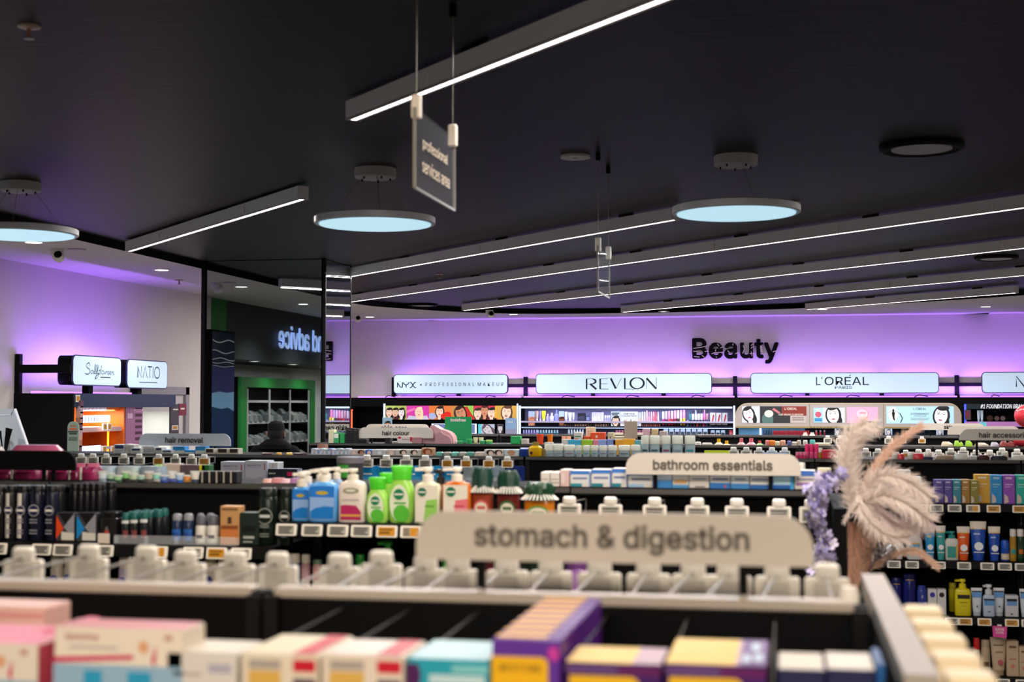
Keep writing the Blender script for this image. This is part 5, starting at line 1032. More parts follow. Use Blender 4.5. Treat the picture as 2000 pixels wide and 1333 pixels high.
def wrapped(pa, pb, pyt, pyk, z, Y, lab, body, wrap, labc):
    """bottle gathered in patterned paper at the neck"""
    x, w, h = PRO(pa, pb, pyt, z, Y); hs = on_y((pa+pb)/2, pyk, Y).z-z; t = thing('gift_soap', (x, Y+w*.3, z), lab, 'bottle', 'paper-topped gift soaps')
    MB().loft([(0, w*.8, w*.55, 2.4), (hs*.2, w*.95, w*.6, 2.4), (hs*.75, w*.95, w*.6, 2.4), (hs, w*.6, w*.5, 2.2)], M(body, .12), 22).build('body', t)
    mb = MB(); n = 28; vs = []; fs = []
    for z_, r in ((hs*.80, .52), (hs*.97, .44), (hs+(h-hs)*.55, .46), (h, .36)):
        for k in range(n): a = 2*PI*k/n; q = r*w*random.uniform(.9, 1.1); vs.append((q*math.cos(a), q*.75*math.sin(a), z_+(.006 if k % 2 and z_ == h else 0)))
    for i in range(3):
        for k in range(n): fs.append((i*n+k, i*n+(k+1) % n, (i+1)*n+(k+1) % n, (i+1)*n+k))
    fs.append(tuple(range(3*n, 4*n))); mb.add(vs, fs, M(wrap, .3)); mb.build('paper_top', t)
    mb = MB()
    for k in range(n): a = 2*PI*k/n; mb.tube([(w*.58*math.cos(a), w*.44*math.sin(a), hs*.80), (w*.4*math.cos(a), w*.31*math.sin(a), hs*.97)], .002, WHT, 4)
    mb.build('white_trim', t)
    f = Fr((0, -w*.3, 0)); MB().ell(f, 0, hs*.42, w*.34, hs*.2, M(labc, .4), .001).ell(f, 0, hs*.42, w*.26, hs*.14, M('d8d0bc', .4), .0014).quad(f, -w*.18, w*.18, hs*.38, hs*.46, M(labc, .4), .0018).build('label', t, smooth=0)
wrapped(918, 962, 918, 948, SB, YS_+.01, 'amber-red gift soap with a flared dark green paper top', '8a3a24', '123a30', 'c05a58')
wrapped(967, 1014, 924, 950, SB, YS_, 'brown gift soap with dark green paper top and green label', '5a1e1c', '123a2c', '2a5a30')
wrapped(1019, 1082, 948, 966, SB, YS_+.01, 'low orange gift soap with dark green paper top', 'c07018', '123a24', '4a8a30')
# things on top of that gondola and lower bottles
x, w, h = PRO(650, 702, 894, ZT, 4.5); t = thing('tub', (x, 4.55, ZT), 'dark tub with a green label standing above the soaps', 'tub')
MB().loft([(0, w*.9, w*.9, 2), (h*.75, w*.95, w*.95, 2)], M('3a3c40', .3), 24).build('body', t); MB().loft([(h*.75, w, w, 2), (h-.003, w, w, 2), (h, w*.94, w*.94, 2)], M('6c6870', .35), 24).build('lid', t); mb = MB(); wrapband(mb, w*.95, h*.2, h*.7, M('3f9a3c', .4), -PI*.9, -PI*.45); mb.build('label', t)
for i, (a, b, yt, c1, c2, lab) in enumerate(((398, 421, 1084, 'd8d0c4', '2a3a98', 'white bottle with a blue emblem on the low shelf, first seen'), (425, 447, 1085, 'd8d0c4', '2a3a98', 'white bottle with a blue emblem on the low shelf, second seen'), (231, 254, 1090, 'c8bcd4', '3a3a98', 'pale lilac bottle on the low shelf under the roll-ons'), (257, 280, 1090, 'c8b8d0', '3a3a98', 'pale lilac bottle on the low shelf, beside its twin'), (98, 122, 1087, 'd4ccc0', '2a38a0', 'white bottle with a blue emblem under the white-striped can'), (124, 150, 1085, 'd4ccc0', '2a38a0', 'white bottle with a blue emblem under the orange-cornered pack'))):
    can(a, b, yt, yt+22, .98, 4.06, lab, 'low shelf bottles', c1, 'e0d8c8' if i > 1 else 'd8ccb4', lambda mb, w, h, c2=c2: (mb.ell(Fr((0, -w/2, 0)), 0, h*.66, w*.36, w*.36, M(c2, .4), .001)), 'lotion_bottle', 'bottle')
for i, (a, b, yt, yc, c1, c2, lab) in enumerate(((566, 585, 1084, 1101, '8a94b0', 'dad2c6', 'white-capped blue-grey bottle on the low shelf'), (588, 605, 1085, 1101, 'b08a90', 'dad2c6', 'white-capped rose bottle on the low shelf'), (610, 628, 1095, 1103, 'c89a98', '6a8a70', 'pink bottle with a grey-green cap on the low shelf'), (669, 686, 1085, 1101, '3a8a3a', '1c8a28', 'green-capped bottle on the low shelf beside the price tags'), (693, 711, 1085, 1101, '4a9a4a', '1c8a28', 'second green-capped bottle on the low shelf'), (861, 876, 1091, 1104, '3a9a3a', '1c8a28', 'bright green cap under the edge of the stomach sign'), (944, 964, 1090, 1112, '8a1c28', '6a1420', 'dark red bottle under the stomach sign'), (1012, 1056, 1088, 1118, '1c3a1c', '122a14', 'dark green bottle under the stomach sign'), (962, 1012, 1088, 1100, 'b0a0c0', 'c0b0d0', 'pale lilac pack edge under the stomach sign'), (1098, 1146, 1094, 1112, '7a4a8a', '6a3a7a', 'violet bottle under the stomach sign'))):
    can(a, b, yt, yc, 1.0, 4.06, lab, 'low shelf bottles beside', c1, c2, rollart('d0c8c0', c1) if i < 5 else None, 'lotion_bottle', 'bottle')
pump(736, 775, 1058, 1090, 1.0, 4.07, 'green pump bottle with a white collar on the low shelf', None, '2a7a2c', '1c8a28', 'x', bands((-.4, .4, .2, .7, 'c8d8c0')))
# ---------------------------------------------------------------- B right: boxes above the hooks
BW = 'd9d3ca'
def artbw(c, c2):
    def art(mb, f, w, h, d):
        mb.quad(f, 0, w, h*.72, h, M('3f7ac8', .4), .0005); mb.quad(f, w*.06, w*.94, h*.2, h*.78, M('d6d6d6', .4), .0007); mb.quad(f, w*.14, w*.86, h*.48, h*.60, M('6a78a0', .4), .0009); mb.quad(f, w*.02, w*.60, h*.04, h*.22, M(c, .4), .0009); mb.quad(f, w*.94, w, 0, h, M(c2, .4), .0009)
    return art
for i, (a, b, yt, col, art, lab) in enumerate(((1056, 1073, 924, BW, bands((.1, .9, .5, .54, '6a6470'), (0, 1, .26, .30, '403a40')), 'small white carton, first on the bathroom shelf'), (1075, 1092, 924, BW, bands((.1, .9, .5, .54, '6a6470'), (0, 1, .26, .30, '403a40')), 'small white carton beside its twin and a pink carton'), (1094, 1111, 919, 'd8b8b4', bands((.1, .5, .2, .8, 'e0ccc8')), 'tall pale pink carton beside the blue and white boxes'), (1113, 1152, 921, BW, artbw('2a8a9a', '7aa0d8'), 'blue and white box beside the pale pink carton'), (1154, 1193, 919, BW, artbw('1f7a8a', '3a6ac0'), 'second blue and white box from the pale pink carton'), (1194.5, 1225, 917, BW, artbw('1f7a8a', '3a6ac0'), 'narrow blue and white box partly behind the bathroom sign'), (1226, 1277, 923, BW, artbw('9ac0e0', '2f62b8'), 'widest blue and white box under the bathroom sign'), (1283, 1312, 922, 'c0d0e0', bands((0, 1, 0, .42, '3a86c8'), (0, 1, .42, .5, '7ab0e0')), 'pale pack with a blue base, just beyond the dark divider'), (1313, 1344, 923, 'd2cfcc', bands((.1, .9, .3, .5, 'c89a58'), (0, 1, 0, .2, '4a90c8')), 'white pack with an ochre strip under the bathroom sign'), (1345, 1384, 921, 'd0ccc8', bands((.15, .85, .5, .6, '8a98b0'), (.3, .8, .06, .12, '6a5a58')), 'plain grey-white pack under the bathroom sign'), (1386, 1425, 922, 'cfd2d4', bands((.12, .9, .5, .62, '5a6a98'), (0, 1, 0, .34, '2a70b8'), (.7, .8, .06, .2, 'c84a3a')), 'white pack with a blue base and red spot'), (1427, 1462, 922, 'cfd6da', bands((0, 1, 0, .3, '3a80c0'), (.2, .8, .5, .6, '6a80a8')), 'white pack with a blue base beside the red-spot one'), (1464, 1503, 923, 'd4d4d2', bands((0, 1, 0, .25, '2460a8'), (.1, .9, .5, .62, '8090b0')), 'white pack with a navy base near the bright blue box'), (1507, 1549, 929, '1d5fae', bands((.06, .84, .3, .92, 'a8d0e4'), (.84, 1, 0, 1, '3a9ad0')), 'bright box with a shiny pale blue window'), (1551, 1592, 921, 'd2ccc6', bands((.3, 1, .72, 1, '3f6cb8'), (.1, .9, .5, .6, '8a84a0'), (.05, .7, .22, .36, '8a5a98')), 'white box with a blue corner and violet band, next to the garland'))):
    carton(a, b, yt, ZT, 4.42, .09, lab, 'boxes on the bathroom shelf', col, art, top='e0dad0')
can(1558, 1572, 905, 912, ZT, 4.56, 'slim white cylinder behind the boxes by the bathroom sign end', None, 'd8d6d2', 'e0dcd6', None, 'white_canister', 'canister')
carton(1596, 1622, 916, ZT, 4.5, .05, 'pale cream carton behind the lilac garland', None, 'cfc6a8', bands((.1, .4, .2, .8, 'b8a86a')))
# B left, on top: magenta packs, tubes, small packs
for i, (a, b) in enumerate(((-30, 24), (26, 68), (92, 136), (138, 158), (160, 186))):
    x, w, h = PRO(a, b, 914, ZT, 4.52); t = thing('magenta_bag', (x, 4.56, ZT), ORD[i]+' glossy magenta bag along the top shelf under the black sign', 'bag', 'magenta bags')
    MB().loft([(0, w, .1, 4), (h*.6, w*.98, .11, 3), (h, w*.9, .04, 4)], M('8a2450', .2), 16).build('pouch', t); MB().loft([(h, w*.9, .02, 5), (h+.012, w*.9, .006, 5)], M('c86a8c', .25), 14).box(-w/2, -w/2+.006, -.05, -.045, 0, h, WHT).build('seal', t)
for i, (a, b, yt, c) in enumerate(((40, 142, 869, 'b0587a'), (-20, 24, 873, 'd8ccc0'))):
    x, w, h = PRO(a, b, yt, ZT, 4.72); t = MB().loft([(0, w, .12, 4), (h*.75, w*.97, .12, 3.4), (h, w*.7, .08, 3)], M(c, .25), 18).build('soft_pack', None, (x, 4.66, ZT)); tag(t, ['dusky pink soft pack poking above the blank black sign', 'cream soft pack poking above the blank black sign'][i], 'pack')
TB = [('c8d4dc', '8aa0b0'), ('9cb8a0', '2a4a40'), ('8fb88a', '3a5a40'), ('7ab870', '2c2c28'), ('a8bca0', '303430'), ('8fb0a0', '2a3430'), ('b0a898', '5a5450'), ('7ac0b0', 'b8b0a8'), ('5a78b0', '3050a0'), ('c8ccc8', '5060a8'), ('9ab0d0', '3a60b8'), ('c8782a', 'd8a040'), ('d0ccc4', '404858')]
for i, (c, k) in enumerate(TB):
    a = 190+15.0*i; tubep(a, a+19, 921 + (i % 3)*4, ZT, 4.40+.05*(i % 2), '%s small tube along the top shelf before the white grooming boxes' % ORD[i], 'small tubes on the top shelf', c, k, 'c8ccc8', None, .3)
for i in range(6):
    a = 381+14*i; carton(a, a+12.5, 922, ZT, 4.42, .05, '%s black pack with pale edges in front of the white grooming boxes' % ORD[i], 'black pale-edged packs', '16161c', bands((0, .2, 0, 1, 'c4bcae')))
for i, (a, b, c) in enumerate(((165, 215, 'a8c0d0'), (215, 262, 'b4c8c8'), (262, 312, '98aabc'))):
    x, w, h = PRO(a, b, 913, ZT, 4.6); tag(MB().loft([(0, w, .06, 3), (h, w*.95, .05, 3)], M(c, .2), 16).build('flat_sachet', None, (x, 4.66, ZT)), ORD[i]+' pale glossy flat pack lying behind the small tubes', 'pack', 'pale flat packs')
for i, (a, b, c) in enumerate(((303, 316, '8ad018'), (318, 352, 'c4b4a4'), (352, 388, '5a4a54'), (390, 402, 'd8d020'), (394, 410, '1a5a2a'))):
    carton(a, b, 905 + (4 if i != 1 else 2), ZT, 4.70, .04, ['lime', 'beige', 'plum', 'yellow', 'dark green'][i]+' small carton behind the tubes on the top shelf', 'small cartons behind the tubes', c)
for i in range(4):
    a = 508+18*i; x, w, h = PRO(a, a+22, 938 - (2 if i % 2 else 0), ZT, 4.45); tag(MB().loft([(0, w, .07, 3), (h, w*.9, .05, 3)], M(['c89a94', 'b87a80', 'd0a8b0', '9a6a98'][i], .3), 14).build('soap_sachet', None, (x, 4.49, ZT)), ORD[i]+' pink flat sachet on the top shelf beside the pump soaps', 'sachet', 'pink sachets')
# ---------------------------------------------------------------- C: grooming boxes, hanging packs, top rows
YC_ = 7.12
def artrem(mb, f, w, h, d):
    mb.text(f, 'REMINGTON', M('6a6c80', .4), w=w*.62, at=(w*.42, h*.86)); mb.quad(f, w*.86, w*.90, h*.72, h*.92, M('b01c40', .4), .0008); mb.quad(f, w*.2, w*.7, h*.77, h*.785, M('9a9cac', .4), .0008)
    mb.stroke(f, [(w*.1, h*.40), (w*.3, h*.44), (w*.45, h*.36)], h*.025, M('4a4c58', .4), .0008); mb.quad(f, w*.56, w*.90, 0, h*.5, M('a4a6b6', .4), .0007); mb.quad(f, w*.18, w*.4, h*.22, h*.25, M('7a7c8a', .4), .0008)
carton(432, 478, 903, 1.13, YC_, .10, 'white hair-tool box, first of two with a red tick', 'white hair-tool boxes', 'b9bac8', artrem, top='d0cfd4')
carton(479, 523, 901, 1.13, YC_, .10, 'white hair-tool box, next to the small red-marked cartons', 'white hair-tool boxes', 'b9bac8', artrem, top='d8d4d0')
for i, (a, b) in enumerate(((524, 532), (533, 543))): carton(a, b, 904, 1.13, YC_+.02, .09, ['narrow white carton touching the hair-tool box', 'narrow white carton with red foot mark'][i], 'narrow white cartons', 'c4bcb8', bands((.2, .9, .6, .75, 'b01c38')))
def artbra(mb, f, w, h, d):
    mb.text(f, 'BRAUN', WHT, w=w*.22, at=(w*.15, h*.82)); mb.quad(f, w*.05, w*.2, h*.6, h*.64, M('9a9aa4', .4), .0008); mb.poly(f, rrect(w*.66, w*.84, h*.72, h*.88, h*.05), M('d0185a', .4), .0008); mb.ell(f, w*.5, h*.4, w*.02, h*.06, M('8a8a94', .4), .0008)
carton(524, 581, 917, 1.13, YC_-.03, .08, 'dark slate shaver box with white lettering and a pink badge', None, '1a202a', artbra, top='8f8ea0', side='9a98a8')
for i, (a, b) in enumerate(((705, 742), (744, 786), (789, 826), (829, 866), (868, 900))):
    x, w, h = PRO(a, b, 911, 1.15, 7.22); t = thing('hanging_pack', (x, 7.22, 1.15), ORD[i]+' bright blue pack hanging under the hooks above the soaps', 'pack', 'hanging blue packs')
    f = Fr((-w/2, 0, 0)); MB().ext(f, rrect(0, w, 0, h, .012), M('1f94d0', .25), -.012, 0).build('pouch', t); mb = MB(); bands((.1, .9, .1, .55, '5ab4c8' if i == 1 else '3aa4d8'), (.15, .6, .62, .7, 'd0e4f0'))(mb, f, w, h, .01); mb.build('print', t)
for i, (a, b, c, lab) in enumerate(((905, 948, 'a8b4b8', 'pale clear pack hanging above the gift soaps'), (950, 985, '9cb0c0', 'pale blue pack hanging above the gift soaps'), (988, 1024, '1c3070', 'navy pack hanging above the gift soaps'))):
    x, w, h = PRO(a, b, 911, 1.13, 7.22); t = thing('hanging_pack', (x, 7.22, 1.13), lab, 'pack', 'hanging packs above the gift soaps'); f = Fr((-w/2, 0, 0))
    MB().ext(f, rrect(0, w, 0, h, .012), M(c, .2), -.014, 0).build('pouch', t); mb = MB(); bands((.12, .88, .1, .6, 'c0c8cc' if i < 2 else '2a4490'))(mb, f, w, h, .01); mb.build('print', t)
YT = 7.46; C_ = lambda a, b, yt, lab, grp, col, art=None, d=.06, Y=YT, **k: carton(a, b, yt, ZC, Y, d, lab, grp, col, art, **k)
nv = bands((.12, .9, .55, .92, '1c2c54'), (.1, .9, .3, .36, '8a8a94'), (.1, .7, .15, .2, '8a8a94'))
C_(223, 244, 869, 'white carton with a navy label, beside the lit orange bay', 'white hair removal cartons', 'c0bcc0', nv)
for i in range(4): C_(245+4.6*i, 249.4+4.6*i, 868+.5*i, 'thin white carton packed edge-on beside the navy-label carton', 'edge-on thin white cartons', 'c8c0b8', bands((.2, .8, .3, .8, '9a9690')))
C_(256, 276, 876, 'low white carton with a navy label before the edge-on cartons', 'white hair removal cartons', 'c4bfbc', nv, Y=7.43)
for i in range(6): C_(277+4.2*i, 281+4.2*i, 872, 'thin white carton packed edge-on under the hair removal sign', 'edge-on white cartons under the sign', 'c8c4c0', bands((.2, .8, .2, .7, '8f9098')))
for i, (a, b, yt) in enumerate(((304, 317, 875), (317, 336, 880))): C_(a, b, yt, ['white carton behind a dark gap under the hair removal sign', 'low carton with a navy label beside the blue packs'][i], None, 'c4c0bc', nv)
for i, (a, b, yt) in enumerate(((318, 340, 879), (338, 361, 873), (360, 380, 880), (382, 402, 873))): C_(a, b, yt, ORD[i]+' bright blue pack under the hair removal sign', 'blue packs under the hair removal sign', '2a8cc8', bands((0, 1, 0, .45, 'c8ccc0')), Y=7.5)
for i, (a, b) in enumerate(((401, 419), (424, 446), (447, 467))): C_(a, b, 877, ORD[i]+' white carton with a dark brown panel, toward the person', 'brown-panel cartons', 'c4b8a8', bands((.12, .88, .3, .95, '2a1c1a')))
for i, (a, b, c) in enumerate(((512, 534, '4a2a20'), (541, 550, 'c8881c'), (560, 571, 'd8a848'), (574, 600, '3c2024'))):
    x, w, h = PRO(a, b, 885, ZC, YT); tag(MB().loft([(0, w, .04, 3), (h*.7, w*.96, .04, 3), (h, w*.7, .03, 3)], M(c, .4), 12).build('hair_clip', None, (x, YT, ZC)), ['dark brown hair item', 'amber hair item', 'pale amber hair item', 'maroon hair item'][i]+' lying low in front of the person', 'hair item', 'hair items before the person')
DYE = ['b8c0d0', 'd0b8c8', 'a8c8c8', 'c8c0b0', '8aa8d0', 'd8c8d8', '9ab8b0', 'c0a8b8']
for i in range(9): C_(608+8.2*i, 616+8.2*i, 877+(i % 2), ORD[i]+' shiny small patterned pack from the pillar along the hair colour row', 'shiny patterned packs', DYE[i % 8], bands((.1, .5, .1, .6, 'e8e4f0'), (.5, .95, .3, .9, DYE[(i+3) % 8])))
x, w, h = PRO(617, 640, 868, ZC, 7.56); tag(MB().loft([(0, w, .05, 3), (h, w*.8, .04, 3)], M('a06a58', .4), 12).build('open_tray', None, (x, 7.58, ZC)), 'rust-coloured small tray behind the shiny packs at the pillar foot', 'tray')
def artface(sk, hr, n=1):
    def art(mb, f, w, h, d):
        for k in range(n):
            u = w*(.5 if n == 1 else (.3+.42*k)); mb.ell(f, u, h*.55, h*.62, h*.42, M(hr, .5), .0005); mb.ell(f, u+.004, h*.42, h*.36, h*.36, M(SK[sk], .5), .0009)
        mb.quad(f, 0, w, 0, h*.12, M('c8b8a8', .5), .0012)
    return art
for i, (a, b, sk, hr, n, col, lab) in enumerate(((683, 698, 'l', 'c8b8b4', 1, 'd0bcb4', 'pale pink hair dye box between the shiny packs and dark-haired face'), (698, 713, 't', '3a1c14', 1, 'c8b4a8', 'hair dye box with a dark-haired face beside the pale pink one'), (714, 726, 'l', '3a60a8', 1, '7aa0d0', 'hair dye box with a blue emblem'), (727, 754, 'w', 'c0c0c8', 1, 'c8c0bc', 'silvery hair dye box before the face boxes'), (755, 771, 'l', 'c8b0a4', 1, 'd0bfb4', 'plain pale hair dye box before the two-face box'), (772, 823, 'l', '20120f', 2, 'c8b8ac', 'hair dye box showing two dark-haired faces'), (824, 846, 't', '8a3418', 1, 'b88a60', 'hair dye box with a copper-haired face'), (928, 945, 'l', 'd0bca8', 1, 'd4c4b4', 'low pale hair dye box beyond the teal tops'), (946, 984, 'l', '1c1210', 2, 'd0c4b4', 'hair dye box with two short-haired faces'), (985, 1012, 't', 'c0906a', 1, 'c4ccd0', 'pale hair dye box with a golden face beside the blue bag'))):
    C_(a, b, 879 if i not in (6, 7) else (876 if i == 6 else 884), lab, 'hair dye boxes', col, artface(sk, hr, n), Y=YT+.02)
for i in range(5):
    a = 850+15*i; x, w, h = PRO(a, a+14, 884, ZC, YT); tag(MB().loft([(0, w, .05, 3), (h*.8, w, .05, 3), (h, w*.8, .04, 3)], M(['6aa898', '9a9080', '7ab8a4', 'b0a898', '5a9a88'][i], .3), 12).build('low_tub', None, (x, YT+.03, ZC)), ORD[i]+' low teal or grey tub between the face boxes above the hooks', 'tub', 'low teal tubs')
x, w, h = PRO(1013, 1031, 876, ZC, 7.5); tag(MB().loft([(0, w, .06, 4), (h*.8, w*.96, .07, 3), (h, w*.9, .02, 4)], M('1c3c8a', .2), 14).build('blue_bag', None, (x, 7.54, ZC)), 'shiny royal blue bag beside the yellow canister', 'bag')
x, w, h = PRO(1031, 1056, 865, ZC, 7.46); t = thing('yellow_canister', (x, 7.5, ZC), 'bright yellow canister with a tan lid, first of the white-capped tub row', 'canister')
MB().loft([(0, w*.9, .07, 3), (h*.12, w, .08, 3), (h*.62, w, .08, 3), (h*.75, w*.62, .06, 3)], M('dca60c', .3), 20).build('body', t); MB().loft([(h*.75, w*.5, w*.5, 2), (h, w*.5, w*.5, 2)], M('8a7428', .4), 16).build('lid', t); MB().quad(Fr((0, -.0405, 0)), -w*.35, -w*.15, h*.15, h*.35, INK).build('mark', t)
tag(MB().loft([(0, .03, .03, 2), (.04, .03, .03, 2)], M('8a7a50', .4), 12).build('bottle_stopper', None, (XY(1063, 7.5), 7.52, ZC)), 'small tan round cap beside the yellow canister', 'stopper')
def tubw(a, b, yt, yc, lab, grp, line, Y=7.5):
    x, w, h = PRO(a, b, yt, ZC, Y); hc = on_y((a+b)/2, yc, Y).z-ZC; t = thing('capped_tub', (x, Y+w/2, ZC), lab, 'tub', grp)
    MB().loft([(0, w*.92, w*.92, 2.6), (hc, w*.96, w*.96, 2.6)], M('a9b7ba', .25), 22).build('body', t); MB().loft([(hc, w, w, 2.6), (h-.006, w*.97, w*.97, 2.6), (h, w*.85, w*.85, 2.6)], M('dcd3c0', .4), 22).build('cap', t)
    mb = MB(); mb.quad(Fr((0, -w*.482, 0)), -w*.3, w*.34, hc*.42, hc*.58, M(line, .4), .001).quad(Fr((0, -w*.482, 0)), -w*.3, w*.2, hc*.2, hc*.26, M('7a8488', .4), .001); mb.build('label', t)
for i, (a, b, yt, ln) in enumerate(((1063, 1082, 868, '8a9aa0'), (1078, 1100, 869, '7a8a90'), (1100, 1122, 870, '8a5a6a'), (1124, 1136, 871, '9a7a6a'), (1137, 1152, 871, '3a8a90'), (1153, 1168, 871, '3a8a90'), (1169, 1185, 871, '7a5a8a'), (1186, 1204, 871, '6a6a5a'), (1206, 1230, 871, '3c4448'), (1231, 1250, 870, '7a9aa8'))):
    tubw(a, b, yt, 881, ORD[i]+' white-capped clear tub after the yellow canister', 'white-capped tubs', ln)
for i, (a, b, yt, ln) in enumerate(((1251, 1267, 852, '3a4a58'), (1267, 1288, 852, '3a5a60'), (1291, 1309, 852, '8a4a6a'), (1311, 1333, 852, '8a98a0'), (1336, 1357, 852, '2a8a90'))):
    tubw(a, b, yt, 868, ORD[i]+' tall white-capped tub above the bathroom sign', 'tall white-capped tubs', ln, Y=7.52)
for i, (a, b, yt, c) in enumerate(((1063, 1078, 865, 'c8bcb0'), (1097, 1109, 859, 'd0c4ba'), (1109, 1136, 860, '3aa0c0'), (1134, 1157, 860, '98b820'), (1158, 1169, 860, 'd87a88'), (1168, 1184, 860, '8a94c8'), (1185, 1202, 859, '7a84b8'), (1197, 1218, 860, 'e09420'), (1217, 1239, 858, 'eba018'), (1239, 1250, 861, '5aa0a0'))):
    C_(a, b, yt, ['beige', 'cream', 'cyan', 'lime green', 'coral pink', 'lilac blue', 'slate lilac', 'orange', 'bright orange', 'teal'][i]+' carton showing over the white-capped tubs', 'cartons behind the tubs', c, bands((.1, .9, .2, .4, 'd8d8d0')) if i in (2, 9) else None, Y=7.76)
# pink cylinders and red pack
for i in range(3):
    can(1571+9.2*i, 1580+9.2*i, 868, 884, ZC, 7.5, ['front', 'middle', 'far'][i]+' hot pink twin-tone bottle beside the red pack', 'hot pink bottles', 'd8507a', 'e02868', None, 'pink_bottle', 'bottle')
for i in range(3):
    can(1553+7*i, 1561+7*i, 884, 890, ZC, 7.44, 'low rose pot beside the hot pink bottles', 'low rose pots', 'c83a64', 'd86a88', None, 'rose_pot', 'pot')
C_(1605, 1634, 880, 'glossy crimson pack with pale slashes beside the pink bottles', None, 'c8183c', lambda mb, f, w, h, d: mb.stroke(f, [(w*.5, h*.15), (w*.65, h*.55)], h*.1, M('e8b0b8', .3), .0008))
can(1597, 1606, 876, 884, ZC, 7.5, 'little white and gold bottle between pink bottles and crimson pack', None, '9a7a28', 'dcd4c4', None, 'gold_bottle', 'bottle')
# items behind the feathers, along the top of that row
for i, p in enumerate((1742, 1772, 1806, 1955)):
    can(p, p+14, 884, 889, ZC, 7.46, ORD[i]+' stubby white-capped bottle in front of the long hook row', 'stubby white bottles', 'c8beb0', 'ded6c8', None, 'stubby_bottle', 'bottle')
for i, (a, b, c, yt) in enumerate(((1752, 1766, 'c02028', 888), (1782, 1804, 'c42430', 887), (1800, 1822, '1c2440', 893), (1826, 1862, 'a08870', 890), (1864, 1890, 'c8c4bc', 887), (1892, 1908, 'b8b4b0', 891), (1908, 1932, '3a1c1c', 890), (1934, 1968, '20222c', 891), (1976, 2004, 'd0c8bc', 890))):
    x, w, h = PRO(a, b, yt, ZC, 7.46); tag(MB().loft([(0, w, .05, 4), (h*.7, w*.97, .05, 4), (h, w*.85, .04, 4)], M(c, .3), 14).build('hair_accessory', None, (x, 7.48, ZC)), ['first red', 'second red', 'navy', 'beige', 'pale grey wide', 'grey small', 'maroon', 'black', 'cream wide'][i]+' hair accessory lying under the hair accessories sign', 'hair item', 'hair accessories on the top shelf')
# ---------------------------------------------------------------- C right: sunscreen and lotion shelves
for i, (a, b, yt, c, k, lab) in enumerate(((1752, 1777, 919, 'd0d4d8', '8a9aa8', 'tall white carton half behind the feathers'), (1778, 1797, 932, 'd0d4d8', '6a7a8a', 'white carton just beyond the feathers'), (1823, 1841, 938, '5a4a9a', 'c0b8e0', 'dark violet carton, first of its pair'), (1842, 1858, 938, '5a4a9a', 'c0b8e0', 'dark violet carton beside the small teal one'), (1859, 1875, 938, '3a8aa0', 'b8dce0', 'small teal carton between violet and bronze'), (1876, 1892, 938, 'a87a3a', 'e0d0b0', 'small bronze carton'), (1893, 1909, 939, '8a8438', 'd8d4b0', 'small olive carton beside the tall amber one'), (1902, 1932, 928, 'e0a83a', 'f0e0b8', 'tall amber carton'), (1933, 1955, 929, '2a90d0', 'a8d4f0', 'tall sky blue carton'), (1957, 1980, 929, '9050b8', 'd8b8e8', 'tall purple carton'), (1982, 2006, 929, '28b0a0', 'b0e8e0', 'tall turquoise carton at the picture edge'))):
    carton(a, b, yt, 1.126, YC+(.06 if i == 7 else .03), .06, lab+' on the top lotion shelf', 'cartons on the top lotion shelf', c, (lambda mb, f, w, h, d, k=k: (mb.quad(f, w*.2, w*.75, h*.86, h*.93, M(k, .4), .0006), mb.quad(f, w*.15, w*.8, h*.66, h*.69, M(k, .4), .0006), mb.quad(f, w*.15, w*.6, h*.58, h*.60, M(k, .4), .0006), mb.poly(f, [(w*.08, h*.02), (w*.45, h*.06), (w*.40, h*.24), (w*.1, h*.36)], M('d8c8bc', .4), .0006))) if i > 1 else bands((.3, .8, .8, .86, k), (.5, .8, .3, .36, '4a5a68')))
def tubeart(c2, c3):
    def art(mb, f, w, h, d):
        mb.ell(f, 0, h*.36, w*.27, w*.27, M('e8ecf0', .4), .009); mb.quad(f, -w*.32, w*.32, h*.2, h*.22, M('e8ecf0', .4), .009); mb.quad(f, -w*.42, w*.44, h*.80, h*.83, M(c3, .4), .004); mb.quad(f, -w*.3, w*.1, h*.66, h*.70, M(c2, .4), .006)
    return art
zz = .856
for i, (a, b, yt, c, cr, c2, lab) in enumerate(((1745, 1762, 1050, 'd4d8dc', 'd4d8dc', 'b0a0b8', 'white slim tube beside the dark round-label pack'), (1803, 1824, 1028, '2a94c8', 'd8d4cc', 'd8d020', 'sky blue tube with a white crimped top'), (1825, 1844, 1028, '3aa0a0', 'd8d4cc', 'b0e0d8', 'teal tube with a white crimped top'), (1866, 1892, 1030, 'e05a1c', 'd8d0c4', 'f0d0b0', 'orange sunscreen tube'), (1892, 1924, 1020, '1c4cb0', 'dcd4c4', 'a8c0f0', 'big royal blue sunscreen tube'), (1927, 1951, 1030, '1c4cb0', 'dcd4c4', 'a8c0f0', 'smaller royal blue sunscreen tube'))):
    tubep(a, b, yt, zz, YC+.04, lab+' on the second lotion shelf', 'sunscreen tubes', c, c if i else 'c8c8d0', cr, tubeart(c2, 'd8a828'), .12, 'sunscreen_tube')
carton(1724, 1743, 1058, zz, YC+.04, .05, 'dark pack with a white round label half behind the feathers', None, '2c2c30', lambda mb, f, w, h, d: (mb.ell(f, w*.5, h*.5, w*.3, w*.3, M('d8d4d4', .4), .0006), mb.quad(f, w*.2, w*.8, h*.12, h*.2, WHT, .0006)))
squeeze(1766, 1800, 1036, 1048, zz, YC+.03, 'white lotion bottle with a blue and yellow label above the curled feather', None, 'd4d4d4', 'd0d0d0', lambda mb, f, w, h, d: (mb.quad(f, -w*.28, w*.28, h*.38, h*.72, M('2a90c0', .4), .002), mb.quad(f, -w*.28, w*.28, h*.66, h*.72, M('e0a828', .4), .0024), mb.quad(f, -w*.28, w*.1, h*.40, h*.5, M('c8d028', .4), .0024)))
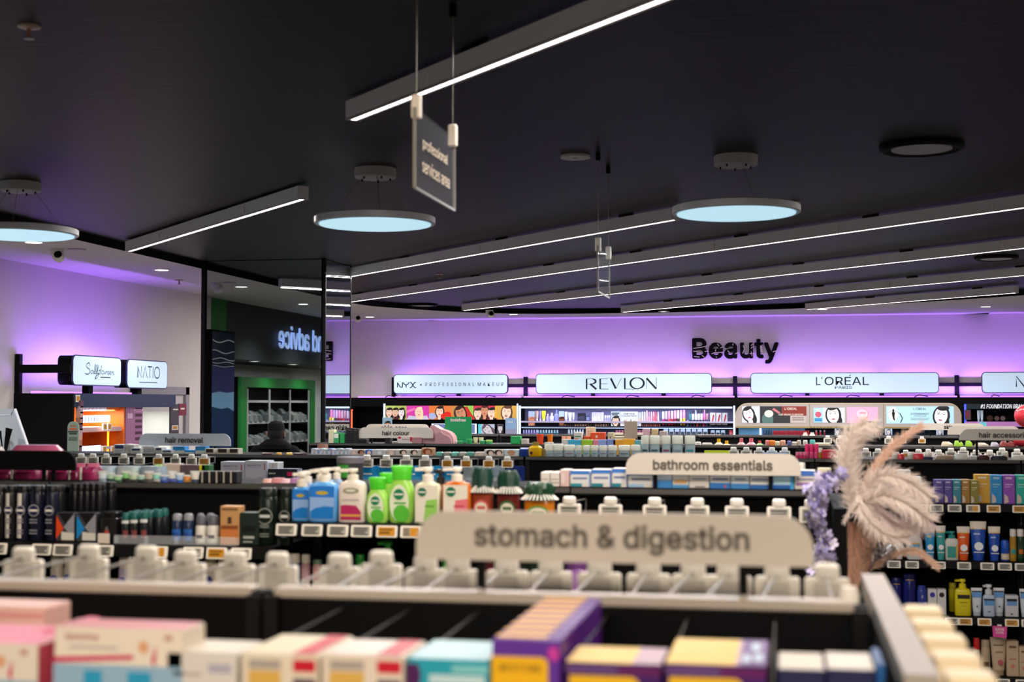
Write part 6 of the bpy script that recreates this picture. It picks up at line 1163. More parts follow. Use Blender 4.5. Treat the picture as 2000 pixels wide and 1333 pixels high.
pump(1843, 1869, 1039, 1052, zz, YC+.04, 'white bottle with a teal pump and label on the second lotion shelf', None, 'd4d4cc', '1f8a88', 'x', bands((-.36, .36, .1, .62, '3a9a90'), (.3, .42, .1, .7, 'd8a838')), .6, .2)
can(1951, 1969, 1056, 1074, zz, YC+.04, 'royal blue roll-on beside the smaller blue tube', None, '1c4cb0', '1f56c0', rollart('d8c8a0', 'e0dcd0'), 'roll_on', 'sunscreen', True)
can(1969, 1982, 1035, 1049, zz, YC+.04, 'gold spray with a white cap on the second lotion shelf', 'capped sprays', 'a8802a', 'dcd8d4', rollart('b08a30', '2a9a9a'))
can(1983, 1997, 1035, 1049, zz, YC+.04, 'dark green spray with a white cap at the picture edge', 'capped sprays', '1c3a24', 'dcd8d4', rollart('22442a', 'c86a20'))
zz = .595
for i, (a, b, yt) in enumerate(((1736, 1758, 1130), (1759, 1786, 1122))):
    can(a, b, yt, yt+10, zz, YC+.05, ['navy lotion bottle behind the end rail of cream cartons', 'broader navy lotion bottle beside the clear blue pack'][i], 'navy bottles', '141c6a', '101650', lambda mb, w, h: mb.quad(Fr((0, -w/2, 0)), -w*.3, w*.3, h*.96, h*.98, M('b08a30', .4), .001), 'lotion_bottle', 'bottle')
x, w, h = PRO(1787, 1806, 1145, zz, YC+.06); tag(MB().loft([(0, w, .05, 3), (h*.8, w, .05, 3), (h, w*.7, .02, 3)], M('3a4aa0', .1, alpha=.75), 14).build('clear_pouch', None, (x, YC+.08, zz)), 'clear blue pouch beside the two white cartons with round emblems', 'pack')
for i, (a, b) in enumerate(((1808, 1825), (1826, 1843))): carton(a, b, 1152, zz, YC+.04, .05, ['white carton with a violet-blue round emblem', 'white carton with a black round emblem'][i]+' beside the yellow pump bottle', 'round emblem cartons', 'd4d2d4', lambda mb, f, w, h, d, i=i: mb.ell(f, w*.5, h*.78, w*.3, w*.3, M(['3a3aa0', '202028'][i], .4), .0006))
pump(1860, 1892, 1133, 1150, zz, YC+.03, 'bright yellow pump lotion bottle with a black label band', None, 'd8c818', 'd8c818', 'x', bands((-.34, .4, .62, .76, '1c1a14'), (-.2, .25, .46, .50, '9a8a10'), (-.15, .2, .34, .36, '9a8a10')), .6, .3)
can(1849, 1864, 1140, 1150, zz, YC+.16, 'second yellow bottle standing behind the pump lotion bottle', None, 'c8b814', 'c8b814', None, 'lotion_bottle', 'bottle')
wb = lambda k: bands((-.44, .46, .72, .80, '1c1c24'), (-.42, .44, .5, .72, '5a94d0'), (-.1, .1, .2, .24, '303038'))
def wbt(mb, f, w, h, d): mb.quad(f, -w*.44, w*.44, h*.85, h*.9, M('1c1c24', .4), .003); mb.quad(f, -w*.42, w*.42, h*.66, h*.85, M('5a94d0', .4), .005); mb.ell(f, 0, h*.34, w*.08, w*.08, M('303038', .4), .009)
tubep(1892, 1914, 1150, zz, YC+.04, 'white and blue lotion tube next to the yellow pump bottle', 'white and blue lotion tubes', 'ccd4e0', 'b8c0cc', 'd8dce4', wbt)
pump(1915, 1938, 1143, 1162, zz, YC+.03, 'white and blue domed lotion bottle between two tubes', None, 'b8c4dc', 'd0d4dc', 'x', wb(0), .6, .25)
tubep(1935, 1957, 1150, zz, YC+.05, 'white and blue lotion tube next to the white carton', 'white and blue lotion tubes', 'ccd4e0', 'b8c0cc', 'd8dce4', wbt)
carton(1958, 1983, 1164, zz, YC+.04, .05, 'white and blue lotion carton beside the domed bottle and tube', None, 'ccccd4', bands((.1, .9, .72, .84, '1c1c24'), (.1, .9, .52, .72, '6a94d0'), (.4, .56, .1, .16, '303038')))
tubep(1986, 2008, 1152, zz, YC+.04, 'white and bright blue lotion tube at the picture edge', None, 'ccd4e0', 'b8c0cc', 'd8dce4', wbt)
zz = .316
for i, (a, b, yt) in enumerate(((1959, 1982, 1253), (1983, 2003, 1264))): carton(a, b, yt, zz, YC+.04, .05, ['tan flower carton beside the tan tube', 'tan flower carton at the picture edge'][i]+' on the lowest lotion shelf', 'tan flower cartons', 'c0a88c', lambda mb, f, w, h, d: (mb.ell(f, w*.5, h*.28, w*.24, w*.24, M('c8806a', .4), .0006, 5), mb.quad(f, w*.2, w*.8, h*.48, h*.5, M('a83830', .4), .0006), mb.quad(f, w*.2, w*.8, h*.8, h*.86, M('6a4a38', .4), .0006)))
tubep(1928, 1960, 1247, zz, YC+.05, 'tan tube with a pink flower on the lowest lotion shelf', None, 'c4ac92', 'a88c70', 'b8a48c', lambda mb, f, w, h, d: ([mb.ell(f, w*.08+w*.1*math.cos(k*1.257), h*.34+w*.1*math.sin(k*1.257), w*.09, w*.09, M('c05a68', .4), .012) for k in range(5)], mb.quad(f, -w*.3, w*.3, h*.78, h*.81, M('6a4a38', .4), .006), mb.quad(f, -w*.2, w*.25, h*.6, h*.63, M('8a6a50', .4), .008)))
can(1895, 1908, 1248, 1270, zz, YC+.05, 'cream bottle with a red cap on the lowest lotion shelf', None, 'cfc4b8', 'c01c24', None, 'lotion_bottle', 'bottle')
can(1910, 1928, 1252, 1266, zz, YC+.05, 'tan bottle beside the red-capped one on the lowest lotion shelf', None, 'b8a488', 'a8967c', rollart('b8a488', '6a4a38'), 'lotion_bottle', 'bottle')
# ---------------------------------------------------------------- D row tops
YD = 9.76
D_ = lambda a, b, yt, lab, grp, col, art=None, Y=YD, **k: carton(a, b, yt, ZC, Y, .07, lab, grp, col, art, **k)
for i, (a, b, yt, c) in enumerate(((676, 690, 837, '17161a'), (690, 700, 838, '1c1a1e'), (700, 716, 858, '131216'), (752, 762, 856, '1a171a'))): D_(a, b, yt, ORD[i]+' black carton beside the hair colour sign', 'black cartons by the hair colour sign', c, bands((.2, .8, .86, .9, '6a5a48')))
for i, (a, b, yt, c, lab) in enumerate(((642, 652, 840, 'd8d0b0', 'cream carton at the pillar edge'), (652, 662, 846, '3aa060', 'green and white carton at the pillar edge'), (664, 673, 847, '2a9a50', 'small green carton at the pillar edge'))): D_(a, b, yt, lab, 'cartons at the pillar edge', c, bands((.1, .9, .5, .9, 'e0e0d8')) if i == 1 else None)
D_(766, 778, 863, 'low pale carton with dark marks, before the red-crossed box', None, 'b8aca4', bands((.2, .8, .3, .6, '4a4448')))
D_(776, 805, 853, 'white box with red marks under the hair colour sign', None, 'd0c4bc', bands((.05, .25, .68, .95, 'c82838'), (.86, 1, .3, .9, 'c02038'), (.3, .8, .5, .6, '9a7a78')))
D_(805, 823, 855, 'dusky rose carton under the hair colour sign', None, 'a87a7c')
# pink dome display
x, w, h = PRO(826, 886, 831, ZC, 9.8); t = thing('dome_display', (x, 9.8, ZC), 'pale pink rounded display stand beside the green card', 'display stand')
f = Fr((-w/2, 0, 0)); pts = [(0, 0), (w, 0), (w*.985, h*.28)]+[(w*(.42+.55*math.cos(a)), h*(.30+.48*math.sin(a))) for a in (.25, .5, .75, 1.0, 1.25)]+[(w*.42, h*.92), (w*.36, h), (w*.26, h*.98), (w*.2, h*.78), (0, h*.70)]
MB().ext(f, pts, M('c89a9e', .4), -.12, 0).build('body', t)
MB().ext(f, [(p*.52+w*.44, q*.62) for p, q in pts[:9]]+[(w*.62, h*.66), (w*.44, h*.5)], M('b98a90', .4), 0, .03).build('side_panel', t); mb = MB(); mb.quad(f, w*.05, w*.4, h*.12, h*.15, M('a87a80', .4), .002).quad(f, w*.22, w*.34, h*.66, h*.86, M('c08a90', .4), .002); mb.build('print', t)
x, w, h = PRO(868, 920, 815, ZC, 10.0); t = thing('green_card', (x, 10.02, ZC), 'bright green header card with white lettering above the green jars', 'display card')
MB().box(-w/2, w/2, -.004, .004, 0, h, M('1a9a5c', .4)).build('card', t); MB().text(Fr((0, -.0045, 0)), 'innisfree', WHT, w=w*.58, at=(0, h*.88), bold=.03).build('lettering', t, smooth=0)
for i, (a, b, yt, c, k, lab) in enumerate(((888, 894, 862, 'c8b0b0', 'd8c4c4', 'tiny pale pink jar beside the pink dome'), (895, 904, 862, '3a9a60', '4ab070', 'low green jar beside the pink dome'), (911, 923, 858, '2a9a54', '3aa862', 'square green jar under the green card'), (937, 949, 861, '3aa060', '5ab878', 'low green jar beyond the cream tubes'), (949, 962, 860, '4ab070', '9ac858', 'lime-lidded green jar beyond the cream tubes'))):
    small('jar', a, b, yt, ZC, lab, 'jar', 'green jars', c, k, YD+.03, 'cream_jar')
for i, (a, b) in enumerate(((924, 934), (935, 945))): small('tube', a, b, 855, ZC, ['first', 'second'][i]+' cream tube among the green jars', 'tube', 'cream tubes', 'd0c49a', 'c8bc90', YD+.06, 'cream_tube')
D_(997, 1016, 853, 'bright green square box beyond the jars, beside a white one', None, '22a050', bands((.15, .85, .15, .7, '2cb05c')))
D_(1018, 1030, 858, 'white carton beside the bright green square box', None, 'c8bcb4')
for i, (a, b, yt, c) in enumerate(((1046, 1060, 849, 'e8502a'), (1067, 1078, 849, 'ee7a1c'))): x, w, h = PRO(a, b, yt, ZC, YD); tag(MB().loft([(0, w*.8, w*.8, 2), (h, w, w, 2)], M(c, .35), 18).loft([(h-.002, w*.9, w*.9, 2), (h-.001, w*.88, w*.88, 2)], BLK, 18).build('cup', None, (x, YD+.04, ZC)), ['coral', 'orange'][i]+' cup in front of the lavender bay', 'cup', 'coral and orange cups')
for i, (a, b) in enumerate(((1097, 1105), (1106, 1115))): small('jar', a, b, 853, ZC, ['first', 'second'][i]+' round peach jar in front of the lavender bay', 'jar', 'peach jars', 'd8805a', 'e8a07a', YD, 'cream_jar')
D_(1121, 1136, 845, 'white and orange carton in front of the lavender bay', None, 'd0ccc4', bands((.05, .55, .05, .5, 'e06a20'), (.1, .9, .6, .7, '4a8a58')))
D_(1144, 1161, 835, 'tall cream carton behind the long orange box', None, 'd0c0a0', bands((.1, .9, 0, .2, 'd8a020'), (.2, .8, .4, .8, 'b8a890')), Y=YD+.1)
D_(1140, 1152, 853, 'small orange-red carton before the tall cream one', None, 'd05020')
D_(1153, 1181, 845.5, 'long orange-red box with pale lettering before the lavender bay', None, 'e04c1c', bands((.36, .5, .55, .75, 'f0d0b8'), (.2, .8, .2, .3, 'f0b890')))
D_(1187, 1198, 846, 'cream carton between the orange box and the tan card', None, 'cabb9a', bands((.4, .6, .1, .7, '5a4a38')))
tag(MB().box(-.045, .045, -.003, .003, .04, .16, M('a89684', .5)).box(-.045, .045, -.02, .02, 0, .045, M('4a2238', .4)).build('tan_card', None, (XY(1231, YD), YD+.03, ZC)), 'plain tan square card on a plum base before the lavender bay', 'display card')
for i, (a, b, yt, c) in enumerate(((1200, 1218, 853, 'c8b89a'), (1255, 1268, 838, 'd0a8b0'), (1272, 1284, 839, 'c8b080'), (1288, 1302, 843, 'b8a8a0'))): D_(a, b, yt, ['low cream', 'pale rose', 'pale gold', 'grey beige'][i]+' carton on the row behind the tall white-capped tubs', 'cartons behind the tall tubs', c, bands((.1, .9, .3, .6, 'd8ccb8')))
def squat(a, b, yt, yn, lab, c, k, grp, Y=YD, z=ZC):
    x, w, h = PRO(a, b, yt, z, Y); hn = on_y((a+b)/2, yn, Y).z-z; t = thing('squat_bottle', (x, Y+.04, z), lab, 'bottle', grp)
    MB().loft([(0, w, .06, 3), (hn*.3, w*.98, .06, 3), (hn, w*.5, .035, 2.4)], M(c, .25), 18).build('body', t); MB().loft([(hn, w*.42, .034, 2), (h, w*.42, .034, 2)], M(k, .3), 14).build('cap', t)
for i, (a, b, yt, yn, c, k, lab) in enumerate(((1395, 1411, 858, 865, 'd8c8b0', 'e0b010', 'squat cream bottle with a yellow cap'), (1411, 1426, 862, 868, 'd8c8b0', 'e0b010', 'smaller squat cream bottle with a yellow cap'), (1439, 1455, 857, 865, 'd0a8a8', 'd86a7a', 'squat bottle with a rose cap, first of its pair'), (1457, 1476, 857, 865, 'd8a0a8', 'd86a7a', 'squat bottle with a rose cap, second of its pair'), (1476, 1490, 862, 867, '8ac078', 'd05a5a', 'squat green bottle with a red cap'))): squat(a, b, yt, yn, lab+' beyond the bathroom sign', c, k, 'squat bottles beyond the bathroom sign')
for i, (a, b, yt, c) in enumerate(((1357, 1368, 864, 'd8d0c4'), (1370, 1390, 866, 'd0c4b8'), (1494, 1502, 861, 'd07a7a'), (1501, 1514, 861, 'e07a28'), (1512, 1523, 863, 'd8c8a8'), (1523, 1534, 861, 'd89a80'), (1537, 1545, 862, '5a5a98'), (1545, 1557, 864, 'c8bcac'), (1556, 1564, 861, 'b8ac9c'), (1568, 1577, 861, 'd0c8c0'), (1581, 1592, 860, '4aa8a0'), (1586, 1622, 866, 'cfc0a4'))):
    x, w, h = PRO(a, b, yt, ZC, YD); tag(MB().loft([(0, w, .05, 3.4), (h*.8, w*.97, .05, 3.4), (h, w*.8, .04, 3)], M(c, .35), 14).build('small_pot', None, (x, YD+.04, ZC)), ['white', 'cream stacked', 'rose', 'orange', 'pale yellow', 'peach', 'indigo', 'beige', 'taupe', 'ivory', 'turquoise', 'long sand'][i]+' little pot in the row beyond the bathroom sign', 'pot', 'little pots beyond the bathroom sign')
tag(MB().loft([(0, .16, .02, 5), (.03, .16, .02, 5)], M('c0d414', .3), 16).build('lime_pack', None, (XY(1399, 9.41), 9.41, 1.265)), 'long yellow-green pack hanging under the squat yellow-capped bottles', 'pack')
tag(MB().loft([(0, .17, .02, 5), (.03, .17, .02, 5)], M('7aa0c8', .3), 16).build('blue_pack', None, (XY(1513, 9.41), 9.41, 1.255)), 'long pale blue pack hanging over the end of the bathroom sign', 'pack')
for i, (a, b, yt, c) in enumerate(((1839, 1862, 864, 'c8bca0'), (1864, 1882, 862, '9ac838'), (1886, 1900, 862, '98c830'), (1904, 1932, 866, 'c8bca8'), (1936, 1952, 865, 'b8b0c0'), (1953, 1986, 863, '8a3a34'))):
    x, w, h = PRO(a, b, yt, ZC, YD); tag(MB().loft([(0, w, .06, 3), (h*.5, w*.95, .06, 3), (h, w*.55, .04, 3, -w*.1, 0)], M(c, .35), 14).build('low_bottle', None, (x, YD+.05, ZC)), ['beige', 'lime and white', 'small lime', 'cream', 'pale lilac', 'brick red'][i]+' bottle lying low behind the hair accessories sign', 'bottle', 'low bottles by the hair accessories sign')
# E row
YE = 12.82
for i, (a, b) in enumerate(((1567, 1578), (1580, 1592))):
    x, w, h = PRO(a, b, 845.5, ZC, YE); t = thing('white_pot', (x, YE+.04, ZC), ['first', 'second'][i]+' of two white tapered pots under the cream header', 'pot', 'twin white pots'); MB().loft([(0, w, w, 2), (h*.4, w*.85, w*.85, 2)], M('d4ccc0', .4), 18).build('body', t); MB().loft([(h*.4, w*.7, w*.7, 2), (h, w*.62, w*.62, 2)], M('cfc6ba', .4), 18).build('cap', t)
carton(1362, 1407, 850, ZC, YE, .06, 'long cream carton on the furthest row beside the tall white tubs', None, 'd0bfb6', bands((.3, .6, .4, .55, '7a6a68')))
for i, (a, b, c) in enumerate(((760, 790, '22201f'), (905, 918, 'b8c0b8'), (1200, 1216, 'cdbfa8'), (1240, 1256, 'c8bcae'))): carton(a, b, 846, ZC, YE, .06, ['black', 'pale green', 'sand', 'stone'][i]+' carton peeping over from the furthest row', 'cartons of the furthest row', c)
# ---------------------------------------------------------------- red balls at the picture edge
for i, (px, py, r, Y) in enumerate(((2004, 813, .072, 9.5), (1994, 872, .052, 9.5))):
    c = on_y(px, py, Y); c.z = max(c.z, ZC+r) if i else c.z
    if i: c = on_y(px, 872, 9.8); c.z = ZC+r
    t = thing('red_ball', c, ['large glossy red ball', 'small glossy red ball'][i]+(' cut by the picture edge beside the slanted lettering' if not i else ' resting under the hair accessories sign'), 'ball', 'red balls')
    n = 10; MB().loft([(r*math.sin(-PI/2+PI*k/n), max(.002, 2*r*math.cos(-PI/2+PI*k/n)), max(.002, 2*r*math.cos(-PI/2+PI*k/n)), 2) for k in range(n+1)], M('d83a44', .2), 28).build('sphere', t)
    if not i: MB().tube([(0, 0, -r), (0, 0, ZC-c.z)], .004, WHT, 6).build('stem', t)
# ---------------------------------------------------------------- white slanted display with brushes, sage card
Y9 = 8.2
q = lambda px, py: (on_y(px, py, Y9).x, on_y(px, py, Y9).z)
t = thing('slanted_stand', (0, Y9, 0), 'white slanted display panel holding black brushes at the picture edge', 'display stand'); fr = Fr((0, 0, 0))
MB().ext(fr, [q(-70, 905), q(64, 905), q(27, 799), q(-70, 801)], M('bfbdc2', .45), -.03, 0).build('panel', t)
MB().stroke(fr, [q(64, 905), q(27, 799), q(22, 811), q(-70, 813)], .008, M('dedce2', .4), .002).build('edge', t)
MB().box(q(-70, 0)[0], q(66, 0)[0], -.25, .03, 0, q(0, 890)[1]-.12, BLK).build('base', t)
MB().box(q(-20, 0)[0], q(40, 0)[0], -.12, -.02, q(0, 890)[1]-.12, q(0, 884)[1], WHT).build('tray', t)
for i, (x0, x1, y0) in enumerate(((-2, -6, 835), (3, 2, 838), (5, 12, 852), (4, 1, 839), (10, 16, 842), (24, 18, 836), (28, 20, 837), (32, 22, 838))):
    a, b = q(x0, y0), q(x1, 883); o = MB().tube([(a[0], Y9-.06, a[1]), (a[0]*.7+b[0]*.3, Y9-.06, a[1]*.7+b[1]*.3), (b[0], Y9-.06, b[1])], [.009, .006, .004], BLK, 7).build('makeup_brush'); tag(o, '%s black brush standing against the white slanted panel' % ORD[i], 'brush', 'black brushes in the slanted stand')
Y8 = 8.4; q8 = lambda px, py: (on_y(px, py, Y8).x, on_y(px, py, Y8).z)
t = thing('sage_card', (0, Y8, 0), 'tall sage green rounded card standing beside the orange lit bay', 'display card')
a, b = q8(131, 898), q8(154, 824)
MB().ext(fr, rrect(a[0], b[0], a[1], b[1], .035, 5, (0, 0, 1, 1)), M('8f9a86', .5), -.006, 0).build('card', t)
MB().box(a[0]+.02, b[0]-.02, -.03, .03, 0, a[1]+.02, M('55604e', .5)).build('stand', t)
mb = MB(); mx = (a[0]+b[0])/2
for py, w, c in ((833, .04, 'b86a48'), (839, .055, 'd8542c'), (844, .07, '3a443c'), (848, .055, '3a443c'), (856, .06, '5a665a'), (860, .06, '5a665a')): z = q8(0, py)[1]; z = on_y(142, py, Y8).z; mb.quad(fr, mx-w/2, mx+w/2, z-.005, z+.005, M(c, .5), .001)
mb.build('print', t)
# things inside the side unit
fx = lambda px, py, Xp: on_x(px, py, Xp)
def side_poster(pa, pb, pya, pyb, Xp, lab, art, bg, e=.4, nm='advert_board'):
    A = fx(pa, pya, Xp); B = fx(pb, pyb, Xp); w = B.y-A.y; h = A.z-B.z; t = thing(nm, (Xp, A.y, B.z), lab, 'advert'); f = Fr((0, 0, 0), (0, 1, 0))
    MB().box(-.012, -.0005, 0, w, 0, h, BLK2).build('board', t); mb = MB(); mb.quad(f, 0, w, 0, h, M(bg, .4, emit=e)); art(mb, f, w, h); mb.build('print', t, smooth=0)
side_poster(152, 208, 784, 803, -5.90, 'pale pink hand advert panel at the head of the orange bay', lambda mb, f, w, h: [mb.stroke(f, [(w*(.1+.13*k), h*.05), (w*(.16+.13*k), h*.5), (w*(.13+.13*k), h*.95)], .012, M('c8949a', .4, emit=.3), .001) for k in range(6)], 'd8cbe0')
side_poster(208, 240, 783, 803, -5.905, 'orange end of the advert panel at the head of the orange bay', lambda mb, f, w, h: None, 'd8661c', .3)
side_poster(161, 215, 812, 825, -5.95, 'blue striped nail display in the orange bay', lambda mb, f, w, h: [mb.quad(f, w*.05*k, w*.05*k+w*.03, h*.2, h*.8, M(['4a6ac8', 'a8b8e8'][k % 2], .4, emit=.4), .001) for k in range(12)], 'b8c8e8')
side_poster(159, 197, 872, 890, -5.86, 'blank white glowing panel at the foot of the orange bay', lambda mb, f, w, h: None, 'd4dcf4', .75)
side_poster(246, 278, 786, 868, -5.86, 'mauve pink cut-out column with pale script between the two lit bays', lambda mb, f, w, h: (mb.quad(f, w*.1, w*.4, h*.62, h*.74, M('d8b0cc', .4, emit=.2), .001), [mb.quad(f, w*.55, w*.95, h*(.1+.14*k), h*(.17+.14*k), M('5a3040', .4), .001) for k in range(6)]), '9a6488', .25)
def ticket(px, py, Xp, lab, amber, w=.07):
    c = fx(px, py, Xp); t = thing('price_tag', c, lab, 'price tag', 'price tags in the side unit'); f = Fr((0, 0, 0), (0, 1, 0)); MB().box(0, .012, -w/2, w/2, -.03, .03, TAGW).build('frame', t); MB().quad(f, -w*.36, w*.36, -.02, .02, LCDO if amber else LCD, .0128).build('screen', t)
for i, (px, py) in enumerate(((150, 779), (203, 834), (212, 834), (202, 878), (219, 878))): ticket(px, py, -5.84, ORD[i]+' price tag in the orange lit bay, counted from the top', 1)
MB_ = lambda: MB()
side_poster(333, 349, 790, 854, -5.84, 'grey-brown column with a price tag at the end of the pale lit panel', lambda mb, f, w, h: (mb.quad(f, w*.3, w*.9, h*.82, h*.86, WHT, .001), mb.quad(f, w*.2, w*.9, h*.22, h*.36, TAGW, .001), mb.quad(f, w*.3, w*.8, h*.25, h*.33, LCDO, .0015)), '4a4042', .0)
side_poster(349, 364, 789, 812, -5.84, 'dark red square advert beside the grey-brown column', lambda mb, f, w, h: mb.quad(f, w*.25, w*.75, h*.5, h*.65, WHT, .001), '7a1f24', .1)
for k in range(9):
    c = fx(156-.4*k, 790+11*k, -5.83); o = MB().box(-.02, .02, -.025, .025, -.03, .03, M(['6a4a58', 'b8a0a8', 'd0a090', 'a87a6a'][k % 4], .4)).build('hanging_sachet', None, c); tag(o, ORD[k]+' small sachet down the strip at the edge of the orange bay', 'sachet', 'sachet strip by the orange bay')
# ================================================================= FEATHERS AND GARLAND on the gondola end
def fpt(px, py, Y): return on_y(px, py, Y)
def feather_mat(c):
    m = M(c, .75); nt = m.node_tree; b = nt.nodes['Principled BSDF']; out = [n for n in nt.nodes if n.type == 'OUTPUT_MATERIAL'][0]
    tr = nt.nodes.new('ShaderNodeBsdfTranslucent'); tr.inputs[0].default_value = b.inputs['Base Color'].default_value; mx = nt.nodes.new('ShaderNodeMixShader'); mx.inputs[0].default_value = .35
    nt.links.new(b.outputs[0], mx.inputs[1]); nt.links.new(tr.outputs[0], mx.inputs[2]); nt.links.new(mx.outputs[0], out.inputs[0]); return m
FM = {k: feather_mat(v) for k, v in {'d9c8be': 'e6d8ce', 'cdb8b4': 'dccac8', 'd6b49e': 'e0bda6', 'c49a82': 'd0a288'}.items()}
def plume(parent, pts, width, c, n=150, droop=.3, spread=.5, thick=.0022):
    """a soft feather: a thin quill with long curling barbs on both sides"""
    cl = bez(pts, 14); mb = MB(); m = FM[c]; rnd = random.Random(len(parent.children)*7+int(pts[0][0]*1e4)); n = int(n*1.9)
    mb.tube(cl, [.0014*(1-.7*i/len(cl))+.0003 for i in range(len(cl))], m, 5)
    view = Vector((0, -1, 0)); N = len(cl)-1
    for k in range(n):
        t = .04+.96*k/n; i = min(int(t*N), N-1); p = cl[i].lerp(cl[i+1], t*N-i); tg = (cl[i+1]-cl[i]).normalized(); side = tg.cross(view).normalized()
        L = width*1.35*(.45+.55*math.sin(PI*min(1, .15+.7*t)))*rnd.uniform(.6, 1.3); wave = .25*math.sin(k*.23+rnd.random())
        for s in (-1, 1):
            a = rnd.uniform(-1.0, 1.0); sd = (side*s*math.cos(a)+view*math.sin(a)).normalized(); dr = (tg*(spread+.35+wave*s)+sd).normalized(); q0 = p; wv = thick*rnd.uniform(.5, 1.4); vs = []; fs = []; ns = 5; cv = rnd.uniform(-.1, .5)
            for j in range(ns+1):
                ax = dr.cross(view).normalized()*wv*(1-.8*j/ns)/2; vs += [q0-ax, q0+ax]
                dr = (dr+tg*cv*.35+Vector((rnd.uniform(-.16, .16), rnd.uniform(-.12, .12), rnd.uniform(-.14, .12)-droop*.15))).normalized(); q0 = q0+dr*L/ns
            for j in range(ns): fs.append((2*j, 2*j+2, 2*j+3, 2*j+1))
            mb.add(vs, fs, m)
    return mb.build('plume', parent, -parent.location)
Yf = 4.12
base = fpt(1668, 1010, Yf)
t = thing('feather_headpiece', base, 'cream and blush feather headpiece fanning out from the end of the bathroom gondola', 'feather headpiece')
P = lambda *q: [fpt(a, b, Yf+dy) for a, b, dy in q]
plume(t, P((1668, 1010, 0), (1655, 945, -.02), (1648, 890, -.03), (1662, 850, -.02), (1690, 828, -.01)), .034, 'd9c8be', 190)
plume(t, P((1670, 1000, .02), (1672, 930, .02), (1668, 880, .02), (1690, 845, .03), (1712, 832, .05)), .030, 'd9c8be', 150)
plume(t, P((1672, 995, .02), (1700, 930, .03), (1745, 872, .05), (1800, 832, .08)), .022, 'd6b49e', 170, 0, .9)
plume(t, P((1675, 985, 0), (1715, 935, -.02), (1765, 938, -.03), (1815, 972, -.02)), .036, 'd9c8be', 190)
plume(t, P((1675, 990, -.02), (1720, 970, -.05), (1770, 985, -.06), (1812, 1015, -.05)), .040, 'd9c8be', 190)
plume(t, P((1678, 985, .03), (1735, 955, .03), (1780, 958, .03), (1810, 965, .03)), .030, 'cdb8b4', 150)
plume(t, P((1680, 960, -.01), (1715, 1000, -.03), (1760, 1030, -.03), (1820, 1022, -.02)), .036, 'cdb8b4', 180)
plume(t, P((1672, 960, -.03), (1690, 1010, -.05), (1730, 1045, -.05), (1770, 1050, -.04)), .034, 'd9c8be', 150)
plume(t, P((1690, 1000, -.03), (1672, 985, -.05), (1656, 1005, -.06), (1648, 1022, -.06)), .010, 'd9c8be', 60)
MB().loft([(-.012, .03, .03, 2), (.012, .03, .03, 2)], BLK2, 12).build('clip', t)
t = thing('feather_boa', fpt(1672, 990, Yf), 'salmon pink feather boa hanging down beside the black end panel', 'feather boa')
plume(t, P((1675, 975, .02), (1668, 1030, .0), (1664, 1090, 0), (1660, 1160, 0)), .034, 'c49a82', 220, .6)
plume(t, P((1690, 975, .03), (1690, 1030, .02), (1680, 1080, .02), (1668, 1130, .02)), .034, 'd6b49e', 190, .6)
plume(t, P((1700, 1000, .03), (1705, 1040, .03), (1695, 1075, .03), (1680, 1110, .03)), .03, 'c49a82', 130, .6)
t = thing('curled_feather', fpt(1700, 1112, Yf), 'single curled blush feather with a silver clip, low beside the feather boa', 'feather hair clip')
plume(t, P((1700, 1115, 0), (1740, 1085, -.02), (1790, 1078, -.03), (1832, 1108, -.02)), .016, 'd6b49e', 150, .3, .8)
mb = MB()
for k in range(46):
    c = fpt(1690+random.random()*52, 1092-random.random()*34+random.random()*10, Yf-.03); d = Vector((random.uniform(-1, 1), random.uniform(-.4, .4), random.uniform(-.7, .7))).normalized()*.014; mb.bar(c-d, c+d, .0025, .0012, CHROME)
mb.build('silver_clip', t, -t.location)
# lilac flower garland
def flower(c):
    mb = MB(); m = M(c, .6)
    for k in range(6):
        a = 2*PI*k/6; u = Vector((math.cos(a), math.sin(a), 0)); w = Vector((-math.sin(a), math.cos(a), 0)); z = Vector((0, 0, 1))
        mb.add([u*.002, u*.010+w*.007+z*.003, u*.019+w*.004+z*.007, u*.019-w*.004+z*.007, u*.010-w*.007+z*.003], [(0, 1, 2, 3, 4)], m)
    mb.loft([(0, .006, .006, 2), (.005, .004, .004, 2)], M('d8d0c0', .6), 8)
    return mb
protos = []
t = thing('flower_garland', fpt(1600, 950, 4.0), 'lilac and white flower garland hanging beside the stomach sign', 'garland')
path = bez([fpt(1628, 935, 4.0), fpt(1600, 950, 3.98), fpt(1592, 1000, 3.97), fpt(1606, 1050, 3.98), fpt(1608, 1100, 3.99), fpt(1596, 1140, 4.0)], 10)
MB().tube(path, .004, M('8f86b0', .6), 6).build('string', t, -t.location)
FC = ['9c94c2', 'b4abd0', 'd0c8da', '8880b4', 'c4bcd6']; me = []
for k in range(96):
    p = path[int(k*(len(path)-1)/95)] + Vector((random.uniform(-.024, .024), random.uniform(-.02, .01), random.uniform(-.014, .014)))
    if k < 5: o = flower(FC[k]).build('flower', t, p-t.location); me.append(o)
    else: o = me[k % 5].copy(); COL.objects.link(o); o.parent = t; o.location = p-t.location
    o.rotation_euler = (random.uniform(.6, 2.4), random.uniform(-.6, .6), random.uniform(0, 6)); s = random.uniform(.8, 1.25); o.scale = (s, s, s)
# garland and pieces need their peg
tag(MB().tube([fpt(1640, 938, 4.0), fpt(1640, 938, 4.05)], .003, STEEL, 6).tube([fpt(1590, 946, 4.0), fpt(1640, 938, 4.0)], .003, STEEL, 6).build('garland_hook'), 'thin steel hook carrying the lilac garland at the end panel', 'hook')
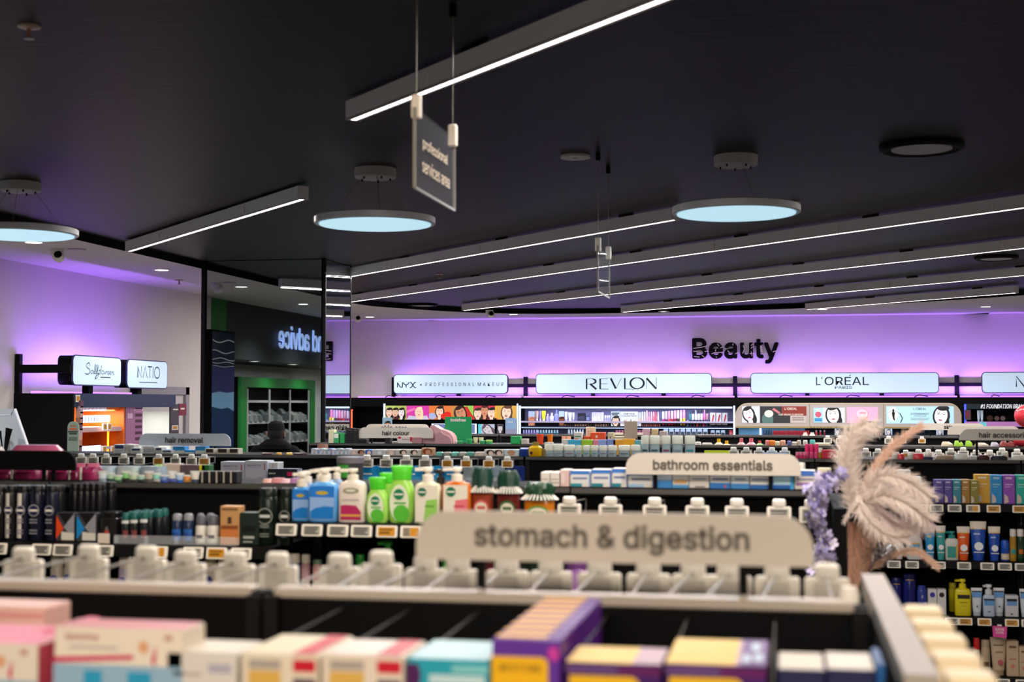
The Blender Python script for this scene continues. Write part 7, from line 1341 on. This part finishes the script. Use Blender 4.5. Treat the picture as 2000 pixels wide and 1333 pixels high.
# ================================================================= PERSON (seen from behind, in front of the mirror)
Ym = 10.72; xm = XY(538, Ym); gz = 1.466
def build_person():
    """one skinned body: joints (x, y, z, radius); facing +y"""
    J = {}; E = []; Rr = []
    V = []
    def j(n, x, y, z, r, par=None, ry=None):
        J[n] = len(V); V.append((x, y, z)); Rr.append((r, ry or r))
        if par: E.append((J[par], J[n]))
    H = gz
    j('pelvis', 0, 0, .80, .125, None, .10); j('waist', 0, .01, .94, .115, 'pelvis', .095); j('chest', 0, -.01, 1.14, .145, 'waist', .11); j('upper', 0, -.01, 1.255, .10, 'chest', .075); j('neck', 0, .03, 1.295, .045, 'upper'); j('skull0', 0, .05, 1.335, .048, 'neck', .06); j('skull', 0, .055, 1.385, .06, 'skull0', .076); j('crown', 0, .05, 1.425, .042, 'skull', .054)
    for s, n in ((-1, 'l'), (1, 'r')):
        j('sh'+n, s*.150, -.005, 1.235, .068, 'upper'); j('el'+n, s*.205, -.02, .97, .045, 'sh'+n); j('wr'+n, s*.15, .19, .88, .028, 'el'+n); j('pm'+n, s*.135, .25, .88, .026, 'wr'+n, .014)
        for k, (dx, L) in enumerate(((-.026, .058), (-.009, .068), (.009, .064), (.025, .05))):
            j('f%d%s' % (k, n), s*.135+dx, .285, .883, .009, 'pm'+n); j('g%d%s' % (k, n), s*.135+dx*1.1, .285+L*.6, .876, .008, 'f%d%s' % (k, n)); j('h%d%s' % (k, n), s*.135+dx*1.15, .285+L, .862, .007, 'g%d%s' % (k, n))
        j('t0'+n, s*.105, .225, .885, .011, 'pm'+n); j('t1'+n, s*.085, .255, .885, .009, 't0'+n)
        j('hip'+n, s*.085, 0, .74, .085, 'pelvis'); j('kn'+n, s*.095, .01, .42, .056, 'hip'+n); j('an'+n, s*.10, -.01, .075, .036, 'kn'+n); j('to'+n, s*.11, .13, .035, .034, 'an'+n)
    me = bpy.data.meshes.new('person_body'); me.from_pydata(V, E, []); o = bpy.data.objects.new('tmp_body', me); COL.objects.link(o)
    sk = o.modifiers.new('skin', 'SKIN'); sk.branch_smoothing = .6
    for i, d in enumerate(me.skin_vertices[0].data): d.radius = Rr[i]; d.use_root = (i == 0)
    su = o.modifiers.new('sub', 'SUBSURF'); su.levels = 2; su.render_levels = 2
    dg = bpy.context.evaluated_depsgraph_get(); m2 = bpy.data.meshes.new_from_object(o.evaluated_get(dg)); bpy.data.objects.remove(o)
    m2.materials.clear(); mats = [M('060607', .85, spec=.1), M('8a6048', .5), M('141416', .7), M('1c1c1e', .5)]
    for m in mats: m2.materials.append(m)
    for p in m2.polygons:
        c = p.center; p.use_smooth = True
        p.material_index = 1 if (c.z > 1.305 and abs(c.x) < .10) or (c.y > .2 and .82 < c.z < .95) else (3 if c.z < .10 else (2 if c.z < .80 else 0))
    return m2
t = thing('person', (xm, Ym, 0), 'person in a black cap and black hooded jacket seen from behind before the mirror pillar', 'person', None, math.radians(14))
b = bpy.data.objects.new('body', build_person()); COL.objects.link(b); b.parent = t
CAP = M('060608', .8, spec=.15)
MB().loft([(1.385, .132, .165, 2, 0, .052), (1.415, .136, .17, 2, 0, .052), (1.445, .118, .15, 2, 0, .05), (1.462, .075, .09, 2, 0, .048), (1.468, .02, .02, 2, 0, .048)], CAP, 26).loft([(1.385, .11, .10, 2.2, 0, .155), (1.392, .10, .09, 2.2, 0, .155)], CAP, 18).build('cap', t)
MB().loft([(1.465, .014, .014, 2, 0, .048), (1.473, .01, .01, 2, 0, .048)], M('2c2c30', .6), 8).build('cap_button', t)
MB().loft([(1.325, .10, .09, 2.2, 0, .03), (1.35, .124, .12, 2.2, 0, .03), (1.39, .128, .14, 2.2, 0, .04)], M('0a0807', .9), 20, cap=False).build('hair', t)
MB().loft([(1.245, .30, .16, 2.4, 0, -.01), (1.28, .25, .16, 2.4, 0, -.01), (1.31, .17, .14, 2.4, 0, .005), (1.322, .135, .12, 2.4, 0, .015)], M('070709', .85, spec=.1), 24, cap=False).build('hood', t)
MB().loft([(1.325, .085, .05, 2.4, .02, .105), (1.375, .10, .05, 2.4, .02, .105)], BLK, 16).build('face_mask', t)
for s in (-1, 1):
    MB().loft([(1.34, .010, .025, 2, s*.066, .045), (1.355, .017, .03, 2, s*.069, .043), (1.378, .012, .025, 2, s*.068, .04)], M('8a6048', .5), 10).build('ear', t)
f = Fr((.135, -.072, 1.20)); mb = MB(); mb.stroke(f, [(-.014, -.02), (-.005, .02), (.005, .02), (.014, -.02)], .007, WHT, .012); mb.quad(f, -.009, .009, -.004, .001, WHT, .0122); mb.build('sleeve_emblem', t, smooth=0)
# goods stand a hair above their shelf, so nothing shares a face
RESTING = set('box can bottle tube deodorant sunscreen jar pot tub bag pack sachet canister makeup lipstick cup cap tray compact'.split()) | {'nail polish', 'nail kit', 'hair item', 'display card', 'display stand', 'riser', 'shelf riser', 'card'}
for o in list(COL.objects):
    if o.parent is None and o.get('category') in RESTING: o.location.z += .0009
